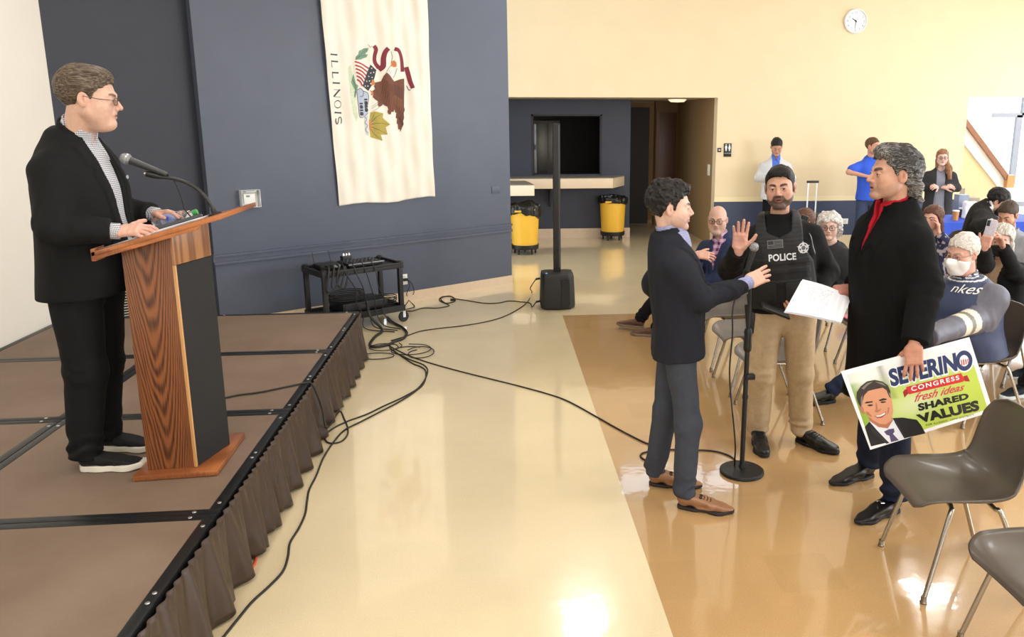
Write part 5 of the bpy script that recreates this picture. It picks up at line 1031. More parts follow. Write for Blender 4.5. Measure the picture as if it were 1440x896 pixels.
for j in range(NH):
    for i in range(NS): a = j*(NS+1)+i; Fc.append((a, a+1, a+NS+2, a+NS+1))
flag = empty('state_flag', tuple(f0+DW*(sL0+sR0)/2+ZU*hB0), 0, 'white state flag with eagle emblem and lettering ILLINOIS hung vertically on the blue wall', 'flag')
co = MB().add(V_, Fc).build('flag_cloth', FW, flag, smooth=True, ang=3); md = co.modifiers.new('t', 'SOLIDIFY'); md.thickness = .001; md.offset = -1
MB().tube([fpos(sL0-.05, HT+.01), fpos(sR0+.05, HT+.01)], .014, 12).build('hanging_rod', mat('grey_aluminium'), flag, smooth=True)
def crop(px, py): return 485+px/5.6, 50+py/5.6
LAY = [0]
def patch(name, polys, m, up, px=crop, par=None):
    bm = bmesh.new()
    for pl in polys:
        vs = [bm.verts.new((*fl2(*px(*p)), 0)) for p in pl]
        try: bm.faces.new(vs)
        except ValueError: pass
    bmesh.ops.triangulate(bm, faces=bm.faces)
    for _ in range(5):
        es = [e for e in bm.edges if e.calc_length() > .022]
        if es: bmesh.ops.subdivide_edges(bm, edges=es, cuts=1)
        bmesh.ops.triangulate(bm, faces=bm.faces)
    for v in bm.verts: v.co = Vector(fpos(v.co.x, v.co.y, up*1.25+.0022))
    me = bpy.data.meshes.new(name); bm.to_mesh(me); bm.free()
    for p_ in me.polygons: p_.use_smooth = True
    return link(name, me, m, par or flag)
def ribbon(pts, w):
    P = [np.array(p, float) for p in spline([np.array([a, b, 0.]) for a, b in pts], 5)]; out = []
    L_, R_ = [], []
    for i, p_ in enumerate(P):
        d = P[min(i+1, len(P)-1)]-P[max(i-1, 0)]; n_ = unit(np.array([-d[1], d[0]])); ww = w[0]+(w[1]-w[0])*i/(len(P)-1); L_.append(p_[:2]+n_*ww/2); R_.append(p_[:2]-n_*ww/2)
    return [[L_[i], L_[i+1], R_[i+1], R_[i]] for i in range(len(P)-1)]
pt = lambda n_, c_: mat('flag_print_'+n_, c_, rough=.7, nscale=60, namt=.12)
red_, brn, brd, grn, gold, ink, ltb, orng = pt('maroon', (124, 34, 50)), pt('brown', (112, 66, 48)), pt('dark_brown', (70, 44, 36)), pt('green', (118, 150, 128)), pt('gold', (178, 160, 74)), pt('ink', (52, 54, 64)), pt('pale_blue', (178, 188, 206)), pt('orange', (200, 124, 70))
pgr = pt('pale_grass', (204, 214, 186)); wht_ = pt('white', (236, 232, 222)); stripe = pt('stripe_red', (178, 58, 66)); dkg = pt('dark_green', (70, 98, 84)); tanl = pt('tan', (172, 120, 84))
patch('grass_print', [[(25, 250), (45, 230), (62, 330), (80, 470), (98, 640), (88, 680), (60, 620), (40, 460)]], pgr, .0008)
for rb_ in (ribbon([(232, 80), (248, 110), (236, 160), (238, 210), (268, 255)], (34, 30))+ribbon([(268, 270), (298, 240), (302, 180), (316, 130), (340, 100)], (40, 36)), ribbon([(385, 105), (422, 120), (446, 180), (455, 285)], (30, 32)), ribbon([(485, 248), (498, 300), (512, 360), (532, 415)], (34, 30))): patch('ribbon_print', rb_, red_, .0014)
for rb_ in (ribbon([(180, 70), (200, 92), (215, 82)], (3, 3)), ribbon([(360, 125), (372, 170), (362, 215)], (3, 3)), ribbon([(488, 395), (505, 430), (515, 425)], (5, 5))): patch('ribbon_outline', rb_, ink, .0015)
patch('shield_print', [[(68, 195), (140, 200), (205, 220), (252, 270), (238, 320), (220, 380), (185, 436), (130, 400), (90, 350), (76, 280)]], wht_, .0012)
st_ = []
for i in range(6):
    a = np.array([70+i*1, 212+i*28]); b = np.array([205-i*13, 222+i*30+ (10-i*2)])
    a2 = np.array([72+4*i, 205+28*i]); b2 = np.array([196-13*i, 262+27*i]); st_ += ribbon([tuple(a2), tuple((a2+b2)/2+np.array([4, -4])), tuple(b2)], (12, 13))
patch('stripes_print', st_, stripe, .0017)
patch('canton_print', [[(202, 228), (250, 272), (236, 330), (218, 385), (186, 436), (132, 398), (160, 330), (190, 262)]], ink, .0020)
stars = []
for (x, y) in [(212, 258), (228, 290), (206, 295), (190, 322), (216, 330), (172, 360), (196, 358), (158, 398), (182, 398), (206, 378)]:
    stars.append([(x+(7 if k_ % 2 == 0 else 3)*math.cos(k_*math.pi/5), y+(7 if k_ % 2 == 0 else 3)*math.sin(k_*math.pi/5)) for k_ in range(10)])
patch('stars_print', stars, wht_, .0026)
patch('leaf_print', [[(76, 192), (80, 165), (98, 150), (105, 120), (130, 112), (150, 100), (185, 98), (178, 125), (160, 145), (182, 150), (170, 172), (140, 182), (120, 190)], [(52, 350), (66, 300), (75, 340), (85, 380), (100, 395), (92, 440), (80, 490), (70, 480), (78, 430), (62, 400), (48, 370)]], grn, .0012)
patch('leaf_vein_print', ribbon([(80, 188), (120, 150), (175, 108)], (4, 3))+ribbon([(95, 175), (130, 160), (165, 160)], (3, 2))+ribbon([(58, 345), (80, 400), (76, 490)], (4, 4)), dkg, .0018)
patch('rock_print', [[(92, 430), (115, 412), (145, 432), (185, 450), (188, 480), (178, 560), (186, 612), (118, 648), (104, 560)]], ltb, .0012)
patch('rock_outline', ribbon([(92, 430), (120, 418), (140, 450), (132, 480), (115, 478)], (4, 4))+ribbon([(140, 440), (175, 448), (190, 485), (180, 560)], (4, 4))+ribbon([(92, 440), (104, 560), (118, 648), (190, 608)], (3, 3)), ink, .0019)
patch('sunburst_print', [[(205, 605), (240, 598), (300, 612), (296, 648), (350, 700), (318, 722), (332, 780), (282, 782), (296, 830), (205, 800), (196, 700)]], gold, .0012)
patch('sunburst_lines', ribbon([(210, 700), (270, 690), (345, 702)], (5, 2))+ribbon([(208, 690), (250, 640), (292, 618)], (5, 2))+ribbon([(208, 715), (260, 740), (325, 775)], (5, 2))+ribbon([(206, 730), (240, 780), (290, 822)], (5, 2))+ribbon([(205, 680), (225, 640), (238, 604)], (4, 2)), dkg, .0019)
patch('sunburst_core', [[(196, 660), (215, 670), (218, 720), (205, 760), (196, 740)]], orng, .0022)
patch('water_print', [[(146, 620), (186, 612), (190, 790), (160, 780), (150, 700)]], pt('pale_grey', (198, 200, 204)), .0010)
patch('water_lines', ribbon([(152, 640), (170, 660), (155, 690), (178, 710), (158, 740), (182, 770)], (4, 4))+ribbon([(215, 560), (290, 500), (320, 480)], (2, 2))+ribbon([(215, 575), (300, 510)], (2, 2))+ribbon([(220, 600), (320, 530)], (2, 2)), ink, .0014)
patch('eagle_body_print', [[(322, 290), (350, 315), (388, 362), (430, 345), (470, 338), (474, 420), (470, 520), (468, 560), (474, 585), (464, 612), (466, 650), (458, 672), (462, 700), (452, 722), (440, 760), (434, 736), (424, 742), (420, 700), (410, 690), (414, 655), (402, 648), (406, 610), (392, 600), (390, 580), (378, 604), (362, 600), (356, 622), (338, 620), (330, 600), (336, 580), (330, 560), (312, 552), (300, 540), (284, 556), (262, 560), (258, 540), (262, 520), (240, 505), (220, 485), (222, 462), (214, 440), (240, 420), (232, 400), (238, 370), (285, 360), (300, 320)]], brn, .0014)
fe = []
for i in range(7): fe += ribbon([(385+12*i, 380+6*i), (392+11*i, 470+8*i), (396+10*i, 560+20*i if i < 6 else 700)], (4, 2))
for i in range(5): fe += ribbon([(300+10*i, 400+12*i), (285+14*i, 470+8*i), (262+20*i, 520+6*i)], (4, 2))
for i in range(9): fe += ribbon([(300+9*i, 340+7*i), (296+10*i, 372+8*i), (300+11*i, 400+9*i)], (3, 1.5))
for i in range(6): fe += ribbon([(410+9*i, 620+10*i), (425+6*i, 640+12*i), (430+5*i, 668+10*i)], (3, 1.5))
for i in range(6): fe += ribbon([(228+6*i, 400+14*i), (250+6*i, 408+14*i)], (4, 2))
patch('eagle_feather_dark_print', fe, brd, .0021)
fe = []
for i in range(5): fe += ribbon([(392+14*i, 470+8*i), (398+13*i, 540+16*i)], (3, 1.5))
patch('eagle_feather_light_print', fe, tanl, .0023)
patch('eagle_head_print', [[(322, 285), (345, 255), (372, 240), (400, 268), (388, 320), (375, 335), (350, 300)]], wht_, .0019)
patch('eagle_beak_print', [[(360, 240), (365, 205), (385, 195), (402, 215), (404, 245), (385, 250)]], orng, .0024)
patch('eagle_outline', ribbon([(322, 285), (345, 252), (360, 240)], (3, 3))+ribbon([(408, 260), (392, 310), (376, 335)], (3, 3))+ribbon([(335, 290), (352, 268)], (2, 2))+ribbon([(348, 300), (368, 275)], (2, 2)), ink, .0026)
patch('eagle_claw_print', [[(215, 345), (232, 352), (240, 385), (215, 392), (198, 380), (212, 368)], [(196, 430), (222, 440), (226, 470), (205, 468), (212, 450)]], orng, .0024)
# lettering on the flag: ILLINOIS reads downwards, dates beside the emblem
def flagtext(txt, size, a, b, m, name, bold=.0, space=1.0):
    """txt from photo point a (left end) to b (right end), rotated to run downwards"""
    sa, ha = fl2(*a); sb_, hb_ = fl2(*b); v, f = text_mesh(txt, size, bold, 0, space, 'LEFT'); L_ = v[:, 0].max(); ex = np.array([sb_-sa, hb_-ha]); sc = np.linalg.norm(ex)/L_; ex = ex/np.linalg.norm(ex); ey = np.array([-ex[1], ex[0]])
    V2 = [fpos(sa+p[0]*sc*ex[0]+p[1]*ey[0], ha+p[0]*sc*ex[1]+p[1]*ey[1], .0075) for p in v]; return MB().add(V2, f).build(name, m, flag)
# serif capitals, thick stems and hairlines
def c4(x, y): return 440+x/6.9, 60+y/6.9
def stem(x0, y0, x1, y1, w): 
    d = unit(np.array([x1-x0, y1-y0])); n_ = np.array([-d[1], d[0]])*w/2; a = np.array([x0, y0]); b = np.array([x1, y1]); return [a+n_, b+n_, b-n_, a-n_]
hl = []; 
for (xa, ya, xb, yb_) in [(166, 113, 240, 118), (172, 180, 246, 184), (182, 291, 250, 293), (192, 390, 262, 393), (212, 678, 280, 682)]: hl.append(stem(xa, ya, xb, yb_, 13)); hl += [stem(xa, ya-10, xa, ya+10, 4), stem(xb, yb_-10, xb, yb_+10, 4)]
hl += [stem(176, 192, 178, 236, 5), stem(177, 236, 188, 240, 4)]; hl += [stem(185, 300, 187, 340, 5), stem(186, 340, 196, 344, 4)]
hl += [stem(266, 455, 202, 522, 14), stem(200, 455, 268, 458, 4), stem(202, 524, 272, 528, 4)]
patch('lettering', hl, ink, .003, c4)
ring = []
for k_ in range(28):
    a0 = 2*math.pi*k_/28; a1 = 2*math.pi*(k_+1)/28
    def rp(a, o): w_ = 3+5*abs(math.cos(a+.15))*0+ (6.5 if o else 0)*abs(math.sin(a)); return (244+(37-(0 if o else 0)-(w_ if not o else 0))*math.cos(a), 598+(40)*math.sin(a)*(1 if o else .78))
    ring.append([rp(a0, 1), rp(a1, 1), rp(a1, 0), rp(a0, 0)])
patch('lettering', ring, ink, .003, c4)
patch('lettering', ribbon([(222, 735), (220, 765), (232, 790), (245, 770), (252, 735), (268, 722), (282, 745), (278, 785)], (9, 8)), ink, .003, c4)
flagtext('1868', .052, crop(150, 490), crop(160, 602), ink, 'date_lettering', .0035); flagtext('1818', .046, crop(112, 522), crop(118, 630), ink, 'date_lettering', .0025)
# ------------------------------------------------------------------ moulded shell chairs
def shell_mesh(cen, hw, curl, name, curlb=.045):
    C_ = spline([np.array([0, a, b]) for a, b in cen], 5); t0 = np.linspace(0, 1, len(cen)); tt = np.linspace(0, 1, len(C_)); w = np.interp(tt, t0, hw); cu = np.interp(tt, t0, curl); NU = 22; V = []; Fc = []
    for i, c in enumerate(C_):
        d = unit(C_[min(i+1, len(C_)-1)]-C_[max(i-1, 0)]); n = unit(np.cross(d, [1, 0, 0])); n = n if n[2] > 0 or n[1] > 0 else -n
        if n@np.array([0, .7, .7]) < 0: n = -n
        for k in range(NU+1):
            u = 2*k/NU-1; V.append(np.array([u*w[i], 0, 0])+c+n*cu[i]*abs(u)**3-n*(.012*(1-u*u)))
    for i in range(len(C_)-1):
        for k in range(NU): a = i*(NU+1)+k; Fc.append((a, a+1, a+NU+2, a+NU+1))
    me = MB().add(V, Fc).mesh(name, smooth=True, ang=3); return me
sh_c = [(.262, .405), (.245, .428), (.19, .440), (.08, .430), (-.04, .420), (-.13, .425), (-.190, .455), (-.218, .52), (-.228, .62), (-.234, .71), (-.238, .775), (-.237, .805)]
sh_w = [.15, .205, .235, .243, .240, .232, .222, .212, .208, .200, .165, .09]
sh_k = [.0, .01, .03, .045, .058, .07, .08, .07, .055, .04, .02, .005]
brown_pl = mat('dark_brown_shell_plastic', (84, 76, 68), rough=.34, nscale=3, namt=.03, bump=.08, bscale=300, coat=.1)
grey_pl = mat('grey_brown_shell_plastic', (118, 112, 106), rough=.36, nscale=3, namt=.03, bump=.08, bscale=300)
SHELL = shell_mesh(sh_c, sh_w, sh_k, 'seat_shell')
leg_st = mat('satin_steel', (176, 174, 168), rough=.24, metal=1.)
def leg_meshes():
    out = []
    for sx_ in (-1, 1):
        out.append(('leg', MB().tube(spline([np.array([.10*sx_, .09, .408]), np.array([.16*sx_, .10, .405]), np.array([.195*sx_, .125, .375]), np.array([.235*sx_, .215, .03])], 6), .0105, 12).mesh('leg', smooth=True, ang=1.)))
        out.append(('leg', MB().tube(spline([np.array([.10*sx_, -.09, .40]), np.array([.16*sx_, -.09, .398]), np.array([.195*sx_, -.11, .37]), np.array([.235*sx_, -.235, .03])], 6), .0105, 12).mesh('leg', smooth=True, ang=1.)))
        for y in (.218, -.238): out.append(('foot_glide', MB().lathe([(.014, 0), (.016, .006), (.013, .012), (.0125, .034)], (.236*sx_, y, 0), 14).mesh('foot_glide', smooth=True)))
    out.append(('seat_bracket', MB().tube([(-.10, .09, .408), (.10, .09, .408)], .010, 10).tube([(-.10, -.09, .40), (.10, -.09, .40)], .010, 10).tube([(-.10, .09, .408), (-.10, -.09, .40)], .008, 10).tube([(.10, .09, .408), (.10, -.09, .40)], .008, 10).mesh('seat_bracket', smooth=True)))
    return out
LEGS = leg_meshes()
for n_, me in LEGS: me.materials.append(leg_st if n_ != 'foot_glide' else mat('steel_glide', (140, 130, 116), rough=.3, metal=1.))
SHELL.materials.append(brown_pl); SHELL_G = SHELL.copy(); SHELL_G.materials.clear(); SHELL_G.materials.append(grey_pl)
def chair(x, y, yaw, label, group='moulded shell chairs', grey=False, seat='seat_shell'):
    t = empty('shell_chair', (x, y, 0), math.radians(yaw-90), label, 'chair', group)
    s = bpy.data.objects.new(seat, SHELL_G if grey else SHELL); COL.objects.link(s); s.parent = t
    m = s.modifiers.new('thickness', 'SOLIDIFY'); m.thickness = .009; m.offset = 0
    for n_, me in LEGS: o = bpy.data.objects.new(n_, me); COL.objects.link(o); o.parent = t
    return t
G1 = 'shell chairs set out in rows'
chair(2.03, 3.13, 175, 'dark brown shell chair in front of the sign holder\'s legs, empty, whole seat in view', G1)
chair(2.03, 2.43, 180, 'dark brown shell chair cut off by the bottom right corner of the picture', G1)
chair(1.93, 5.16, 182, 'empty grey brown shell chair directly behind the microphone stand, nearest of three', G1, True)
chair(1.93, 5.78, 180, 'empty grey brown shell chair, middle one of three behind the microphone stand', G1, True)
chair(1.95, 6.40, 180, 'empty grey brown shell chair next to the bald seated man', G1, True)
chair(2.03, 7.05, 180, 'shell chair the bald man in the blue suit sits on', G1, True)
chair(3.30, 5.02, 182, 'dark shell chair under the man in the varsity jacket', G1)
chair(3.12, 6.86, 180, 'dark shell chair under the grey haired woman with glasses', G1)
chair(4.10, 5.75, 176, 'grey shell chair with a brown leather bag on its seat', G1, True)
chair(4.42, 6.42, 180, 'shell chair under the woman taking a photo', G1)
chair(4.60, 7.60, 180, 'shell chair under the woman with her hand on her face', G1)
chair(5.15, 7.35, 180, 'shell chair under the man in the grey hooded top', G1)
chair(5.02, 8.35, 200, 'black chair back in front of the leaning man in the dark blazer', G1)
chair(3.05, 6.03, 178, 'empty grey brown shell chair partly hidden by the paper bundle', G1, True)
chair(3.05, 7.75, 180, 'shell chair behind the officer\'s shoulder', G1)
# ------------------------------------------------------------------ microphone stand on the floor
mx_, my_ = 1.404, 4.262
t = empty('microphone_stand', (mx_, my_, 0), 0, 'black round based microphone stand between the young man and the officer', 'microphone stand')
stb = mat('stand_black_metal', (28, 28, 29), rough=.42, metal=.2, bump=.25, bscale=500)
MB().lathe([(.127, 0), (.129, .006), (.128, .018), (.122, .022), (.03, .028), (.018, .030), (.016, .055)], (mx_, my_, 0), 64).build('round_base', stb, t, smooth=True, ang=.4)
MB().lathe([(.024, 0), (.024, .0012)], (mx_+.055, my_+.055, .0265), 24).build('base_mark', mat('base_mark_black', (16, 16, 16), rough=.6), t)
MB().tube([(mx_, my_, .03), (mx_, my_, .80)], .0145, 18).build('lower_tube', stb, t, smooth=True); MB().tube([(mx_, my_, .78), (mx_, my_, 1.15)], .0095, 14).build('upper_tube', stb, t, smooth=True)
MB().lathe([(.014, 0), (.022, .01), (.024, .03), (.021, .09), (.024, .12), (.016, .14)], (mx_, my_, .74), 20).build('clutch', stb, t, smooth=True)
MB().lathe([(.018, 0), (.018, .02)], (mx_, my_, .46), 16).build('cable_clip', stb, t, smooth=True)
for z in (.58,): MB().box((mx_-.004, my_-.03, z), (mx_+.045, my_+.01, z+.03)).build('side_clip', stb, t, bev=.003)
mh = at(1060.5, 347, 4.235); mt_ = at(1047, 392, 4.262)
MB().tube([(mx_, my_, 1.13), (mx_-.01, my_, 1.16), tuple(mt_+(mh-mt_)*-.05)], [.012, .014, .016], 14).build('swivel', stb, t, smooth=True); dmm = unit(mh-mt_); MB().tube([mt_-dmm*.035, mt_+dmm*.05], [.019, .021], 18).build('clip_cup', blk, t, smooth=True)
tm_ = empty('microphone', tuple(mh), 0, 'handheld microphone with round silver mesh head on the floor stand', 'microphone')
mic(tm_, mh, mt_, .18)
cord('microphone_cable', [mt_-dmm*.03, mt_-dmm*.06+np.array([-.01, -.01, 0]), at(1034, 420, 4.24), at(1030, 440, 4.22), at(1030, 470, 4.21), at(1026, 520, 4.21), at(1028, 560, 4.215), at(1032, 600, 4.22), at(1034, 630, 4.24), np.array([1.375, 4.31, .02]), np.array([1.42, 4.40, .008])], .0045, 'thin black cable hanging down beside the microphone stand pole')
# ------------------------------------------------------------------ back of the hall: table, cups, suitcase
t = empty('folding_table', (6.1, 9.8, 0), 0, 'table under a bright blue cloth beside the stair opening', 'table')
blu = mat('royal_blue_cloth', (36, 76, 196), rough=.7, nscale=5, namt=.08)
MB().box((5.45, 9.45, .735), (7.1, 10.2, .76)).build('table_top', mat('white_table', (230, 230, 232), rough=.5), t)
def cloth_box(x0, y0, x1, y1, z1, z0, m, par, amp=.02):
    per = []; n = 60
    for (a, b) in [((x0, y0), (x1, y0)), ((x1, y0), (x1, y1)), ((x1, y1), (x0, y1)), ((x0, y1), (x0, y0))]:
        for i in range(n): u = i/n; per.append((np.array(a)*(1-u)+np.array(b)*u, unit(np.array([b[1]-a[1], -(b[0]-a[0])]))))
    V = [(p[0], p[1], z1) for p, _ in per]; N = len(per)
    for j, zz_ in enumerate((z1-.03, (z0+z1)/2, z0)): V += [(*(p+nn_*(amp*(j+.3)/2*(1+math.sin(i*.55+.3*math.sin(i*.2))))), zz_) for i, (p, nn_) in enumerate(per)]
    Fc = [tuple(range(N))]+[(r*N+i, r*N+(i+1) % N, (r+1)*N+(i+1) % N, (r+1)*N+i) for r in range(3) for i in range(N)]; return MB().add(V, Fc).build('tablecloth', m, par, smooth=True, ang=.9)
o = cloth_box(5.42, 9.42, 7.13, 10.23, .766, .04, blu, None); tag(o, 'bright royal blue cloth over the table near the stairs', 'tablecloth')
for x in (5.55, 7.0):
    for y in (9.55, 10.1): MB().tube([(x, y, 0), (x, y, .74)], .014, 10).build('leg', stl, t)
def cup(x, y, col, label, h=.12, r=.04):
    t_ = empty('paper_cup', (x, y, .768), 0, label, 'cup'); MB().lathe([(r*.78, 0), (r, h), (r*.93, h), (r*.72, .004)], (x, y, .768), 24).build('cup_body', mat('cup_'+label.split()[0], col, rough=.5), t_, smooth=True); MB().lathe([(r*1.06, 0), (r*1.06, .012), (r*.9, .016)], (x, y, .768+h-.004), 24).build('lid', mat('white_lid', (240, 240, 240), rough=.4), t_, smooth=True)
cx1 = at(1345, 305, 9.6); cup(cx1[0], 9.62, (206, 142, 84), 'orange brown paper cup with a white lid on the blue table'); cx2 = at(1354, 308, 9.9); cup(cx2[0], 9.95, (70, 60, 56), 'dark paper cup behind the orange one on the blue table', .11)
cx3 = at(1352, 285, 10.); t = empty('water_pitcher', (cx3[0], 10.0, .768), 0, 'grey blue box standing on the blue table', 'box')
MB().box((cx3[0]-.07, 9.95, .768), (cx3[0]+.07, 10.07, 1.06)).build('carton', mat('grey_blue_carton', (132, 142, 162), rough=.5, nscale=12, namt=.1), t, bev=.006); MB().box((cx3[0]-.055, 9.946, .80), (cx3[0]+.055, 9.951, .90)).build('label_panel', mat('pale_panel', (205, 208, 216), rough=.5), t)
cx4 = at(1363, 300, 9.8); t = empty('white_bag', (cx4[0], 9.8, .768), 0, 'crumpled white paper bag on the blue table', 'bag')
link('bag_body', tomesh('bag_body', [mesh_sdf(lambda P: (rbox(P, (0, 0, .11), (.09, .05, .11), .03)-.014*vn(P, (18, 18, 18)))*.7, (-.13, -.1, -.02), (.13, .1, .26), .01)]), mat('white_bag_paper', (238, 238, 240), rough=.7), t, M=Matrix.Translation((cx4[0], 9.8, .768)))
a = at(1137, 256, 11.6); b = at(1149, 256, 11.6); zt_ = a[2]; zbm = at(1139, 312, 11.6)[2]; t = empty('suitcase', ((a[0]+b[0])/2, 11.7, 0), 0, 'suitcase with a tall silver telescopic handle by the navy dado', 'suitcase')
for x in (a[0], b[0]): MB().tube([(x, 11.6, .50), (x, 11.6, zt_)], .011, 10).build('handle_tube', mat('bright_aluminium', (226, 228, 230), rough=.3, metal=.5), t, smooth=True)
MB().box((a[0]-.025, 11.585, zt_-.015), (b[0]+.025, 11.615, zt_+.02)).build('grip', blk, t, bev=.006)
MB().box((a[0]-.10, 11.60, .06), (b[0]+.22, 11.86, .62)).build('case_body', mat('suitcase_black', (26, 26, 30), rough=.6, bump=.3, bscale=200), t, bev=.03)
for x in (a[0]-.05, b[0]+.17): MB().lathe([(.03, -.012), (.03, .012)], n=16, M=Matrix.Translation((x, 11.63, .03)) @ Matrix.Rotation(math.pi/2, 4, 'Y')).build('wheel', blk, t)
# ------------------------------------------------------------------ campaign sign and papers held by the standing man
SG0 = at(1183, 520, 3.52); SGx = at(1364, 476, 3.48); sgn_n = unit(np.cross(SGx-SG0, (at(1226, 632, 3.50)-SG0)));
if sgn_n[1] > 0: sgn_n = -sgn_n
def sgp(cx_, cy_): return (1180+cx_/5.273, 470+cy_/5.273)
def sg(cx_, cy_, up=0.): return onpl(*sgp(cx_, cy_), SG0, sgn_n)+sgn_n*up
sign = empty('campaign_sign', tuple((SG0+SGx)/2), 0, 'rectangular campaign sign with a portrait, lettered SEVERINO CONGRESS, held by the black-coated man', 'sign')
cor = [(14, 278), (966, 24), (1142, 572), (232, 858)]
MB().prism([sg(*c_) for c_ in cor], -sgn_n*.004).build('board', mat('white_sign_board', (242, 243, 246), rough=.45), sign)
def sgpatch(name, polys, m, up, par=None):
    b = MB()
    for pl in polys: b.add([sg(*p_, up) for p_ in pl], [tuple(range(len(pl)))])
    me = b.mesh(name); return link(name, me, m, par or sign)
pm = lambda n_, c_, **k: mat('sign_print_'+n_, c_, rough=.45, **k)
def quadmap(cs, u, v): a, b, c_, d = [np.array(q, float) for q in cs]; return a*(1-u)*(1-v)+b*u*(1-v)+c_*u*v+d*(1-u)*v   # TL TR BR BL
inner = [(58, 300), (948, 64), (1102, 556), (240, 832)]
NG = 26; V_ = []; Fc = []
for j in range(NG+1):
    for i in range(NG+1): V_.append(sg(*quadmap(inner, i/NG, j/NG), .0006))
for j in range(NG):
    for i in range(NG): a = j*(NG+1)+i; Fc.append((a, a+1, a+NG+2, a+NG+1))
bgm = MB().add(V_, Fc).mesh('background_print'); cc = []
for j in range(NG+1):
    for i in range(NG+1):
        u, v = i/NG, j/NG; g_ = np.array(S((186, 208, 84))); wv = np.array(S((226, 232, 196))); w2 = np.array(S((238, 240, 240))); gr = np.array(S((120, 160, 62)))
        t1 = float(sstep(np.array(.42-v+.0*u), 0, .36)); tl = float(np.exp(-((u-.45)**2/.05+(v-.62)**2/.03))); c_ = g_*(1-t1)+w2*t1; c_ = c_*(1-tl*.7)+wv*tl*.7; le = math.exp(-u/.10)*(.35+.65*(v > .15)); c_ = c_*(1-le*.8)+gr*le*.8
        bo = math.exp(-((u-.13)**2/.004+(v-.12)**2/.006)); c_ = c_*(1-bo)+np.array(S((240, 244, 236)))*bo; tr = math.exp(-((u-.27-.05*v)**2)/.0006)*(v < .5); c_ = c_*(1-.6*tr)+np.array(S((96, 92, 66)))*.6*tr; cc.append((*c_, 1))
ca = bgm.color_attributes.new('Col', 'FLOAT_COLOR', 'POINT'); ca.data.foreach_set('color', np.array(cc, np.float32).ravel()); link('background_print', bgm, mat('sign_photo_print', attr=True, rough=.4), sign)
sk1, sk2 = pm('skin', (214, 152, 118)), pm('skin_shade', (180, 116, 88)); hr1, hr2 = pm('hair', (58, 48, 42)), pm('hair_grey', (128, 122, 114)); suit_ = pm('suit', (28, 26, 28)); shp = pm('shirt', (226, 228, 236)); tie = pm('tie', (84, 76, 110))
sgpatch('suit_print', [[(190, 690), (222, 650), (330, 700), (400, 622), (470, 618), (575, 634), (606, 672), (640, 735), (486, 772), (236, 832)]], suit_, .0010)
sgpatch('shirt_print', [[(222, 645), (300, 660), (395, 625), (412, 650), (482, 772), (440, 786), (370, 806), (280, 712)]], shp, .0014)
sgpatch('tie_print', [[(332, 722), (365, 705), (405, 698), (410, 724), (398, 738), (442, 786), (384, 800), (372, 752), (350, 745)]], tie, .0018)
sgpatch('lapel_print', [[(400, 622), (428, 640), (490, 772), (482, 773), (412, 655)], [(222, 645), (250, 690), (372, 806), (350, 812), (236, 720)]], pm('lapel', (44, 42, 46)), .0019)
sgpatch('neck_print', [[(215, 600), (385, 580), (398, 640), (360, 698), (290, 688), (228, 645)]], sk2, .0018)
sgpatch('face_print', [[(150, 500), (175, 440), (235, 408), (320, 392), (372, 430), (392, 500), (400, 570), (385, 640), (345, 668), (300, 664), (255, 640), (218, 610), (190, 580), (165, 560)]], sk1, .0022)
sgpatch('hair_print', [[(128, 470), (130, 430), (160, 385), (205, 350), (262, 338), (320, 350), (360, 378), (378, 420), (382, 475), (368, 460), (350, 415), (322, 396), (262, 408), (215, 420), (185, 452), (172, 500), (160, 540), (140, 510)]], hr1, .0026)
sgpatch('grey_hair_print', [[(165, 400), (205, 362), (250, 350), (210, 378), (180, 410)], [(262, 350), (318, 358), (350, 385), (310, 372)], [(160, 470), (172, 450), (172, 520), (160, 530)], [(366, 430), (378, 440), (382, 472), (370, 452)]], hr2, .0029)
sgpatch('ear_print', [[(160, 520), (150, 548), (168, 580), (186, 596), (180, 550)]], sk2, .0024)
dkp = pm('dark_feature', (46, 34, 30))
sgpatch('brow_print', [[(185, 512), (200, 500), (245, 496), (250, 504), (205, 512)], [(290, 488), (325, 474), (352, 478), (350, 486), (300, 496)]], dkp, .0027)
for e_ in ([(205, 528), (222, 520), (246, 520), (250, 528), (228, 534)], [(300, 504), (318, 496), (344, 498), (346, 504), (320, 510)]): sgpatch('eye_print', [e_], dkp, .0028)
sgpatch('nose_print', [[(262, 575), (282, 580), (304, 566), (310, 548), (290, 560), (270, 555)], [(268, 510), (276, 508), (286, 556), (270, 555)]], sk2, .0027)
sgpatch('mouth_print', [[(258, 604), (300, 600), (350, 570), (344, 596), (315, 620), (282, 622)]], pm('lips', (166, 84, 78)), .0027); sgpatch('teeth_print', [[(268, 604), (302, 600), (342, 578), (336, 594), (308, 608), (282, 612)]], pm('teeth', (240, 236, 232)), .0030)
sgpatch('cheek_print', [[(195, 570), (215, 575), (245, 610), (235, 612), (205, 596)], [(360, 540), (372, 545), (366, 580), (352, 600), (358, 570)]], sk2, .0026)
def sgtext(txt, cs, m, up, bold=0., shear=0., name='lettering', par=None, space=1., arc=0., grow=0.):
    v, f = text_mesh(txt, 1., bold, shear, space, 'LEFT'); x0, x1, y0, y1 = v[:, 0].min(), v[:, 0].max(), v[:, 1].min(), v[:, 1].max(); P = []
    for p_ in v: u = (p_[0]-x0)/(x1-x0); w_ = 1-(p_[1]-y0)/(y1-y0); q_ = quadmap(cs, u, w_); q_[1] -= arc*math.sin(math.pi*u); P.append(sg(q_[0], q_[1], up))
    return MB().add(P, f).build(name, m, par or sign)
nv = pm('navy', (34, 52, 98)); rd = pm('red', (204, 44, 48)); bk = pm('black', (26, 28, 26)); wt_ = pm('white', (244, 245, 247)); pk = pm('crimson_script', (206, 50, 84))
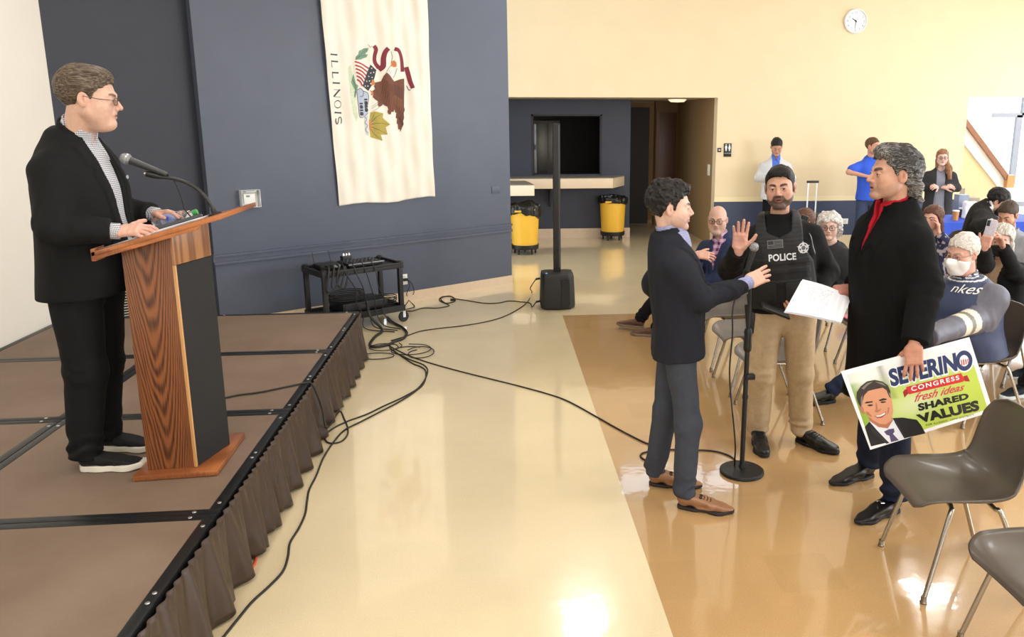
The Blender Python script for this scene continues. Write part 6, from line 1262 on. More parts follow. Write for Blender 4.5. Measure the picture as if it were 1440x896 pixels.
qn = [(352, 262), (960, 108), (990, 262), (386, 400)]
sgtext('SEVERIN', [(350, 270), (868, 142), (884, 284), (384, 402)], wt_, .0012, .085, name='lettering_outline'); sgtext('SEVERIN', [(358, 262), (862, 134), (878, 272), (386, 392)], nv, .0016, .045)
def ringpoly(cx_, cy_, rx, ry, r2x, r2y, n=30):
    return [[(cx_+rx*math.cos(a0), cy_+ry*math.sin(a0)), (cx_+rx*math.cos(a1), cy_+ry*math.sin(a1)), (cx_+r2x*math.cos(a1), cy_+r2y*math.sin(a1)), (cx_+r2x*math.cos(a0), cy_+r2y*math.sin(a0))] for a0, a1 in [(2*math.pi*i/n, 2*math.pi*(i+1)/n) for i in range(n)]]
def disc(cx_, cy_, rx, ry, n=30): return [[(cx_+rx*math.cos(2*math.pi*i/n), cy_+ry*math.sin(2*math.pi*i/n)) for i in range(n)]]
sgpatch('letter_o_outline', disc(926, 196, 72, 86), wt_, .0012); sgpatch('lettering', ringpoly(926, 196, 62, 76, 34, 42), nv, .0016); sgpatch('letter_o_inside', disc(925, 196, 35, 43), wt_, .0015)
sgpatch('dome_emblem', [[(896, 182), (908, 168), (925, 162), (942, 166), (954, 180)]], wt_, .0017); sgpatch('emblem_stripe', [[(900, 190), (908, 188), (914, 230), (906, 232)], [(915, 188), (925, 186), (930, 228), (921, 230)], [(932, 186), (941, 184), (945, 222), (937, 226)], [(948, 184), (956, 182), (956, 212), (951, 218)]], rd, .0018)
for tl_ in ([(488, 410), (502, 405), (512, 440), (484, 470), (472, 428)], [(920, 312), (948, 304), (955, 318), (970, 350), (930, 350)]): sgpatch('ribbon_tail', [tl_], pm('dark_red', (160, 34, 40)), .0014)
sgpatch('red_ribbon', [[(494, 392), (904, 288), (928, 338), (920, 352), (516, 446)]], rd, .0018); sgtext('CONGRESS', [(530, 388), (886, 304), (892, 336), (536, 424)], wt_, .0022, .02, space=1.25)
sgtext('fresh ideas', [(552, 440), (928, 362), (934, 412), (556, 505)], pk, .0016, .012, .55)
sgtext('SHARED', [(580, 516), (954, 434), (964, 480), (590, 572)], bk, .0016, .055, space=1.06); sgtext('VALUES', [(566, 598), (1030, 486), (1042, 566), (600, 660)], bk, .0016, .06, space=1.04)
sgtext('FOR ILLINOIS\' 10TH DISTRICT', [(642, 668), (996, 590), (1000, 602), (646, 682)], bk, .0016, .006, space=1.2); sgtext('PAID FOR BY FRIENDS OF THE CAMPAIGN', [(768, 688), (908, 656), (910, 663), (770, 696)], pm('fine_olive', (110, 124, 60)), .0016) if False else None
# the paper bundle
pb = [(1129, 393), (1197, 421), (1182, 456), (1105, 438)]
P0 = at(1129, 393, 4.02); P1 = at(1197, 418, 3.98); P2 = at(1183, 453, 3.80); P3 = at(1105, 437, 3.84)
pn_ = unit(np.cross(P1-P0, P3-P0)); pn_ = pn_ if pn_[1] < 0 or pn_[2] > 0 else -pn_
t = empty('paper_bundle', tuple((P0+P2)/2), 0, 'thick bundle of printed white sheets held out by the man in the black coat', 'papers')
pp_ = mat('printed_paper_white', (244, 245, 250), rough=.7)
for i in range(14):
    o_ = -pn_*.0014*i; j_ = np.array([.002*math.sin(i*2.1), .002*math.cos(i*1.7), 0]); b = MB(); N_u = 8; V_ = []
    for v_ in (0, 1):
        for u_ in range(N_u+1):
            u = u_/N_u; p_ = (P0*(1-u)+P1*u)*(1-v_)+(P3*(1-u)+P2*u)*v_; V_.append(p_+o_+j_+pn_*.016*math.sin(u*3.1)*(1-v_*.6))
    V_ += [np.array(p_)-pn_*.0009 for p_ in V_]; n_ = (N_u+1)*2; Fc = []
    for u_ in range(N_u): Fc += [(u_, u_+1, u_+N_u+2, u_+N_u+1), (n_+u_, n_+u_+N_u+1, n_+u_+N_u+2, n_+u_+1), (u_, n_+u_, n_+u_+1, u_+1), (N_u+1+u_, N_u+2+u_, n_+N_u+2+u_, n_+N_u+1+u_)]
    Fc += [(0, N_u+1, n_+N_u+1, n_), (N_u, n_+N_u, n_+2*N_u+1, 2*N_u+1)]; b.add(V_, Fc).build('sheet', pp_, t)
g = MB(); rs = np.random.RandomState(2); ik = mat('print_ink_grey', (196, 196, 208), rough=.7)
for r_ in range(16):
    v0 = .12+.05*r_; u = .08
    while u < .62:
        L_ = .015+.05*rs.rand()
        if rs.rand() < .55:
            q_ = [];
            for (uu, vv) in ((u, v0), (u+L_, v0), (u+L_, v0+.012), (u, v0+.012)): q_.append((P0*(1-uu)+P1*uu)*(1-vv)+(P3*(1-uu)+P2*uu)*vv+pn_*(.016*math.sin(uu*3.1)*(1-vv*.6)+.0012))
            g.add(q_, [(0, 1, 2, 3)])
        u += L_+.02
g.build('printed_lines', ik, t)['kind'] = 'stuff'
# brown leather bag on the grey chair
t = empty('leather_bag', (4.02, 5.72, .44), 0, 'soft brown leather bag slumped on the grey chair at the right edge', 'bag')
bc = (4.10, 5.62, .475)
def bagf(P):
    q = P-np.float32(bc); d = ell(q, (0, 0, .04), (.19, .16, .085)); d = su(d, ell(q, (-.12, -.02, .0), (.12, .09, .03)), .04); return (d-.016*vn(q, (14, 14, 10))-.008*vn(q, (34, 34, 20)))*.6
link('bag_body', tomesh('bag_body', [mesh_sdf(bagf, (bc[0]-.3, bc[1]-.24, bc[2]-.08), (bc[0]+.26, bc[1]+.24, bc[2]+.18), .008)]), mat('tan_leather', (182, 118, 82), rough=.45, nscale=12, namt=.12, bump=.2, bscale=120), t)
MB().tube(spline([np.array(bc)+np.array(o_) for o_ in ((-.15, -.10, .05), (-.22, -.05, .03), (-.20, .02, .02), (-.12, .05, .09), (.0, .06, .12))], 6), .008, 8).build('strap', mat('tan_leather'), t, smooth=True)
MB().tube(spline([np.array(p_) for p_ in ((3.93, 5.9, .46), (3.90, 5.96, .40), (3.90, 5.95, .25), (3.92, 5.90, .17), (3.94, 5.84, .25), (3.95, 5.82, .40), (3.97, 5.78, .47))], 6), .008, 8).build('hanging_strap', blk, t, smooth=True)

t = empty('pink_folder', (2.88, 6.03, .45), 0, 'pink folder lying on the chair behind the paper bundle', 'folder'); MB().box((2.80, 5.93, .452), (3.02, 6.15, .462)).build('cover', mat('pink_card', (222, 140, 158), rough=.6), t, bev=.002); MB().box((2.805, 5.935, .455), (3.025, 6.145, .459)).build('pages', paper, t)
# ------------------------------------------------------------------ the four standing people in front
SHORT = [(-.14, -.09), (-.075, -.088), (-.05, -.06), (-.034, .0), (-.012, .030), (.004, -.012), (.018, -.014), (.027, .03), (.05, .046), (.072, .066), (.12, .072)]
def A3(*a): return np.array(a, float)
def checks(c1, c2, f=190, f2=None):
    a, b = np.array(S(c1)), np.array(S(c2))
    def fn(P, q): m = ((np.sin(q[:, 0]*f) > 0).astype(float)+(np.sin(q[:, 2]*(f2 or f)) > 0))*.5; m = m[:, None]; return a*m+b*(1-m)
    return fn
LAPEL = [(.018, .02), (.060, .30), (.070, .45), (.078, .56), (.125, .53), (.135, .46), (.110, .445), (.122, .42), (.075, .20), (.03, .03)]
# 1 --- speaker on the stage
sp = dict(pel=A3(-1.905, 3.86, 1.345), neck=A3(-1.862, 3.842, 1.962), tyaw=-4, bw=1.10, shw=.175, ground=SZ,
    head=A3(-1.757, 3.80, 2.128), hrot=(12, -6, 2), hs=1.04,
    face=dict(skin=(204, 164, 144), browc=(78, 62, 50), fat=.006, mouth=.002, nose=1.1, lines=.5, iris=(70, 60, 50), eye=.85, lip=(176, 112, 100)),
    hair=dict(col=(58, 46, 37), col2=(120, 104, 86), line=SHORT, r=(.088, .114, .100), c=(0, -.024, .042), strand=(150, 26, 90), amp=.0028, blobs=[((.01, .032, .098), (.060, .045, .028), .03)], fr=0.),
    arms={'R': (A3(-1.865, 3.575, 1.585), A3(-1.635, 3.640, 1.562)), 'L': (A3(-1.84, 4.12, 1.60), A3(-1.625, 4.02, 1.590))},
    hands={'R': dict(dir=(.96, -.03, .10), back=(-.05, -.40, .85), curl=(.35, .42, .45, .5), thumb=(.95, .1), skin=(208, 164, 146)), 'L': dict(dir=(.95, -.25, .10), back=(0, .3, .9), curl=(.3, .35, .4, .45), thumb=(.5, .3), skin=(208, 164, 146))},
    legs={'R': (A3(-1.915, 3.765, .90), A3(-1.962, 3.763, .506), 2), 'L': (A3(-1.93, 3.97, .90), A3(-1.985, 4.01, .506), -6)},
    top=dict(prof='blazer', col=(21, 21, 22), hem=-.085, belly=.035, th=.012, ar=(.084, .070, .056), vopen=[(-.062, .66), (.062, .66), (.052, .45), (.012, .02), (-.012, .02), (-.052, .45)], lapel=LAPEL, collar=(.074, .045), cuff=.035, hemslope=.10),
    shirt=dict(col=(170, 172, 176), mat=gingham('grey_gingham', (222, 222, 226), (84, 88, 98), 760), w=.12, label='grey and white gingham shirt'),
    bottom=dict(col=(19, 19, 20), r=(.105, .080, .072), stack=.009), shoes=dict(col=(16, 16, 17), solecol=(222, 216, 202), matte=True, sole=.030, len=.295, point=.5))
r1, T1, f1 = person('man in a black jacket and checked shirt speaking at the lectern on the stage', sp, detail=0)
glasses(f1['head'], r1, (54, 42, 38), w=.021, h=.0155, rim=.0014)
pv = T1.W(-.098, .0, .40); pv = drape([pv], f1['topfn'], 0, T1.f, .002)[0]
MB().tube([pv, pv+T1.f*.004], .009, 14).build('lapel_pin', mat('pale_pin', (200, 206, 214), rough=.3, metal=.4), r1, smooth=True)
# 2 --- young man in the navy blazer
CURLY = [(-.14, -.075), (-.08, -.075), (-.055, -.05), (-.034, .0), (-.012, .034), (.004, -.016), (.018, -.016), (.026, .03), (.048, .050), (.070, .068), (.12, .074)]
sp = dict(pel=A3(.925, 3.965, .915), neck=A3(.880, 3.955, 1.452), tyaw=-6, bw=.97, shw=.170,
    head=A3(.872, 3.945, 1.603), hrot=(-8, 0, 0), hs=.965,
    face=dict(skin=(212, 174, 156), browc=(40, 32, 28), brow=1.1, nose=1.0, stubble=.22, beardc=(90, 70, 62), lip=(182, 108, 98), iris=(50, 36, 26)),
    hair=dict(col=(20, 17, 16), col2=(66, 56, 50), line=CURLY, r=(.090, .114, .104), c=(0, -.026, .046), strand=(85, 85, 85), amp=.009, bias=-.12, warp=.06, blobs=[((0, .045, .105), (.060, .045, .034), .03), ((0, -.02, .118), (.07, .07, .03), .03)], jag=.008),
    arms={'R': (A3(1.005, 3.80, 1.158), A3(1.298, 3.965, 1.208)), 'L': (A3(.83, 4.17, 1.165), A3(1.0, 4.20, .97))},
    hands={'R': dict(dir=(.185, .08, .062), back=(.15, -.80, .55), curl=(.08, .16, .2, .24), spread=.7, thumb=(.12, .55), skin=(216, 174, 154)), 'L': dict(dir=(.7, -.1, -.6), back=(.5, .6, .4), skin=(216, 174, 154))},
    legs={'R': (A3(.975, 3.865, .475), A3(.962, 3.872, .10), -21), 'L': (A3(.895, 4.07, .475), A3(.862, 4.158, .10), -15)},
    top=dict(prof='slim', th=.022, col=(32, 34, 42), hem=-.085, ar=(.072, .058, .047), vopen=[(-.058, .66), (.058, .66), (.048, .45), (.0, .14), (-.048, .45)], lapel=LAPEL, collar=(.070, .040), cuff=.03),
    shirt=dict(col=(150, 154, 190), colfn=checks((158, 162, 200), (136, 140, 176), 500), w=.12, ch=.078, label='lavender blue shirt'),
    bottom=dict(col=(62, 66, 76), r=(.088, .069, .060), stack=.010, hem=.03), shoes=dict(col=(150, 108, 78), solecol=(38, 30, 26), sole=.018, len=.30, point=1., heel=True, laces=True))
r2, T2, f2 = person('young dark haired man in navy blazer and grey trousers stretching out an arm', sp, detail=0)
# 3 --- police officer
POL = [(-.14, -.08), (-.075, -.08), (-.05, -.05), (-.034, .0), (-.012, .030), (.002, -.020), (.020, -.020), (.030, .025), (.052, .050), (.070, .068), (.12, .071)]
sp = dict(pel=A3(1.725, 4.585, .925), neck=A3(1.668, 4.60, 1.462), tyaw=-110, bw=1.04, shw=.180,
    head=A3(1.649, 4.545, 1.645), hrot=(-116, 0, 5), hs=1.02,
    face=dict(skin=(190, 146, 124), browc=(22, 18, 17), brow=1.35, arch=.55, beard=.93, beardc=(44, 38, 36), eye=1.05, iris=(36, 24, 18), mouth=.003, lines=.5, lip=(150, 90, 80), nose=1.1),
    hair=dict(rough=.6, col=(18, 15, 13), col2=(40, 33, 28), line=POL, r=(.083, .109, .092), c=(0, -.022, .041), strand=(150, 40, 60), amp=.0025, bias=-.16, blobs=[((-.008, .048, .088), (.060, .038, .026), .03)]),
    arms={'R': (A3(1.372, 4.555, 1.165), A3(1.337, 4.285, 1.330)), 'L': (A3(1.995, 4.60, 1.130), A3(1.800, 4.375, .955))},
    hands={'R': dict(dir=(.03, -.10, 1), back=(.42, .9, .1), curl=(.05, .06, .16, .22), spread=1., thumb=(.62, .1), skin=(208, 162, 144)), 'L': dict(dir=(-1, -.15, -.12), back=(-.1, -.75, -.45), curl=(.55, .6, .65, .7), thumb=(.5, .3), skin=(196, 138, 112))},
    legs={'R': (A3(1.612, 4.60, .490), A3(1.642, 4.712, .11), -98), 'L': (A3(1.858, 4.595, .490), A3(1.918, 4.668, .11), -56)},
    top=dict(prof='slim', th=.026, col=(17, 17, 18), hem=-.015, ar=(.078, .066, .052), neckr=.060, name='sweater', fold=1.1, collar=(.066, .012), craise=0),
    bottom=dict(col=(192, 168, 134), r=(.100, .078, .072), stack=.010, hem=.045), shoes=dict(col=(20, 20, 21), solecol=(14, 14, 15), sole=.020, len=.30, point=.35, laces=True, high=.02))
r3, T3, f3 = person('bearded police officer in a black vest and khaki trousers raising one palm', sp, detail=0)
vm = mat('vest_nylon', (21, 21, 23), rough=.75, nscale=60, namt=.15, bump=.7, bscale=260)
def vestf(P):
    q = T3.q(P); d = f3['topfn'](P, True)-.020; x = np.abs(q[:, 0]); reg = poly2(x, q[:, 2], [(-.05, .02), (.19, .02), (.205, .10), (.185, .30), (.135, .40), (.135, .50), (.125, .60), (.078, .60), (.070, .49), (.0, .455), (-.05, .455)])
    v = sx(d, reg, .012); v = sx(v, x-.205, .01)
    for z0, z1, o_ in ((.30, .335, .003), (.245, .275, .003), (.06, .20, .010)): v = np.minimum(v, sx(sx(d-o_, np.maximum(np.abs(q[:, 2]-(z0+z1)/2)-(z1-z0)/2, x-.165), .003), .03-q[:, 1], .003))
    return v-.001*np.sin(q[:, 2]*260)*(q[:, 2] > .40)
c0 = T3.W(0, 0, .28); link('vest', tomesh('vest', [mesh_sdf(vestf, c0-A3(.32, .34, .34), c0+A3(.32, .34, .40), .0052)]), vm, r3)
for (xa, xb, za, zb_) in ((-.15, -.02, .07, .19), (.03, .155, .07, .19)):
    pts = [T3.W(a, 0, b) for a, b in ((xa, za), (xb, za), (xb, zb_), (xa, zb_))]; MB().prism(drape(pts, vestf, 0, T3.f, .016), -T3.f*.02).build('pouch', vm, r3, bev=.005)
def vest_text(txt, x0, z0, wd, hh, m, name, bold=.0, space=1.):
    v, f = text_mesh(txt, 1., bold, 0, space, 'CENTER'); wv = v[:, 0].max()-v[:, 0].min(); hv = v[:, 1].max()-v[:, 1].min(); v[:, 0] *= wd/wv; v[:, 1] = (v[:, 1]-v[:, 1].min())*hh/hv
    return MB().add(drape([T3.W(-(-x0-p[0]) if True else 0, 0, z0+p[1]) for p in v], vestf, 0, T3.f, .0022), f).build(name, m, r3)
# the viewer reads left to right = from the officer's right (+x of the torso) to his left, so x is mirrored
def vt(txt, x0, z0, wd, hh, m, name, bold=0., space=1., up=.0025):
    v, f = text_mesh(txt, 1., bold, 0, space, 'CENTER'); v[:, 0] *= wd/(v[:, 0].max()-v[:, 0].min()); v[:, 1] = (v[:, 1]-v[:, 1].min())*hh/(v[:, 1].max()-v[:, 1].min()); Y_ = drape([T3.W(x0, 0, z0+hh/2)], vestf, 0, T3.f, 0)[0]; yl = (Y_-T3.W(x0, 0, z0+hh/2))@T3.f
    return MB().add([p_+T3.f*up for p_ in drape([T3.W(x0-p[0], 0, z0+p[1]) for p in v], vestf, 0, T3.f, 0)], f).build(name, m, r3)
sil = mat('reflective_silver', (214, 216, 220), rough=.5); silg = mat('patch_grey', (96, 97, 98), rough=.7)
PQ = lambda px, py, Y=4.42: (lambda P: (float((P-T3.pel)@T3.r), float((P-T3.pel)@T3.u)/T3.k))(at(px, py, Y))
xp, zp = PQ(1100, 362); vt('POLICE', xp, zp-.020, .155, .042, sil, 'police_lettering', .028, 1.05)
xf, zf = PQ(1090, 345)
def vpoly(name, polys, m, up):
    b = MB()
    for pl in polys: b.add(drape([T3.W(a, 0, c) for a, c in pl], vestf, 0, T3.f, up), [tuple(range(len(pl)))])
    return b.build(name, m, r3)
MB().prism(drape([T3.W(a, 0, c) for a, c in [(xf+.045, zf-.024), (xf-.045, zf-.024), (xf-.045, zf+.024), (xf+.045, zf+.024)]], vestf, 0, T3.f, .006), -T3.f*.012).build('flag_patch', silg, r3, bev=.001)
b = MB()
for i in range(5): z_ = zf-.017+.0085*i; b.prism(drape([T3.W(a, 0, c) for a, c in [(xf+(.005 if i > 1 else .040), z_-.002), (xf-.040, z_-.002), (xf-.040, z_+.002), (xf+(.005 if i > 1 else .040), z_+.002)]], vestf, 0, T3.f, .0075), -T3.f*.001)
b.prism(drape([T3.W(a, 0, c) for a, c in [(xf+.040, zf+.0), (xf+.01, zf+.0), (xf+.01, zf+.020), (xf+.040, zf+.020)]], vestf, 0, T3.f, .0075), -T3.f*.001); b.build('flag_stripes', mat('patch_dark', (30, 31, 32), rough=.7), r3)
xs, zs_ = PQ(1129.5, 348); ctr = drape([T3.W(xs, 0, zs_)], vestf, 0, T3.f, .008)[0]
nf = unit(T3.f*.93-T3.r*.36); rt_ = unit(np.cross(nf, T3.u)); up_ = np.cross(rt_, nf)
def disc3(r_, n_, star=0): return [ctr+(-rt_*math.cos(a)+up_*math.sin(a))*(r_ if (not star or k_ % 2 == 0) else star) for k_, a in [(k_, math.pi/2+2*math.pi*k_/n_) for k_ in range(n_)]]
def ring3(ro, ri, n_=30):
    a, c_ = disc3(ro, n_), disc3(ri, n_); b = MB()
    for i in range(n_): b.prism([a[i], a[(i+1) % n_], c_[(i+1) % n_], c_[i]], nf*.003)
    return b
ring3(.031, .025).build('badge_ring', sil, r3); MB().prism(disc3(.040, 10, .017), nf*.002).build('badge_star', sil, r3); MB().prism([p_+nf*.0022 for p_ in disc3(.012, 20)], nf*.001).build('badge_centre', silg, r3)
for k_ in range(5):
    a = math.pi/2+math.pi/5+2*math.pi*k_/5; cc_ = ctr+(-rt_*math.cos(a)+up_*math.sin(a))*.0205+nf*.0022; MB().prism([cc_+(-rt_*math.cos(a+d_)+up_*math.sin(a+d_))*.006 for d_ in (0, 2.1, 4.2)], nf*.001).build('badge_inset', blk, r3)
b = ctr-up_*.047; v, f = text_mesh('SERGEANT', .008, 0, 0, 1, 'CENTER'); MB().add([b-rt_*p[0]*-1+up_*p[1]+nf*.002 for p in v], f).build('name_tape_lettering', silg, r3) if False else None
# shoulder radio microphone with coiled lead
rm = drape([at(1131, 318, 4.44)], vestf, 0, T3.f, .016)[0]
MB().box((-.022, -.012, -.034), (.022, .014, .034)).build('radio_microphone', blk, r3, bev=.006, M=Matrix(M4(np.stack([T3.r, T3.f, T3.u], 1)@np.array([[.9, 0, -.42], [0, 1, 0], [.42, 0, .9]]), rm)))
gr_ = MB()
for i in range(4): gr_.box((-.014, .014, -.02+.008*i), (.014, .016, -.016+.008*i))
gr_.build('microphone_grille', silg, r3, M=Matrix(M4(np.stack([T3.r, T3.f, T3.u], 1)@np.array([[.9, 0, -.42], [0, 1, 0], [.42, 0, .9]]), rm)))
MB().tube(spline([rm-T3.u*.03, *drape([at(1140, 332, 4.42), at(1143, 345, 4.42), at(1146, 357, 4.43)], f3['topfn'], 0, T3.f, .03), rm+A3(.05, -.0, -.16)], 8), .0026, 8).build('coiled_lead', mat('clear_grey_cord', (150, 150, 152), rough=.4), r3, smooth=True)
# belt, holster, gear
def beltf(P): q = T3.q(P); d = f3['bottomfn'](P); return sx(d-.010, np.abs(q[:, 2]-.035)-.026, .004)
link('belt', tomesh('belt', [mesh_sdf(beltf, T3.pel-A3(.26, .24, .06), T3.pel+A3(.26, .24, .14), .006)]), mat('belt_leather', (20, 19, 18), rough=.45), r3)
hp = T3.W(.195, .03, -.03); Mh_ = M4(T3.M, hp); MB().box((-.03, -.045, -.12), (.035, .045, .07)).build('holster', blk, r3, bev=.015, M=Matrix(Mh_)); MB().box((-.012, -.03, .05), (.018, .03, .13)).build('pistol_grip', mat('grip_black', (28, 28, 29), rough=.5), r3, bev=.008, M=Matrix(Mh_))
MB().box((-.02, -.03, -.04), (.03, .03, .05)).build('magazine_pouch', blk, r3, bev=.006, M=Matrix(M4(T3.M, T3.W(-.17, .06, .0))))
pk = T3.W(.135, 0, -.33); pts = drape([at(a, b_, 4.55) for a, b_ in ((1059, 488), (1076, 490), (1074, 499), (1058, 496))], f3['bottomfn'], 0, T3.f, .006); MB().prism(pts, -T3.f*.008).build('cargo_flap', mat('khaki_flap', (184, 160, 126), rough=.85, bump=.3, bscale=700), r3, bev=.002)
t = empty('folder', (1.70, 4.36, .95), 0, 'black folder held at the belt by the police officer', 'folder')
fa, fb = at(1074, 433, 4.38), at(1100, 443, 4.32); dx_ = unit(fb-fa); MB().prism([fa, fb+dx_*.05, fb+dx_*.05+A3(.0, .05, .03), fa+A3(0, .05, .03)], A3(0, .01, -.016)).build('cover', mat('black_leatherette', (22, 22, 24), rough=.4), t, bev=.004); MB().prism([fa+A3(.01, .004, -.004), fb+dx_*.045+A3(0, .004, -.004), fb+dx_*.045+A3(.0, .045, .026), fa+A3(.01, .045, .026)], A3(0, .004, -.007)).build('pages', mat('dark_pages', (60, 60, 62), rough=.7), t)
# 4 --- man in the long black coat holding the sign
def greyf(P): return .16*sstep(-P[:, 2], -.07, .03)+.16*sstep(P[:, 1], .02, .07)
LONG = [(-.16, -.115), (-.085, -.115), (-.055, -.085), (-.036, -.02), (-.012, .030), (.004, -.012), (.020, -.012), (.030, .03), (.052, .050), (.074, .074), (.12, .080)]
sp = dict(pel=A3(2.04, 3.865, 1.005), neck=A3(1.972, 3.815, 1.602), tyaw=184, bw=1.06, shw=.182,
    head=A3(1.927, 3.765, 1.772), hrot=(181, 3, 0), hs=1.04,
    face=dict(skin=(190, 146, 124), browc=(38, 30, 28), brow=1.5, arch=.8, nose=1.2, mouth=.005, stubble=.30, beardc=(130, 112, 100), lines=.8, iris=(48, 32, 22), lip=(176, 108, 100)),
    hair=dict(col=(36, 34, 33), col2=(142, 140, 137), line=LONG, r=(.090, .122, .104), c=(0, -.030, .042), strand=(100, 34, 110), amp=.0065, bias=-.12, warp=.05, greyf=greyf, jag=.010,
        blobs=[((0, .042, .108), (.064, .052, .036), .03), ((0, -.105, -.045), (.062, .040, .055), .03)], locks=[((.045, -.12, -.05), (.05, -.135, -.115), .018, .010), ((-.045, -.12, -.05), (-.05, -.135, -.115), .018, .010), ((.01, -.13, -.05), (.01, -.15, -.12), .02, .010)]),
    arms={'R': (A3(2.06, 4.10, 1.235), A3(1.880, 4.015, 1.150)), 'L': (A3(2.055, 3.585, 1.245), A3(1.952, 3.462, .990))},
    hands={'L': dict(dir=(.06, -.06, -1), back=(-.25, -1, .15), curl=(.12, .06, .1, .2), spread=1.6, thumb=(.5, .7), skin=(196, 142, 120)), 'R': dict(dir=(-1, -.12, -.05), back=(-.1, -.35, .9), curl=(.35, .4, .45, .5), thumb=(.3, .7), skin=(176, 120, 104))},
    legs={'R': (A3(2.08, 4.05, .53), A3(2.125, 4.135, .10), 199), 'L': (A3(2.045, 3.77, .53), A3(2.065, 3.712, .10), 204)},
    top=dict(prof='coat', col=(20, 20, 20), hem=-.385, th=.012, ar=(.092, .078, .064), vopen=[(-.050, .68), (.050, .68), (.0, .36)], collar=(.080, .050), cuff=.02, name='coat', fold=.8,
        lapel=[(.0, .34), (.055, .50), (.070, .62), (.150, .52), (.115, .40), (.075, .43)], mat=mat('coat_wool', attr=True, rough=.95, nscale=300, namt=.25, bump=.5, bscale=500, spec=.12)),
    shirt=dict(col=(176, 22, 42), colfn=None, w=.10, ch=.085, cuffs=0, label='bright red shirt', v=[(-.022, .62), (.022, .62), (.0, .43)], tips=[(.012, .60), (.075, .60), (.070, .50), (.022, .44)]),
    bottom=dict(col=(30, 36, 54), r=(.10, .080, .074), stack=.012, hem=.02), shoes=dict(col=(18, 17, 18), solecol=(24, 22, 22), sole=.017, len=.32, point=.9, heel=True))
r4, T4, f4 = person('grey haired man in a long black coat and red collar holding a campaign sign', sp, detail=0)
for s, off in (('L', 0),):
    an, fy = sp['legs'][s][1], sp['legs'][s][2]; MB().tube([(-.014, .115, .088), (.014, .115, .088)], .004, 8).tube([(-.02, .108, .084), (-.012, .125, .085)], .004, 8).tube([(.02, .108, .084), (.012, .125, .085)], .004, 8).build('shoe_bit', stl, r4, smooth=True, M=Matrix(M4(frm(fy), (an[0], an[1], 0))))
# ------------------------------------------------------------------ seated and standing people further back
def seated(head, yaw, facing, face, hair, top, bottom=None, shoes=None, lean=.03, arms=None, hands=None, legs=None, bw=1., hp=-4, hr=0, drop=.0, shirt=None, tyaw=None, hs=1., th=.53):
    f = A3(math.cos(math.radians(yaw)), math.sin(math.radians(yaw)), 0); r = A3(f[1], -f[0], 0); head = np.asarray(head, float)
    neck = head-A3(0, 0, .185)-f*.055; pel = A3(*(neck-f*(lean+.02))[:2], max(neck[2]-th, .575)); kn = {s: pel+f*.44+r*(.13 if s == 'R' else -.13) for s in 'RL'}
    for s in 'RL': kn[s][2] = .53
    an = {s: kn[s]+f*.04 for s in 'RL'}
    for s in 'RL': an[s][2] = .10
    lg = {s: (kn[s], an[s], yaw+(-6 if s == 'R' else 6)) for s in 'RL'}
    if legs: lg.update(legs)
    am = {s: (neck+r*(.24 if s == 'R' else -.24)*bw-A3(0, 0, .33)-f*.02, neck+r*(.08 if s == 'R' else -.08)-A3(0, 0, .42)+f*.24) for s in 'RL'}
    if arms: am.update(arms)
    b = dict(col=(38, 40, 48), r=(.088, .066, .058)); b.update(bottom or {}); sh = dict(col=(24, 22, 22), sole=.024, len=.29); sh.update(shoes or {})
    return dict(pel=pel, neck=neck, tyaw=tyaw if tyaw is not None else yaw, bw=bw, head=head, hrot=(facing, hp, hr), hs=hs, face=face, hair=hair, arms=am, hands=hands or {}, legs=lg, top=top, bottom=b, shoes=sh, seated=True, shirt=shirt)
FEM = [(-.14, -.12), (-.05, -.12), (-.034, -.06), (-.012, -.05), (.004, -.03), (.02, .0), (.04, .035), (.06, .058), (.12, .066)]
# bald man in the blue suit
hd = at(1009, 309, 6.95)
sp = seated(hd, 196, 246, dict(skin=(206, 166, 148), goatee=True, beard=.75, beardc=(170, 160, 152), browc=(120, 96, 80), lines=1, fat=.007, eye=.8), None,
    dict(prof='blazer', col=(42, 50, 78), hem=-.16, th=.012, belly=.03, ar=(.080, .068, .054), vopen=[(-.050, .66), (.050, .66), (.032, .45), (.0, .20), (-.032, .45)], lapel=LAPEL, collar=(.076, .04), cuff=.03), bw=1.08,
    bottom=dict(col=(20, 20, 26)), shoes=dict(col=(96, 70, 56), solecol=(120, 104, 88), matte=True), tyaw=222, th=.56,
    shirt=dict(col=(40, 34, 44), colfn=checks((206, 170, 196), (92, 40, 92), 110, 90), w=.10, label='dark patterned shirt'))
neck = sp['neck']; tf = A3(math.cos(math.radians(222)), math.sin(math.radians(222)), 0); tr = A3(tf[1], -tf[0], 0)
sp['arms'] = {'R': (neck+tr*.24-A3(0, 0, .32)+tf*.10, at(982, 358, 6.62)), 'L': (neck-tr*.25-A3(0, 0, .32)+tf*.08, neck+tr*.10-A3(0, 0, .36)+tf*.25)}
sp['hands'] = {'R': dict(dir=(1, -.1, -.12), back=(0, -.8, .6), curl=(.3, .3, .35, .4), skin=(206, 160, 140))}
a1 = fl(899, 458); sp['legs'] = {'R': (A3(1.60, 7.18, .56), A3(1.385, 7.50, .14), 150), 'L': (A3(1.66, 6.96, .50), A3(1.50, 7.28, .10), 160)}; sp['shoes']['lift'] = {'R': .03}
r5, T5, f5 = person('bald seated man with glasses and grey goatee in a blue suit, arms crossed', sp, detail=1); glasses(f5['head'], r5, (40, 32, 28), rect=True, rim=.002)
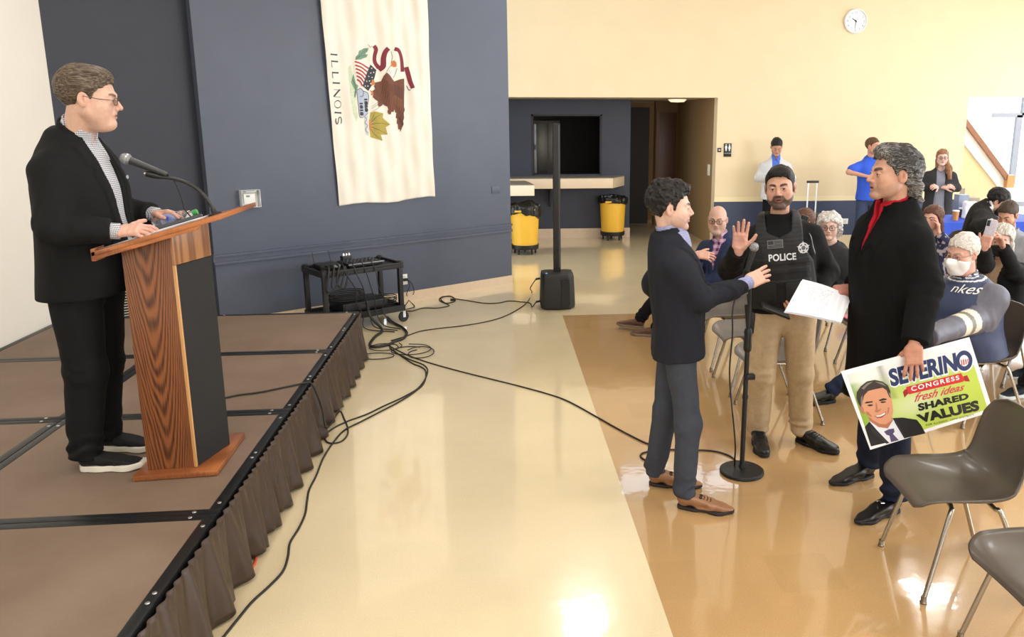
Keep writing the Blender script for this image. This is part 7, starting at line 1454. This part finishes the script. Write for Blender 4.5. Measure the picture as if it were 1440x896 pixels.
# grey haired woman with glasses
hd = at(1166, 318, 6.85); gh = dict(col=(150, 144, 138), col2=(218, 214, 210), line=FEM, r=(.112, .122, .110), c=(0, -.03, .03), strand=(60, 60, 60), amp=.014, bias=.1, ext=.03, blobs=[((.07, -.02, -.07), (.05, .06, .07), .03), ((-.07, -.02, -.07), (.05, .06, .07), .03), ((0, -.07, -.08), (.09, .06, .07), .03)], cover=True, st=(120, 60, 120))
sp = seated(hd, 205, 244, dict(skin=(208, 172, 156), lines=.8, browc=(110, 100, 94)), gh, dict(prof='slim', col=(50, 51, 54), hem=-.14, th=.03, ar=(.072, .06, .048), neckr=.058, collar=(.066, .03), craise=.01, name='sweater'), bottom=dict(col=(24, 24, 28)), bw=.95, hs=.97)
r6, T6, f6 = person('seated woman with frizzy grey hair and dark glasses behind the officer', sp, detail=1); glasses(f6['head'], r6, (28, 24, 22), h=.019, rim=.0022)
# person whose brown hair shows over the officer's shoulder
hd = at(1129, 312, 7.7); sp = seated(hd, 185, 190, dict(skin=(204, 160, 140)), dict(col=(74, 48, 36), col2=(128, 92, 72), line=FEM, r=(.094, .116, .104), c=(0, -.024, .04), strand=(120, 40, 60), amp=.006, cover=True), dict(prof='slim', col=(60, 52, 60), hem=-.14, th=.02, name='sweater', neckr=.058), bw=.93, hs=.97)
person('brown haired seated person mostly hidden behind the officer\'s shoulder', sp, detail=3)
# man in varsity jacket and white mask
hd = at(1353, 357, 4.97)
def varsity(P, q):
    n = len(P); c = np.tile(np.array(S((44, 56, 88))), (n, 1)); ds = np.full(n, 9.)
    for s in 'RL': ds = np.minimum(ds, cone(P, *VA[s][:2], 0, 0)-.018); ds = np.minimum(ds, cone(P, VA[s][1], VA[s][2], 0, 0))
    lim = np.abs(q[:, 0]) > .150; m = (ds < .095) & (lim | (q[:, 2] < .22)) & ~((np.abs(q[:, 0]) < .12) & (q[:, 1] < .14)); c[m] = np.array(S((92, 92, 104)))
    for s in 'RL':
        a = VA[s][1]; b = VA[s][2]; t = (P-a.astype(np.float32))@unit(b-a).astype(np.float32); L_ = np.linalg.norm(b-a); k_ = m & (cone(P, a, b, 0, 0) < .085) & (t > L_*.22) & (t < L_*.50); c[k_] = np.where((np.abs(t[k_]-L_*.36) < L_*.035)[:, None], np.array(S((120, 116, 100))), np.array(S((214, 208, 190))))
    cz = q[:, 2] > .575; c[cz] = np.where((np.sin(q[cz, 2]*260) > .45)[:, None], np.array(S((225, 225, 225))), np.array(S((44, 56, 88)))); return c
mh_ = dict(col=(150, 142, 132), col2=(214, 208, 200), line=SHORT, r=(.088, .114, .100), c=(0, -.024, .044), strand=(120, 40, 60), amp=.006, bias=.12)
sp = seated(hd, 192, 202, dict(skin=(206, 156, 138), fat=.008, lines=.6, browc=(150, 140, 130), eye=.7), mh_, dict(prof='blazer', col=(44, 56, 88), colfn=varsity, hem=-.14, th=.03, belly=.05, ar=(.098, .086, .064), neckr=.062, collar=(.074, .045), name='varsity_jacket', mat=mat('varsity_cloth', attr=True, rough=.55, nscale=30, namt=.06, bump=.2, bscale=400)), bw=1.14, hp=-8, th=.56, tyaw=206, bottom=dict(col=(40, 50, 74)), shoes=dict(col=(20, 20, 22)))
nk_ = sp['neck']; tf = A3(math.cos(math.radians(206)), math.sin(math.radians(206)), 0); tr = A3(tf[1], -tf[0], 0)
sp['arms'] = {'L': (at(1380, 446, 4.80), at(1304, 474, 4.50)), 'R': (nk_+tr*.28-A3(0, 0, .30)+tf*.05, nk_+tr*.10-A3(0, 0, .44)+tf*.26)}
sp['hands'] = {'L': dict(dir=(-1, -.1, .1), back=(0, -.6, .8), skin=(206, 156, 136))}
sp['legs']['R'] = (A3(2.90, 5.22, .50), A3(2.42, 5.36, .10), 190); sp['legs']['L'] = (A3(2.92, 4.92, .50), A3(2.78, 5.02, .10), 190)
Tm = Torso(sp['pel'], sp['neck'], sp['tyaw']); VA = {s: ((Tm.W(.18*(1 if s == 'R' else -1), 0, .43)), *sp['arms'][s]) for s in 'RL'}
r7, T7, f7 = person('seated grey haired man in navy varsity jacket and white face mask', sp, detail=1); glasses(f7['head'], r7, (120, 90, 80), rim=.0014)
mk = mesh_sdf(lambda P: (ss(sx(sx(head_sdf(P, dict(sp['face'], nb=(0, -.05, -.2)))-.012-.020*np.exp(-(P[:, 0]/.028)**2)*(P[:, 1] > .06)*sstep(-np.abs(P[:, 2]+.05), -.06, -.015), P[:, 2]+.004+.30*np.abs(P[:, 0]), .006), np.maximum(.035+.5*np.maximum(-P[:, 2]-.08, 0)-P[:, 1], -P[:, 2]-.128), .006), head_sdf(P, dict(sp['face'], nb=(0, -.05, -.2)))-.004, .003)), (-.1, .0, -.15), (.1, .16, .03), .0034)
mw = mat('white_mask_fabric', (238, 238, 238), rough=.75, bump=.2, bscale=300); link('face_mask', tomesh('face_mask', [mk]), mw, r7, M=Matrix(f7['head']))
b = MB()
for s in (1, -1):
    for z0 in (-.03, -.085): b.tube(spline([A3(s*.062, .045, z0), A3(s*.075, .02, z0*.6), A3(s*.082, -.012, .015 if z0 > -.05 else -.035)], 5), .0016, 6)
b.build('mask_strap', mw, f7 and r7, smooth=True, M=Matrix(f7['head']))
v, f = text_mesh('nkes', .085, .0, .35, 1.0, 'LEFT'); v = v-np.array([v[:, 0].mean(), .02, 0]); fx = float((at(1333, 420, 4.75)-T7.pel)@T7.r); fz = float((at(1333, 420, 4.75)-T7.pel)@T7.u)/T7.k
MB().add(drape([T7.W(fx-p[0]*1.15, 0, fz+p[1]*1.2) for p in v], f7['topfn'], 0, T7.f, .005), f).build('script_lettering', mat('white_felt', (236, 234, 228), rough=.8), r7)
# woman photographing with her phone
hd = at(1408, 338, 6.15); lh = dict(col=(150, 146, 136), col2=(212, 208, 198), line=FEM, r=(.100, .120, .108), c=(0, -.026, .038), strand=(120, 30, 30), amp=.006, bias=.05, ext=.05, cover=True, locks=[((.075, .0, -.03), (.085, .0, -.17), .032, .02), ((-.075, .0, -.03), (-.085, .0, -.17), .032, .02)], st=(200, 60, 30))
def coatopen(P, q): return np.where(((np.abs(q[:, 0]) < .06-.02*q[:, 2]) & (q[:, 1] > .02))[:, None], np.array(S((186, 158, 128))), np.array(S((30, 29, 30))))
sp = seated(hd, 205, 228, dict(skin=(206, 160, 140), lines=.4, beard=0), lh, dict(prof='blazer', col=(30, 29, 30), colfn=coatopen, hem=-.14, th=.02, ar=(.080, .066, .05), neckr=.060, collar=(.074, .03), name='coat'), bottom=dict(col=(30, 30, 34)), bw=1.0, hs=.98)
ph = at(1392.5, 323, 5.86); sp['arms'] = {'R': (at(1385, 372, 5.95), at(1385, 348, 5.86)), 'L': (at(1428, 385, 5.95), at(1410, 346, 5.92))}
sp['hands'] = {'R': dict(dir=(.10, -.05, 1), back=(-.85, -.5, 0), curl=(.5, .5, .55, .6), skin=(206, 156, 136)), 'L': dict(dir=(-.4, -.1, 1), back=(.9, -.3, .4), curl=(.5, .55, .6, .6), skin=(206, 156, 136))}
r8, T8, f8 = person('seated woman with long grey hair and black mask holding up a phone', sp, detail=1)
bkm = mat('black_mask_fabric', (22, 22, 24), rough=.8)
def maskf(fk): return lambda P: (ss(sx(sx(head_sdf(P, dict(fk, nb=(0, -.05, -.2)))-.010, P[:, 2]+.014+.3*np.abs(P[:, 0]), .006), np.maximum(.03-P[:, 1], -P[:, 2]-.126), .006), head_sdf(P, dict(fk, nb=(0, -.05, -.2)))-.004, .003))
link('face_mask', tomesh('face_mask', [mesh_sdf(maskf(sp['face']), (-.1, .0, -.15), (.1, .16, .03), .004)]), bkm, r8, M=Matrix(f8['head']))
t = empty('mobile_phone', tuple(ph), 0, 'mobile phone in a pale lilac case held up by the grey haired woman', 'phone'); pM = Matrix(M4(frm(225, 12, -6), ph))
MB().box((-.038, -.005, -.078), (.038, .005, .078)).build('case', mat('lilac_case', (188, 182, 196), rough=.35, nscale=60, namt=.12), t, bev=.006, M=pM)
g = MB()
for z in (.058, .036): g.lathe([(.009, 0), (.009, .003)], n=16, M=Matrix.Translation((.022, .005, z)) @ Matrix.Rotation(-math.pi/2, 4, 'X'))
MB().box((.010, .005, .024), (.034, .0066, .070)).build('camera_bump', mat('camera_dark', (40, 40, 48), rough=.3), t, bev=.003, M=pM); g.build('camera_lens', blk, t, smooth=True, M=pM)
# woman with hand on her face
hd = at(1311, 307, 7.5)
def floral(P, q): m = (vn(P, (34, 34, 34)) > .12)[:, None]; return np.where(m, np.array(S((176, 168, 178))), np.array(S((50, 52, 78))))
sp = seated(hd, 195, 215, dict(skin=(214, 168, 152), mouth=.003), dict(col=(70, 44, 36), col2=(124, 84, 66), line=FEM, r=(.098, .118, .104), c=(0, -.026, .036), strand=(120, 30, 40), amp=.006, ext=.04, cover=True, locks=[((.07, -.03, -.04), (.08, -.04, -.15), .036, .024), ((-.07, -.03, -.04), (-.08, -.04, -.15), .036, .024), ((0, -.09, -.04), (0, -.10, -.16), .05, .03)]), dict(prof='slim', col=(60, 60, 80), colfn=floral, hem=-.14, th=.022, ar=(.068, .056, .046), neckr=.058, name='blouse'), bw=.95, hs=.97)
sp['arms'] = {'L': (at(1338, 352, 7.35), at(1320, 328, 7.38)), 'R': sp['arms']['R']}; sp['hands'] = {'L': dict(dir=(-.10, .0, 1), back=(.8, -.5, 0), curl=(.3, .3, .35, .4), skin=(216, 170, 152))}
person('seated brown haired woman in a floral blouse resting her face on her hand', sp, detail=2)
# man in grey hooded top
hd = at(1417, 303, 7.2); sp = seated(hd, 195, 212, dict(skin=(196, 148, 124), beard=.6, beardc=(70, 52, 42), browc=(50, 38, 30)), dict(col=(54, 42, 34), col2=(98, 80, 68), line=SHORT, r=(.087, .112, .100), c=(0, -.024, .044), strand=(150, 40, 60), amp=.003, bias=-.05), dict(prof='blazer', col=(140, 144, 150), hem=-.14, th=.03, ar=(.082, .068, .052), neckr=.060, collar=(.080, .035), name='hooded_top'), hp=-22, bottom=dict(col=(40, 44, 56)))
person('young bearded man in a grey hooded top looking down at the right edge', sp, detail=2)
# man leaning over in dark blazer
hd = at(1404, 284, 7.95)
sp = dict(pel=at(1368, 338, 8.05), neck=at(1385, 291, 8.0), tyaw=-30, bw=1.02, head=hd, hrot=(-38, -32, 0), hs=1.0, face=dict(skin=(200, 156, 136)), hair=dict(col=(14, 13, 14), col2=(36, 34, 34), line=CURLY, r=(.094, .118, .106), c=(0, -.024, .042), strand=(90, 60, 70), amp=.007),
    arms={'R': (at(1374, 318, 7.75), at(1396, 312, 7.65)), 'L': (at(1400, 315, 8.1), at(1412, 318, 7.95))}, hands={'R': dict(dir=(1, -.2, -.2), back=(0, -.4, .9))},
    legs={'R': (at(1364, 338, 8.0)*A3(1, 1, 0)+A3(0, 0, .48), at(1364, 338, 8.0)*A3(1, 1, 0)+A3(-.02, 0, .10), -20), 'L': (at(1380, 338, 8.3)*A3(1, 1, 0)+A3(0, 0, .48), at(1380, 338, 8.3)*A3(1, 1, 0)+A3(0, 0, .10), -20)},
    top=dict(prof='blazer', col=(38, 37, 36), hem=-.14, th=.012, ar=(.078, .064, .05), vopen=[(-.055, .66), (.055, .66), (.0, .18)], lapel=LAPEL, collar=(.074, .04), cuff=.02, seat=0), shirt=dict(col=(225, 226, 230), w=.11, label='white shirt'), bottom=dict(col=(30, 30, 32)), shoes=dict(col=(20, 20, 20)))
r9, T9, f9 = person('dark haired man in a charcoal blazer and black mask leaning over by the table', sp, detail=2)
link('face_mask', tomesh('face_mask', [mesh_sdf(maskf(sp['face']), (-.1, .0, -.15), (.1, .16, .03), .005)]), bkm, r9, M=Matrix(f9['head']))
# --- standing at the back wall
def standing(head, yaw, facing, face, hair, top, bottom, arms, hands=None, H_=1.72, bw=1., hp=0, shirt=None, shoes=None, hs=1., bare=False, base=None):
    f = A3(math.cos(math.radians(yaw)), math.sin(math.radians(yaw)), 0); r = A3(f[1], -f[0], 0); head = np.asarray(head, float); k_ = H_/1.8
    neck = head-A3(0, 0, .185)*k_-f*.05; pel = A3(neck[0]-f[0]*.01, neck[1]-f[1]*.01, .93*k_); lg = {s: (pel*A3(1, 1, 0)+r*(.10 if s == 'R' else -.10)+A3(0, 0, .49*k_), pel*A3(1, 1, 0)+r*(.11 if s == 'R' else -.11)+A3(0, 0, .10), yaw+(-12 if s == 'R' else 12)) for s in 'RL'}
    am = {s: (neck+r*a[0][0]+f*a[0][1]+A3(0, 0, a[0][2]), neck+r*a[1][0]+f*a[1][1]+A3(0, 0, a[1][2])) for s, a in arms.items()}
    sh = dict(col=(30, 28, 28), len=.28); sh.update(shoes or {}); return dict(pel=pel, neck=neck, tyaw=yaw, bw=bw, head=head, hrot=(facing, hp, 0), hs=hs, face=face, hair=hair, arms=am, hands=hands or {}, legs=lg, top=top, bottom=bottom, shoes=sh, shirt=shirt, bare=bare)
hd = at(1092, 207, 12.15); F0 = A3(-.34, -.94, 0)
sp = standing(hd, -108, -100, dict(skin=(190, 142, 120)), dict(col=(18, 16, 16), col2=(40, 36, 34), line=SHORT, r=(.088, .114, .102), c=(0, -.024, .044), amp=.005), dict(prof='blazer', col=(206, 208, 214), hem=-.10, th=.015, ar=(.076, .064, .052), vopen=[(-.055, .66), (.055, .66), (.05, .30), (.045, -.2), (-.045, -.2), (-.05, .30)], cuff=.02, collar=(.076, .03)), dict(col=(20, 20, 22), r=(.085, .064, .056)),
    {'R': ((.25, .02, -.30), (.07, .26, -.28)), 'L': ((-.25, .02, -.30), (-.06, .26, -.27))}, {'R': dict(dir=(.5, -.8, .3), back=(0, -.3, .8)), 'L': dict(dir=(-.6, -.7, .3), back=(0, -.3, .8))}, 1.74, hp=-26, shirt=dict(col=(82, 116, 206), w=.12, bot=-.12, label='blue shirt'))
r10, T10, f10 = person('young man in a light grey jacket and blue shirt looking down by the wall', sp, detail=2)
pc_ = T10.nb+A3(math.cos(math.radians(-108)), math.sin(math.radians(-108)), 0)*.34-A3(0, 0, .24); t = empty('mobile_phone', tuple(pc_), 0, 'dark phone in the hands of the man in the light grey jacket', 'phone'); MB().box((-.036, -.07, -.005), (.036, .07, .005)).build('case', blk, t, bev=.004, M=Matrix(M4(frm(-108, 30), pc_)))
hd = at(1228, 206, 11.7)
sp = standing(hd, -96, -60, dict(skin=(200, 150, 128)), dict(col=(76, 50, 34), col2=(120, 86, 60), line=SHORT, r=(.086, .112, .098), c=(0, -.022, .042), amp=.003), dict(prof='slim', col=(58, 96, 214), hem=-.08, th=.02, ar=(.078, .072, .05), sleeve=.62, neckr=.060, collar=(.070, .03), name='polo_shirt'), dict(col=(64, 76, 104), r=(.088, .066, .058)),
    {'R': ((.36, .10, -.20), (.10, .24, -.26)), 'L': ((-.25, .0, -.33), (-.05, .26, -.30))}, {'R': dict(dir=(1, -.2, -.1), back=(0, -.6, .8))}, 1.74, bare=True, bw=1.0)
person('man in a royal blue polo shirt with bent elbow leaning at the back wall', sp, detail=2)
hd = at(1325, 222, 11.35)
sp = standing(hd, -112, -112, dict(skin=(222, 184, 168), mouth=.002), dict(col=(104, 70, 46), col2=(170, 124, 86), line=FEM, r=(.090, .112, .100), c=(0, -.022, .040), strand=(120, 30, 30), amp=.005, ext=.08, cover=True, bias=.05, st=(200, 60, 30), locks=[((-.06, .0, -.04), (-.10, .06, -.17), .036, .05), ((-.10, .06, -.17), (-.12, .09, -.30), .05, .03), ((.06, -.02, -.04), (.06, -.03, -.13), .032, .025)]), dict(prof='slim', col=(52, 52, 54), hem=-.30, th=.06, ar=(.072, .060, .05), vopen=[(-.055, .66), (.055, .66), (.06, .30), (.10, -.5), (-.10, -.5), (-.06, .30)], cuff=.01, name='cardigan'), dict(col=(160, 170, 196), r=(.088, .066, .058)),
    {'R': ((.24, .02, -.27), (.06, .24, -.25)), 'L': ((-.24, .02, -.27), (-.04, .24, -.25))}, {'R': dict(dir=(-.6, -.5, .2), back=(0, -.6, .6), curl=(.6, .6, .6, .6)), 'L': dict(dir=(.6, -.5, .2), back=(0, -.6, .6), curl=(.6, .6, .6, .6))}, 1.62, shirt=dict(col=(136, 138, 150), w=.13, bot=-.28, collar=0, label='grey top'), hs=.97)
sp['top']['prof'] = 'coat'; sp['top']['th'] = -.012
r11, T11, f11 = person('woman with long auburn hair and black cardigan standing by the back wall', sp, detail=2); glasses(f11['head'], r11, (30, 26, 26), rim=.002)
# person just outside the frame whose trainers show
hd = A3(4.35, 5.02, 1.16); sp = seated(hd, 178, 182, dict(skin=(204, 160, 140)), dict(col=(50, 40, 34), col2=(90, 76, 66), line=SHORT, r=(.087, .112, .100), c=(0, -.024, .044), amp=.003), dict(prof='blazer', col=(60, 62, 70), hem=-.14, th=.02, name='sweater', neckr=.060), bottom=dict(col=(34, 36, 44)), shoes=dict(col=(26, 34, 42), solecol=(206, 214, 214), matte=True, laces=True, sole=.03))
k1, k2 = fl(1404, 562), fl(1418, 548); sp['legs'] = {'L': (A3(3.86, 5.02, .50), A3(k1[0]+.25, k1[1]+.06, .10), 196), 'R': (A3(3.88, 5.22, .50), A3(k2[0]+.26, k2[1]+.08, .14), 184)}; sp['shoes']['lift'] = {'R': .06}
person('seated person in black trainers with white soles cut off by the right edge', sp, detail=2)
chair(4.43, 5.03, 180, 'shell chair just beyond the right edge under the person in trainers', G1)
